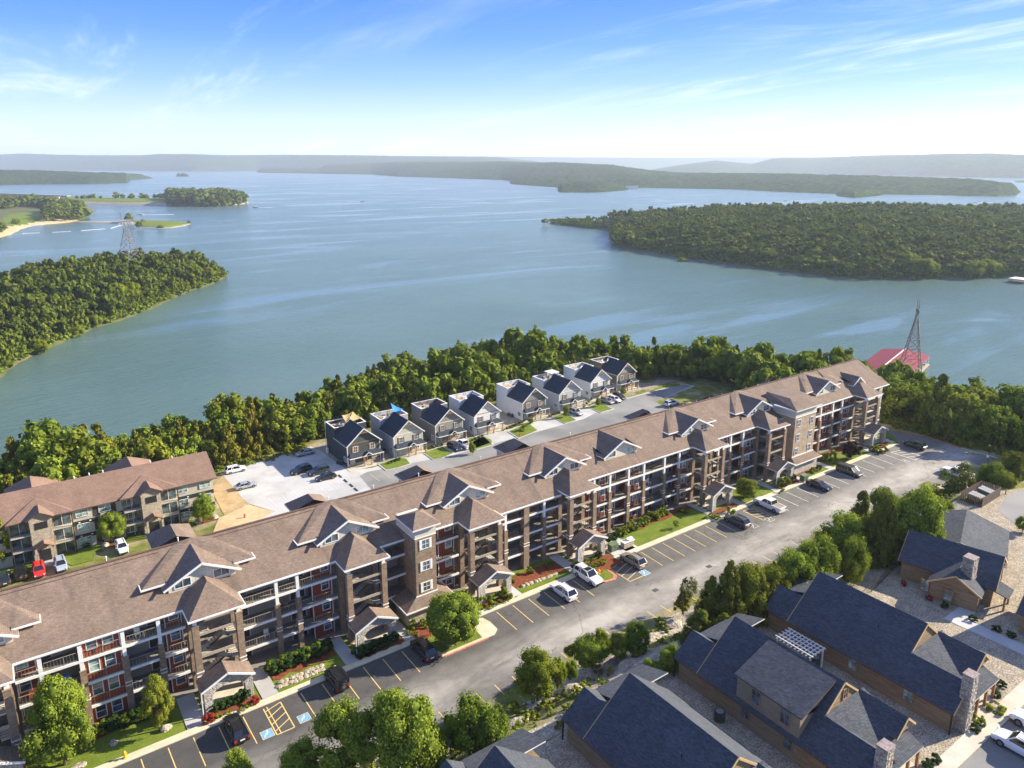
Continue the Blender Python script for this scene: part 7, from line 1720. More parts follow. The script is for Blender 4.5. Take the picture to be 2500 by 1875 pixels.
# ---------------------------------------------------------------- vehicles
def car_proto(kind, paint, lab):
    """nose towards +y, foot at z 0"""
    S = {  # stations: (y, half width belt, z hood/belt, half width roof, z roof or None)
        'suv': dict(L=4.75, W=.94, belt=1.04, roof=1.70, ws=(1.08, .42), rw=(-1.82, -2.26), hood=.98, hy=2.28, tr=.64),
        'bigsuv': dict(L=5.05, W=1.0, belt=1.10, roof=1.80, ws=(1.10, .42), rw=(-2.12, -2.42), hood=1.08, hy=2.42, tr=.72),
        'sedan': dict(L=4.8, W=.92, belt=.92, roof=1.44, ws=(1.05, .35), rw=(-1.15, -1.85), hood=.86, hy=2.3, tr=.62),
        'van': dict(L=5.1, W=.98, belt=1.0, roof=1.76, ws=(1.55, .75), rw=(-2.30, -2.48), hood=.98, hy=2.4, tr=.74),
        'jeep': dict(L=4.3, W=.92, belt=1.10, roof=1.84, ws=(.75, .62), rw=(-1.95, -2.0), hood=1.08, hy=2.1, tr=.84),
        'pickup': dict(L=5.9, W=1.0, belt=1.18, roof=1.90, ws=(1.15, .6), rw=(-.95, -1.15), hood=1.16, hy=2.85, tr=.78)}[kind]
    t = empty('parked_' + {'suv': 'suv', 'bigsuv': 'suv', 'sedan': 'car', 'van': 'minivan', 'jeep': 'off_roader', 'pickup': 'pickup_truck'}[kind], (0, 0, 0), lab, {'sedan': 'car', 'van': 'minivan', 'pickup': 'pickup truck'}.get(kind, 'suv'))
    P = MT[paint]; W, L = S['W'], S['L']; y0, y1 = -L / 2, L / 2; zb = .32; bl = S['belt']; rf = S['roof']
    mid = .62
    def sec(y, w, zt):   # lower body ring, left to right over the top
        return [(-w * .93, y, zb), (-w, y, mid), (-w * .97, y, zt - .08), (-w * .86, y, zt), (w * .86, y, zt), (w * .97, y, zt - .08), (w, y, mid), (w * .93, y, zb)]
    ws0, ws1 = S['ws']; rw1, rw0 = S['rw']
    if kind == 'pickup': st = [(y0, .95 * W, bl), (y0 + .06, W, bl + .02), (rw0, W, bl + .02), (ws0, W, bl), (ws0 + .35, W * .98, S['hood']), (y1 - .45, W * .95, S['hood'] - .06), (y1 - .1, W * .9, S['hood'] - .18), (y1, W * .82, .72)]
    else: st = [(y0, .86 * W, bl - .12), (y0 + .10, .95 * W, bl - .02), (y0 + .5, W, bl), (ws0, W, bl), (ws0 + .25, W * .98, S['hood']), (y1 - .5, W * .94, S['hood'] - .09), (y1 - .12, W * .86, S['hood'] - .22), (y1, W * .74, .62)]
    b = MB(); R = [sec(*s) for s in st]
    for a, c in zip(R[:-1], R[1:]):
        for i in range(7): b.poly([a[i], a[i + 1], c[i + 1], c[i]], P)
    b.poly(R[0], P); b.poly(R[-1][::-1], MT['black_trim'] if kind != 'sedan' else P)
    b.box(-W * .9, y0 + .2, .22, W * .9, y1 - .25, zb + .05, MT['black_trim'])
    # roof plate and pillars
    tw = S['tr']; rz1 = rf
    b.poly([(-tw, rw1, rz1 - .04), (tw, rw1, rz1 - .04), (tw * .98, (ws1 + rw1) / 2, rz1), (-tw * .98, (ws1 + rw1) / 2, rz1)], P); b.poly([(-tw * .98, (ws1 + rw1) / 2, rz1), (tw * .98, (ws1 + rw1) / 2, rz1), (tw * .95, ws1, rz1 - .05), (-tw * .95, ws1, rz1 - .05)], P)
    b.poly([(-tw - .06, rw1, rz1 - .10), (-tw, rw1, rz1 - .04), (-tw * .98, (ws1 + rw1) / 2, rz1), (-tw - .05, (ws1 + rw1) / 2, rz1 - .07)][::-1], P); b.poly([(-tw - .05, (ws1 + rw1) / 2, rz1 - .07), (-tw * .98, (ws1 + rw1) / 2, rz1), (-tw * .95, ws1, rz1 - .05), (-tw - .03, ws1, rz1 - .11)][::-1], P)
    b.poly([(tw + .06, rw1, rz1 - .10), (tw, rw1, rz1 - .04), (tw * .98, (ws1 + rw1) / 2, rz1), (tw + .05, (ws1 + rw1) / 2, rz1 - .07)], P); b.poly([(tw + .05, (ws1 + rw1) / 2, rz1 - .07), (tw * .98, (ws1 + rw1) / 2, rz1), (tw * .95, ws1, rz1 - .05), (tw + .03, ws1, rz1 - .11)], P)
    wb = W * .88
    for s in (-1, 1):
        for (ya, yb) in ((rw0, rw1), (ws0, ws1), ((ws0 + rw0) / 2 - .1, (ws1 + rw1) / 2 - .05), (rw0 * .62 + .2, rw1 * .62 + .2)):
            if kind == 'sedan' and ya == rw0 * .62 + .2: continue
            if kind == 'pickup' and ya == rw0 * .62 + .2: continue
            b.bar((s * wb, ya, bl - .02), (s * (tw + .02), yb, rz1 - .09), .09, P)
    if kind in ('suv', 'bigsuv', 'van'):
        for s in (-1, 1): b.bar((s * tw * .85, rw1 + .25, rz1 + .05), (s * tw * .85, ws1 - .15, rz1 + .03), .05, MT['black_trim'])
    if kind == 'pickup':
        b.box(-W * .80, y0 + .12, .75, W * .80, rw0 - .08, .80, MT['deck']); 
    body = b.build('body', t)
    if kind == 'pickup':
        b = MB(); b.box(-W * .82, y0 + .1, bl - .1, W * .82, rw0 - .06, bl + .045, MT['deck'])
        for s in (-1, 1): b.box(s * W * .84, y0, bl, s * W * .98, rw0, bl + .07, P)
        b.box(-W * .98, y0 - .02, bl - .3, W * .98, y0 + .08, bl + .07, P)
        for i in range(6): b.box(-W * .8, y0 + .3 + i * .25, bl + .045, W * .8, y0 + .36 + i * .25, bl + .055, MT['black_trim'])
        b.build('cargo_bed', t)
    g = MB(); GL = MT['car_glass']; e = .012
    for s in (-1, 1):
        q = [(s * (wb - .01), rw0 + .06, bl), (s * (wb - .01), ws0 - .05, bl), (s * tw, ws1, rz1 - .09), (s * (tw + .02), rw1, rz1 - .09)]; g.poly(q if s > 0 else q[::-1], GL)
    g.poly([(-wb, ws0, bl), (wb, ws0, bl), (tw, ws1 + .02, rz1 - .07), (-tw, ws1 + .02, rz1 - .07)][::-1], GL); g.poly([(-wb, rw0, bl), (wb, rw0, bl), (tw, rw1 - .02, rz1 - .08), (-tw, rw1 - .02, rz1 - .08)], GL)
    if kind == 'bigsuv': g.box(-.5, -.55, rz1 - .02, .5, .35, rz1 + .012, GL)
    g.build('glass', t)
    r = .36 if kind not in ('jeep', 'pickup', 'bigsuv') else .41; wy = L * .30
    for sy in (wy + .05, -wy):
        for s in (-1, 1):
            b = MB(); b.cyl((s * (W - .24), sy, r), (s * (W + .015), sy, r), r, r, MT['tyre'], 16); w = b.build('wheel', t)
            b = MB(); b.cyl((s * (W - .02), sy, r), (s * (W + .03), sy, r), r * .62, r * .56, MT['rim'], 10); b.build('rim', w)
    for s in (-1, 1):
        b = MB(); b.box(s * W * .58, y1 - .13, .66, s * W * .86, y1 - .02, .84, MT['lamp_clear']); b.build('headlight', t)
        b = MB(); b.box(s * W * .62, y0 - .02, bl - .42, s * W * .93, y0 + .12, bl - .16, MT['lamp_red']); b.build('taillight', t)
        b = MB(); b.box(s * (W + .0), ws0 - .32, bl, s * (W + .17), ws0 - .20, bl + .16, P); b.build('mirror', t)
    b = MB(); b.box(-.26, y0 - .03, .62, .26, y0 + .0, .76, MT['white']); b.build('number_plate', t)
    if kind == 'jeep':
        b = MB(); b.cyl((.0, y0 - .26, 1.0), (0, y0 - .02, 1.0), .39, .39, MT['tyre'], 16); b.cyl((.0, y0 - .28, 1.0), (0, y0 - .2, 1.0), .2, .22, MT['rim'], 10); b.build('spare_wheel', t)
        b = MB()
        for i in range(9): b.box(-.6, -1.7 + .25 * i, rf + .05, .6, -1.65 + .25 * i, rf + .09, MT['black_trim'])
        for s in (-1, 1): b.box(s * .62 - .03, -1.8, rf, s * .62 + .03, .5, rf + .1, MT['black_trim'])
        b.build('roof_rack', t)
    return t
def paint(name, c, rough=.28, metal=0.0): MT[name] = mat_plain(name, c, rough, metal, .5, .6, .03); return name
paint('black_paint', (0.012, 0.012, 0.014)); paint('white_car_paint', (0.72, 0.73, 0.75)); paint('silver_paint', (0.42, 0.43, 0.44), .35, .4); paint('champagne_paint', (0.30, 0.27, 0.22), .35, .3)
paint('grey_paint', (0.07, 0.075, 0.085), .3, .3); paint('brown_grey_paint', (0.10, 0.09, 0.08), .3, .3); paint('red_car_paint', (0.62, 0.02, 0.02)); paint('blue_grey_paint', (0.40, 0.46, 0.55), .3, .2); paint('green_black_paint', (0.02, 0.035, 0.035))
def car(kind, col, x, y, z, hd, lab, sc=1.0):
    t = car_proto(kind, col, lab); t.location = (x, y, z); t.rotation_euler = (0, 0, rad(hd)); t.scale = (sc,) * 3; return t
def carq(kind, col, q, z, hd, lab, sc=1.0, dy=0.0): p = G(q, z); return car(kind, col, p[0], p[1] + dy, z + .03, hd, lab, sc)
CARS = [('suv', 'black_paint', (577, 1788), 0, 2, 'black SUV with roof rails parked by the leftmost stone canopy in view'),
    ('jeep', 'black_paint', (822, 1668), 0, 0, 'black off-roader with spare wheel on its tail, in the front car park'),
    ('suv', 'black_paint', (1034, 1594), 0, 0, 'glossy black SUV beside the lawn island with the round tree'),
    ('suv', 'white_car_paint', (1375, 1452), 0, 0, 'white compact SUV seen from behind, in the front car park'),
    ('bigsuv', 'white_car_paint', (1436, 1415), 0, 181, 'large white SUV with sunroof, nose to the camera'),
    ('suv', 'champagne_paint', (1545, 1376), 0, -1, 'grey-beige SUV beside the hatched bay and blue badge'),
    ('suv', 'grey_paint', (1799, 1280), 0, 0, 'dark grey SUV between bays near the fifth canopy'),
    ('pickup', 'white_car_paint', (1877, 1240), 0, -1, 'white pickup truck with open bed in the front car park'),
    ('sedan', 'black_paint', (1999, 1191), 0, 180, 'black low car below the broad tan tower'),
    ('van', 'brown_grey_paint', (2073, 1157), 0, 180, 'dark grey minivan, nose to the camera, right of the black low car'),
    ('suv', 'green_black_paint', (2233, 1093), 0, -4, 'dark SUV at the far right corner of the front car park'),
    ('pickup', 'white_car_paint', (2335, 1162), 0, 0, 'white pickup truck half hidden behind a thin pine'),
    ('sedan', 'silver_paint', cT(-190, 885), ZT, 90, 'silver car at the woodland edge of the pale rear car park'),
    ('bigsuv', 'black_paint', c6(130, 1120), ZT, 92, 'long black SUV in the rear car park, leftmost of the three'),
    ('bigsuv', 'green_black_paint', c6(290, 1130), ZT, 91, 'boxy black SUV in the rear car park, middle of the three'),
    ('sedan', 'black_paint', c6(352, 1180), ZT, 88, 'black car in the rear car park, nearest the camera of the three'),
    ('suv', 'white_car_paint', c5(1592, 420), ZT, -90, 'white SUV at the left edge of the rear car park'),
    ('sedan', 'silver_paint', c5(1660, 528), ZT, -90, 'pale silver car beside the bare ground, rear car park'),
    ('suv', 'white_car_paint', c5(825, 950), ZT, 182, 'white SUV parked facing the long house, by the birch'),
    ('suv', 'blue_grey_paint', cG(590, 1130), ZT, 182, 'blue-grey SUV between the red car and the lawn'),
    ('suv', 'red_car_paint', cG(380, 1185), ZT, 180, 'bright red SUV behind the long house roof'),
    ('jeep', 'black_paint', cG(205, 1215), ZT, 0, 'black off-roader with spare wheel beside the red SUV'),
    ('suv', 'green_black_paint', cG(50, 1260), ZT, 0, 'dark green SUV at the left edge beside the black off-roader'),
    ('suv', 'black_paint', cT(1820, 812), ZT, 182, 'black SUV in front of the taupe grey townhouse'),
    ('pickup', 'white_car_paint', cT(1940, 775), ZT, 2, 'white pickup truck in front of the taupe grey townhouse'),
    ('suv', 'silver_paint', cU(1028, 728), ZT, 182, 'silver SUV in front of the pale grey townhouse'),
    ('suv', 'champagne_paint', cU(1335, 618), ZT, 182, 'champagne SUV, leftmost of three before the white townhouse'),
    ('suv', 'white_car_paint', cU(1408, 603), ZT, 182, 'white SUV, middle of three before the white townhouse'),
    ('suv', 'black_paint', cU(1452, 575), ZT, 182, 'black SUV, rightmost of three before the white townhouse'),
    ('bigsuv', 'white_car_paint', cU(1965, 640), ZT, -90, 'long white SUV on the rear road beside the long roof'),
    ('bigsuv', 'white_car_paint', None, ZC, 0, ''), ('suv', 'white_car_paint', None, ZC, 0, '')]
for kind, col, q, z, hd, lab in CARS:
    if q is None: continue
    carq(kind, col, q, z, hd, lab)
car('bigsuv', 'white_car_paint', 82.3, 21.3, ZC + .05, 0, 'white SUV at the right edge by the cabin walkway, farther of two'); car('suv', 'white_car_paint', 77.7, 21.2, ZC + .05, 0, 'white SUV at the lower right edge by the cabins, nearer of two', 1.05)

# ---------------------------------------------------------------- small fixtures
def hydrant(p, lab, mat='yellow', name='fire_hydrant'):
    x, y, z = p; b = MB((x, y, z)); M_ = MT[mat]
    b.cyl((x, y, z), (x, y, z + .08), .2, .2, M_, 10); b.cyl((x, y, z + .08), (x, y, z + .62), .13, .12, M_, 10); b.cyl((x, y, z + .62), (x, y, z + .68), .17, .17, M_, 10); b.cyl((x, y, z + .68), (x, y, z + .86), .13, .04, M_, 10)
    b.cyl((x - .24, y, z + .48), (x + .24, y, z + .48), .06, .06, M_, 8); b.cyl((x, y - .22, z + .42), (x, y, z + .42), .08, .08, M_, 8); return tag(b.build(name), lab, 'fire hydrant')
hydrant((*G((305.6, 1850), .13)[:2], .13), 'yellow fire hydrant on the lawn at the lower left'); hydrant((*G(c2(1832, 625), .13)[:2], .14), 'yellow fire hydrant on the small red-kerbed island')
hydrant((*G(cU(480, 945), ZT)[:2], ZT + .18), 'small red hydrant on the kerbed lawn of the slate-blue townhouse', 'red_car_paint'); hydrant((*G(c5(1652, 730), ZT)[:2], ZT + .1), 'small red hydrant in the sandy bed left of the rear car park', 'red_car_paint')
def rock(p, w, h, lab, mat='rock', g=None):
    bm = bmesh.new(); bmesh.ops.create_icosphere(bm, subdivisions=2, radius=1); r = random.Random(int(p[0] * 31 + p[1] * 7))
    ph = [r.uniform(0, 6) for _ in range(6)]
    for v in bm.verts:
        c = v.co.copy(); k = 1 + .18 * math.sin(3 * c.x + ph[0]) + .14 * math.sin(4 * c.y + ph[1]) + .12 * math.sin(5 * c.z + ph[2]) + r.uniform(-.06, .06)
        v.co = Vector((c.x * k * w / 2, c.y * k * w / 2 * .75, max(-.3, c.z * k) * h * .7))
    me = bpy.data.meshes.new('boulder'); bm.to_mesh(me); bm.free(); me.materials.append(MT[mat]); o = bpy.data.objects.new('boulder', me); COL.objects.link(o); o.location = p; return tag(o, lab, 'boulder', g)
for q, w, h, lab in [(c1(1125, 1395), 1.3, .8, 'tan boulder at the foot of the small left tree'), (c1(768, 1492), 1.0, .6, 'tan boulder on the lower-left lawn'), (c1(530, 1650), 1.3, .5, 'low tan boulder below the tall tree at the lower left'), (c2(828, 1105), 1.1, .7, 'tan boulder on the lawn under the round tree'), (c2(640, 1085), 1.2, .5, 'flat stones behind the round tree')]:
    rock((*G(q, .15)[:2], .15), w, h, lab)
for q, lab in ((cG(1020, 925), 'golden boulder in the birch bed behind the long house'), (cG(1915, 700), 'tan boulder left of the tree by the sandy bed'), (cG(2075, 655), 'pale boulder right of the tree by the sandy bed')): rock((*G(q, ZT)[:2], ZT + .1), 1.6, .9, lab)
# edging stones of the planted beds: small boulders set in rows
def stone_row(q0, q1, n, lab, rows=2):
    a, c = G(q0, .15), G(q1, .15)
    for i in range(n):
        for k in range(rows):
            p = a + (c - a) * (i + .5 * (k % 2)) / n; rock((p[0], p[1] + .75 * k, .15), .95, .26, lab, 'stone_tan' if (i + k) % 3 else 'rock', lab.replace('edging stone', 'edging stones'))
stone_row(c1(1890, 1110), c1(2200, 985), 9, 'flat edging stone of the bed by the second canopy'); stone_row(c2(1320, 705), c2(1560, 620), 9, 'flat edging stone of the bed between third and fourth canopy', 1)
def utility(q, lab, w=1.5, h=1.35, mat='green_box'):
    p = G(q, .12); x, y = p[0], p[1]; b = MB((x, y, .1)); b.box(x - w / 2 - .15, y - .65, .1, x + w / 2 + .15, y + .65, .22, MT['concrete']); b.box(x - w / 2, y - .5, .22, x + w / 2, y + .5, h, MT[mat]); b.slab([(x - w / 2 - .04, y - .55, h + .02), (x + w / 2 + .04, y - .55, h + .02), (x + w / 2 + .04, y + .53, h + .14), (x - w / 2 - .04, y + .53, h + .14)], .08, MT[mat]); b.box(x - .02, y - .52, .3, x + .02, y - .5, h - .1, MT['iron']); return tag(b.build('transformer_box'), lab, 'utility box')
utility(c2(1925, 468), 'green transformer box between two entrance canopies'); utility(c3(1832, 618), 'green transformer box below the broad tan tower'); utility(c2(1862, 448), 'tan utility box left of the green transformer box', 1.1, 1.0, 'stone_tan')
p = G(c2(2022, 440), .12); x, y = p[0], p[1]; t_ = empty('mail_kiosk', (x, y, .1), 'brick-based mailbox kiosk with white curved top on a concrete pad', 'mail kiosk')
b = MB((x, y, .1)); b.box(x - 1.3, y - 1.9, .1, x + 1.3, y + .8, .17, MT['concrete']); b.build('pad', t_); b = MB((x, y, .1)); b.box(x - 1.1, y - .45, .17, x + 1.1, y + .45, 1.15, MT['stone_tan']); b.build('base', t_); b = MB((x, y, .1)); b.box(x - 1.2, y - .55, 1.15, x + 1.2, y + .55, 1.28, MT['white'])
for i in range(6):
    a0, a1 = math.pi * i / 6, math.pi * (i + 1) / 6; b.poly([(x - .05, y + .42 * math.cos(a0), 1.28 + .42 * math.sin(a0)), (x + .95, y + .42 * math.cos(a0), 1.28 + .42 * math.sin(a0)), (x + .95, y + .42 * math.cos(a1), 1.28 + .42 * math.sin(a1)), (x - .05, y + .42 * math.cos(a1), 1.28 + .42 * math.sin(a1))], MT['white'])
b.build('top', t_)

# ---------------------------------------------------------------- planted trees and shrubs
def tree_px(key, base, top, wpx, zb, lab, name='tree', fac=1.0):
    """tree from its foot, crown top and width as measured on the photograph"""
    g = G(base, zb); zg = zb; top3 = None
    d = ray(*top); hd = np.linalg.norm(g[:2] - CAM[:2]); k = hd / np.linalg.norm(d[:2]); h = CAM[2] + d[2] * k - zg
    depth = (g - CAM) @ Dv; w = wpx * depth / FPX * (1.35 if key.startswith('cedar') else 1)
    return put_tree(name, key, (g[0], g[1], zg), w * 1.08 * fac, max(h, 1.0), lab)
tree_px('birch0', (160, 1866), (155, 1640), 146, .1, 'tall bright green tree on the lawn at the lower left', 'maple_tree')
tree_px('birch1', (389, 1782), (383, 1652), 80, .1, 'smaller slim tree right of the tall one at the lower left', 'maple_tree')
tree_px('ball0', (1106, 1568), (1118, 1456), 126, .15, 'round dense tree on the kerbed lawn island', 'round_tree')
tree_px('round1', (1821, 1216), (1824, 1171), 54, .1, 'small round tree on the lawn left of the white pickup', 'ornamental_tree')
tree_px('thin0', (1650, 1289), (1650, 1270), 20, .1, 'sapling on the large front lawn', 'sapling')
tree_px('purple0', (2077, 1122), (2079, 1080), 46, .1, 'dark purple-leaved tree before the right gallery', 'purple_tree')
tree_px('bright1', (276, 1326), (278, 1253), 60, ZT, 'pale green clump birch in front of the cream block', 'birch_tree')
tree_px('bright2', (497, 1276), (502, 1208), 56, ZT, 'round green tree by the right end of the cream block', 'round_tree')
tree_px('yellow0', (2, 1385), (4, 1264), 66, ZT, 'vivid yellow-green tree at the left edge', 'lime_tree')
for i, (q, tp, w, lab) in enumerate([((1153, 1109), (1151, 1079), 16, 'young tree on the taupe townhouse lawn'), ((1296, 1035), (1296, 1022), 14, 'young tree on the lawn between the slate-blue and brown-shuttered townhouses'), ((1381, 1020), (1383, 990), 13, 'young tree on the lawn of the pale grey townhouse'), ((1460, 993), (1460, 970), 12, 'young tree beside the champagne SUV'), ((1521, 965), (1522, 948), 16, 'bushy young tree before the far brown townhouse')]):
    tree_px('bright%d' % (i % 3), q, tp, w, ZT, lab, 'young_tree')
# trees of the bank below the car park, foreground
BANK = [('bright0', (985, 1895), (985, 1682), 175, 3.4, 'large bright tree at the bottom edge, right one of the pair'), ('bright1', (850, 1905), (870, 1722), 150, 3.4, 'bright tree at the bottom edge, left of the largest'), ('bright2', (735, 1930), (742, 1820), 120, 3.4, 'bright leafy crown at the bottom edge, farthest left but one'), ('bright1', (583, 1935), (583, 1838), 75, 3.4, 'small bright crown at the bottom edge, farthest left'),
    ('round0', (1150, 1860), (1135, 1712), 120, 3.2, 'dark green tree right of the big bright pair'), ('round1', (1205, 1880), (1210, 1745), 90, 3.2, 'leafy bush-like tree at the bottom between bright pair and cabins'), ('round2', (1060, 1890), (1055, 1790), 90, 3.2, 'dark green tree low at the bottom edge'),
    ('round1', (1312, 1705), (1308, 1592), 100, 2.0, 'round green tree alone beside the parking lines'), ('yellow0', (1362, 1690), (1358, 1608), 38, 2.0, 'yellow-green bush right of the lone round tree'), ('shrubT', (1395, 1660), (1395, 1618), 40, 2.0, 'small olive bush at the parking edge'),
    ('round2', (1438, 1625), (1430, 1560), 84, 1.6, 'dark green bush on the bank, left of the yellow-tipped one'), ('yellow0', (1464, 1610), (1462, 1541), 46, 1.6, 'bush with yellow-green crown on the bank'), ('round0', (1505, 1606), (1505, 1552), 60, 1.6, 'green bush right of the yellow-crowned one'), ('round1', (1553, 1600), (1556, 1522), 66, 1.6, 'tall dark bush at the right of the bank group'), ('yellow0', (1402, 1612), (1402, 1574), 40, 1.6, 'small yellow-green bush, leftmost of the bank group'),
    ('bright2', (1632, 1655), (1636, 1580), 66, 3.0, 'pale green bush beside the dormered cabin'), ('bright0', (1590, 1668), (1592, 1612), 60, 3.0, 'pale green low bush left of the dormered cabin'), ('yellow0', (1585, 1660), (1584, 1618), 30, 3.0, 'yellow-green shoot beside the pale bush'),
    ('thin0', (1678, 1480), (1682, 1412), 52, 1.2, 'thin see-through cedar at the left of the dark group'), ('cedar0', (1665, 1490), (1663, 1438), 30, 1.2, 'small dark cedar below the thin one'),
    ('cedar1', (1728, 1560), (1728, 1408), 70, 2.2, 'dark cedar at the left of the large dark group'), ('cedar2', (1772, 1560), (1776, 1372), 76, 2.2, 'tall dark cedar with lit tip in the dark group'), ('round2', (1818, 1540), (1815, 1380), 92, 2.2, 'dark broad tree in the middle of the dark group'), ('cedar0', (1845, 1545), (1850, 1400), 70, 2.5, 'dark cedar at the right of the dark group'), ('cedar1', (1705, 1590), (1712, 1492), 80, 3.0, 'low dark cedar beside the cabin roof'), ('cedar2', (1765, 1595), (1762, 1500), 80, 3.2, 'low dark cedar behind the dormered cabin'), ('round0', (1880, 1520), (1885, 1385), 80, 2.5, 'dark tree between the cedar group and the bright row'),
    ('oakN', (1925, 1500), (1925, 1350), 100, 2.3, 'bright-topped oak, nearest of the row beside the lot'), ('bright2', (1975, 1470), (1975, 1310), 105, 2.2, 'bright-topped tree, second of the row beside the lot'), ('round1', (1995, 1460), (2000, 1318), 80, 2.8, 'rounded tree, third of the row beside the lot'), ('bright1', (2050, 1405), (2052, 1262), 120, 2.2, 'broad bright tree, fourth of the row beside the lot'), ('round0', (2075, 1440), (2078, 1318), 70, 3.0, 'narrow tree before the long cabin roof ridge'),
    ('cedar0', (2092, 1340), (2088, 1196), 62, 1.6, 'dark cedar left of the tallest bright tree'), ('cedar2', (2120, 1400), (2118, 1235), 72, 2.4, 'tall cedar before the tallest bright tree'), ('cedar1', (2150, 1400), (2152, 1215), 66, 2.4, 'slim dark cedar against the tallest bright tree'), ('bright0', (2215, 1385), (2215, 1184), 130, 2.0, 'tallest bright tree in the row beside the lot'), ('round2', (2150, 1300), (2165, 1195), 74, 1.2, 'bright crown at the left shoulder of the tallest tree'), ('cedar1', (2268, 1330), (2268, 1208), 54, 1.8, 'olive cedar right of the tallest bright tree'), ('yellow0', (2300, 1320), (2302, 1228), 44, 2.0, 'yellowish-green tree right of the olive cedar'),
    ('thin0', (2334, 1225), (2336, 1125), 78, .8, 'thin see-through pine before the white pickup'), ('cedar2', (2320, 1232), (2322, 1170), 66, .8, 'dark cedar foot beside the thin pine'), ('round1', (2414, 1215), (2414, 1130), 70, 1.0, 'green tree left of the right-edge pine'), ('cedar0', (2395, 1222), (2390, 1172), 40, 1.0, 'low cedar left of the lamp post tree'), ('thin0', (2470, 1200), (2470, 1098), 76, 1.0, 'grey-green pine at the right edge'), ('cedar1', (2465, 1205), (2478, 1110), 60, 1.0, 'darker pine just behind the right-edge one'), ('yellow0', (2492, 1200), (2492, 1155), 34, 1.6, 'small lime-green tree at the right edge'), ('round2', (2440, 1218), (2442, 1150), 56, 1.5, 'green tree between the lamp post and the boardwalk'), ('cedar2', (2290, 1262), (2292, 1205), 40, 2.2, 'low cedar left of the dumpster enclosure'), ('bright1', (2495, 1300), (2498, 1262), 34, 4.5, 'small bright tree on the gravel at the right edge')]
PROTO['shrubT'] = PROTO['round0']; PROTO['oakN'] = PROTO['bright1']
for key, bq, tq, w, zb, lab in BANK: tree_px(key, bq, tq, w, zb, lab, {'c': 'cedar_tree', 't': 'pine_tree', 'y': 'young_tree'}.get(key[0], 'broadleaf_tree'))
# scrub of the bank
r = random.Random(4); n = 0
SC = []
for i in range(900):
    x = r.uniform(12, 150); y = r.uniform(50.5, 61.8)
    if x > 126 and y < 53: continue
    nz = float(fbm(np.array([x]), np.array([y]), 6, 9, 3)[0])
    if nz > .52 and r.random() < .8: continue
    SC.append((x, y, float(near_z(np.array([x]), np.array([y]))[0])))
sv = variants('shrub', 5, 110, .10, (91, 92, 93, 94)); SC = np.array(SC); ww = np.array([r.uniform(.5, 1.6) for _ in SC])
joined_wood('scrub', SC - [0, 0, .1], ww, ww * .7, sv, 'leaf', np.array([r.uniform(0, .5) for _ in SC]), '')
# woodland floor shrubs at the edge behind the townhouses
SH = []
for i in range(500):
    t_ = r.random()
    x = r.uniform(-10, 186); y = r.uniform(176, 186) if x < 60 else r.uniform(178.5, 186)
    SH.append((x, y, float(ground_z(np.array([x]), np.array([y]))[0])))
SH = np.array(SH); ww = np.array([r.uniform(1.4, 3.6) for _ in SH]); joined_wood('undergrowth', SH - [0, 0, .2], ww, ww * .9, sv, 'leaf', np.array([r.uniform(0, .5) for _ in SH]), '')
gr = MB()
# limestone outcrops of the bank
for i, (q, w, h) in enumerate([(cM(620, 1290), 5, 1.1), (cM(720, 1350), 4, .7), (cM(1440, 900), 4.5, .8), (cM(1520, 960), 4, .6), (cM(1790, 590), 4, .9), (cM(1700, 680), 5, .7), (cM(1820, 660), 4, .6), (cM(980, 1150), 3, .8), (cM(1120, 1090), 3, .7), (cM(1620, 730), 3, .9)]):
    p = G(q, 2.6); z = float(near_z(np.array([p[0]]), np.array([p[1]]))[0]); rock((p[0], p[1], z - .2), w, h, 'pale limestone outcrop on the scrubby bank below the car park', 'rock', 'limestone outcrops of the bank')
def shrub_q(key, q, w, h, lab, g=None, z=.16):
    p = G(q, z); return put_shrub(key, (p[0], p[1], z), w, h, lab, g)
SHR = [(c1(1455, 1275), 1.5, 1.1), (c1(1520, 1245), 1.6, 1.1), (c1(1580, 1220), 1.5, 1.1), (c1(1650, 1190), 1.8, 1.3)]
for q, w, h in SHR: shrub_q('shrub0', q, w, h, 'clipped green shrub before the leftmost stone canopy', 'shrubs before the leftmost stone canopy')
for q in (c1(1395, 1350), c1(1425, 1335)): shrub_q('shrub3', q, 1.2, .9, 'crimson shrub in the mulch by the black SUV', 'crimson shrubs by the black SUV')
shrub_q('shrub3', c1(1720, 1215), 1.3, .8, 'reddish shrub at the right of the leftmost canopy bed')
for q in (c1(1480, 1320), c1(1540, 1300), c1(1630, 1275), c1(1680, 1250)): shrub_q('shrub2', q, .8, .5, 'low yellowish plant in the leftmost canopy bed', 'low yellowish plants in the leftmost canopy bed')
for q in (c2(210, 1175), c2(250, 1160), c2(300, 1140), c2(340, 1125), c2(385, 1105), c2(440, 1080)): shrub_q('shrub0', q, 1.8, 1.3, 'rounded dark shrub before the second stone canopy', 'dark shrubs before the second stone canopy')
for q, w in ((c2(575, 990), 1.4), (c2(650, 980), 1.6)): shrub_q('shrub4', q, w, 1.3, 'clipped bright ball shrub by the lobby wall', 'clipped ball shrubs by the lobby wall')
for q in (c2(550, 1030), c2(590, 1040)): shrub_q('shrub2', q, .9, .6, 'small plant in the red mulch by the lobby', 'small plants by the lobby')
for q, w, h in ((c2(1035, 850), 2.0, 1.5), (c2(1120, 810), 2.0, 1.0), (c2(1205, 780), 2.2, 1.6)): shrub_q('shrub1', q, w, h, 'grey-green shrub before the third stone canopy', 'shrubs before the third stone canopy')
for q in (c2(1080, 860), c2(1105, 855), c2(1140, 835), c2(1180, 820), c2(1215, 810)): shrub_q('shrub2', q, .7, .45, 'small mounded plant in the third canopy bed', 'small plants in the third canopy bed')
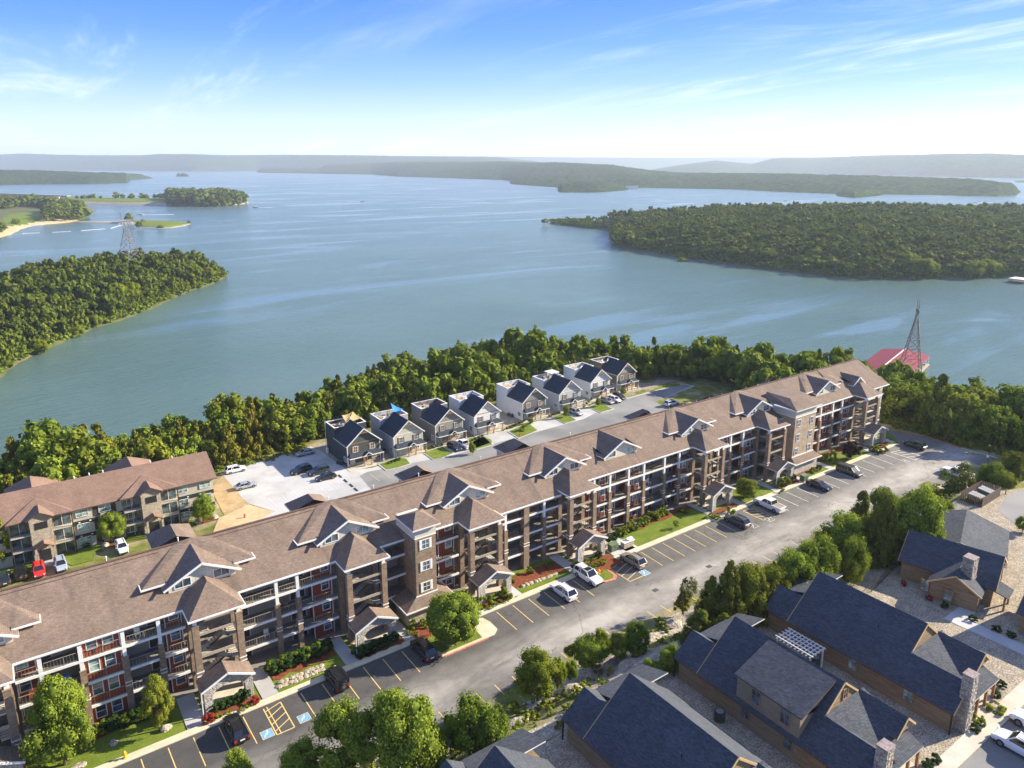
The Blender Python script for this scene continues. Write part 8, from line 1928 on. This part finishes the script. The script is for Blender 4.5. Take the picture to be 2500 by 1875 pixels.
for q, w, h in ((c2(1670, 595), 1.5, 1.4), (c2(1830, 515), 1.3, 1.2)): shrub_q('shrub0', q, w, h, 'dark clipped cube-like shrub at the fourth stone canopy', 'dark shrubs at the fourth stone canopy')
for q in (c2(1750, 560), c2(1795, 560), c2(1830, 565), c2(1860, 555), c2(1760, 590), c2(1790, 595)): shrub_q('shrub2' if q[0] > 1460 else 'shrub1', q, 1.2, .9, 'small pale shrub beside the large white SUV', 'pale shrubs beside the large white SUV')
for q in (c2(1240, 680), c2(1370, 615), c2(1500, 575)): shrub_q('shrub1', q, 1.3, 1.0, 'small shrub in the mulch between third and fourth canopy', 'shrubs in the mulch between third and fourth canopy')
for i in range(10): q = (c3(575 + i * 36, 985 - i * 17 + (i % 2) * 5)); shrub_q('shrub1', q, 2.1, 1.5, 'rounded shrub in the hedge along the large front lawn', 'hedge shrubs along the large front lawn')
for q in (c3(490, 1030), c3(530, 1020), c3(560, 1005), c3(540, 1040)): shrub_q('shrub0', q, 1.6, 1.2, 'dark shrub behind the transformer box', 'dark shrubs behind the transformer box')
shrub_q('shrub1', c3(1010, 830), 1.9, .9, 'low shrub at the shaded end of the large lawn')
for q, w, h in ((c3(1215, 865), 1.6, .8), (c3(1250, 872), 1.5, .7), (c3(1335, 835), 2.0, 1.1)): shrub_q('shrub4', q, w, h, 'bright low shrub by the fifth stone canopy', 'bright shrubs by the fifth stone canopy')
for q, w, h in ((c3(1660, 660), 2.4, 1.8), (c3(1705, 650), 2.2, 1.8), (c3(1680, 690), 1.2, .8)): shrub_q('shrub1', q, w, h, 'grey-green shrub by the sixth stone canopy', 'shrubs by the sixth stone canopy')
shrub_q('shrub0', c3(1762, 610), 1.6, 1.2, 'clipped dark shrub left of the right transformer box'); shrub_q('shrub0', c3(1930, 545), 1.4, 1.1, 'clipped shrub at the garage corner'); shrub_q('shrub1', c3(1895, 560), 1.6, 1.0, 'loose shrub in mulch before the garage wall')
shrub_q('shrub4', cF(728, 1430), 2.4, 2.6, 'bright conical shrub by the broad tan tower'); 
for x_ in (560, 610, 660): shrub_q('shrub1', cF(x_, 1400), 1.8, 1.6, 'broad-leaved shrub right of the broad tan tower', 'shrubs right of the broad tan tower')
for x_ in (1290, 1350, 1420): shrub_q('shrub3' if False else 'shrub1', cF(x_, 1290), 2.0, 1.3, 'brownish shrub before the rightmost stone canopy', 'shrubs before the rightmost stone canopy')
for i in range(14): q = cB(1420 + i * 58, 1330 - i * 24 + (i % 3) * 18); shrub_q('shrub0' if i % 3 else 'shrub1', q, 2.2, 1.5, 'leafy shrub in the long shaded bed by the second canopy', 'shrubs of the long shaded bed')
shrub_q('shrub2', cB(1500, 1260), 1.5, 1.2, 'yellow-green shrub in the bed right of the left walkway')
for i in range(10): q = c1(690 + i * 42, 1410 - i * 15 + (i % 2) * 10); shrub_q('shrub0' if i % 4 else 'shrub2', q, 1.9, 1.3, 'shrub in the shaded bed at the lower left', 'shrubs of the lower-left bed')
for i, q in enumerate((cR(1390, 425), cR(1565, 530), cR(1672, 575), cR(1870, 665), cR(2022, 735), cR(2120, 775), cR(2060, 1110), cR(2020, 1180), cR(2020, 1270), cR(1910, 1365), cR(1885, 1415), cR(1620, 1620), cR(1560, 1655), cR(1905, 1340))):
    shrub_q('shrub3' if i < 2 else 'shrub2' if i in (8, 9, 13) else 'shrub0', q, 1.2 if i != 8 else 2.0, .8, 'small shrub in the gravel between the cabins', 'small shrubs in the gravel between the cabins', ZC)
for isl in ((c6(920, 1040), c6(1010, 1010), 6), (c6(1280, 900), c6(1400, 880), 6), (c6(1670, 835), c6(1760, 800), 6), (cU(400, 860), cU(520, 800), 6), (cU(780, 750), cU(870, 715), 5), (cU(1110, 650), cU(1180, 590), 4), (cU(320, 890), cU(500, 810), 7)):
    for i in range(isl[2]):
        q = tuple(np.array(isl[0]) + (np.array(isl[1]) - isl[0]) * i / (isl[2] - 1)); shrub_q('shrub0' if i % 2 else 'shrub1', q, .9, .7, 'small round shrub edging a townhouse lawn', 'small shrubs edging the townhouse lawns', ZT + .12)
shrub_q('shrub2', cG(765, 940), 2.4, 1.3, 'yellow-green shrub below the cream block', None, ZT); shrub_q('shrub0', cG(840, 925), 1.6, 1.0, 'dark shrub right of the yellow-green one', None, ZT)
shrub_q('shrub1', cU(520, 890), 2.4, 1.6, 'tall grass clump on the slate-blue townhouse lawn', None, ZT + .15)
# bare tree behind the townhouses
def bare_tree(p, H, lab):
    t_ = empty('bare_tree', p, lab, 'tree'); b = MB(p); r = random.Random(9)
    def grow(a, d, L, rad_, n):
        e = a + d * L; b.cyl(tuple(a), tuple(e), rad_, rad_ * .65, MT['dead_bark'], 5, False)
        if n:
            for _ in range(3 if n > 2 else 3):
                q = (d + Vector((r.uniform(-.75, .75), r.uniform(-.75, .75), r.uniform(-.05, .5)))).normalized(); grow(e, q, L * r.uniform(.6, .85), rad_ * .62, n - 1)
    grow(Vector(p), Vector((0, 0, 1)), H * .28, .22, 5); b.build('branches', t_)
for q, zb, H, lab in ((c6(1345, 350), -13, 11, 'bare grey tree in the wood behind the white townhouse'), (c6(645, 530), -12, 8, 'bare tree in the wood behind the dark grey townhouse'), (cG(740, 60), -22, 10, 'bare grey tree in the wood behind the cream block')):
    g = G(q, zb); z = float(ground_z(g[0:1], g[1:2])[0]); bare_tree((g[0], g[1], z), H + max(0, zb - z) * .5, lab)

# grass tufts and low growth that break up the bare edge of the woods beside the lot
EG = []
for i in range(420):
    x = r.uniform(173, 181); y = r.uniform(50, 106); EG.append((x, y, float(ground_z(np.array([x]), np.array([y]))[0])))
for i in range(260):
    x = r.uniform(-30, 60); y = 170 + r.uniform(-1, 6) + max(0, x) * .06; EG.append((x, y, float(ground_z(np.array([x]), np.array([y]))[0])))
EG = np.array(EG); ww = np.array([r.uniform(.8, 2.6) for _ in EG]); joined_wood('undergrowth', EG - [0, 0, .2], ww, ww * .8, sv, 'leaf', np.array([r.uniform(0, .5) for _ in EG]), '')
# plastic chairs left on the galleries
k_ = 0
for x, k, c_, where in ((0.6, 2, 'blue_sail', 'second gallery left of the tall left tree'), (8.0, 3, 'white', 'top gallery left of the first stair tower in view'), (22.4, 1, 'white', 'first-floor gallery right of the leftmost stair tower'), (25.2, 2, 'timber', 'second-floor gallery left of the second stair tower'), (47.0, 2, 'white', 'second-floor gallery right of the brick lift tower'), (91.0, 2, 'white', 'second-floor gallery above the large lawn hedge'), (95.2, 1, 'timber', 'first-floor gallery at the right of the large lawn'), (113.8, 2, 'white', 'second-floor gallery above the white pickup'), (145.0, 3, 'timber', 'top gallery right of the broad tan tower')):
    z = (0.18, 2.93, 5.93, 8.96)[k]; chair(x, 85.9, z, 'chair on the ' + where, MT[c_]).name = 'gallery_chair'
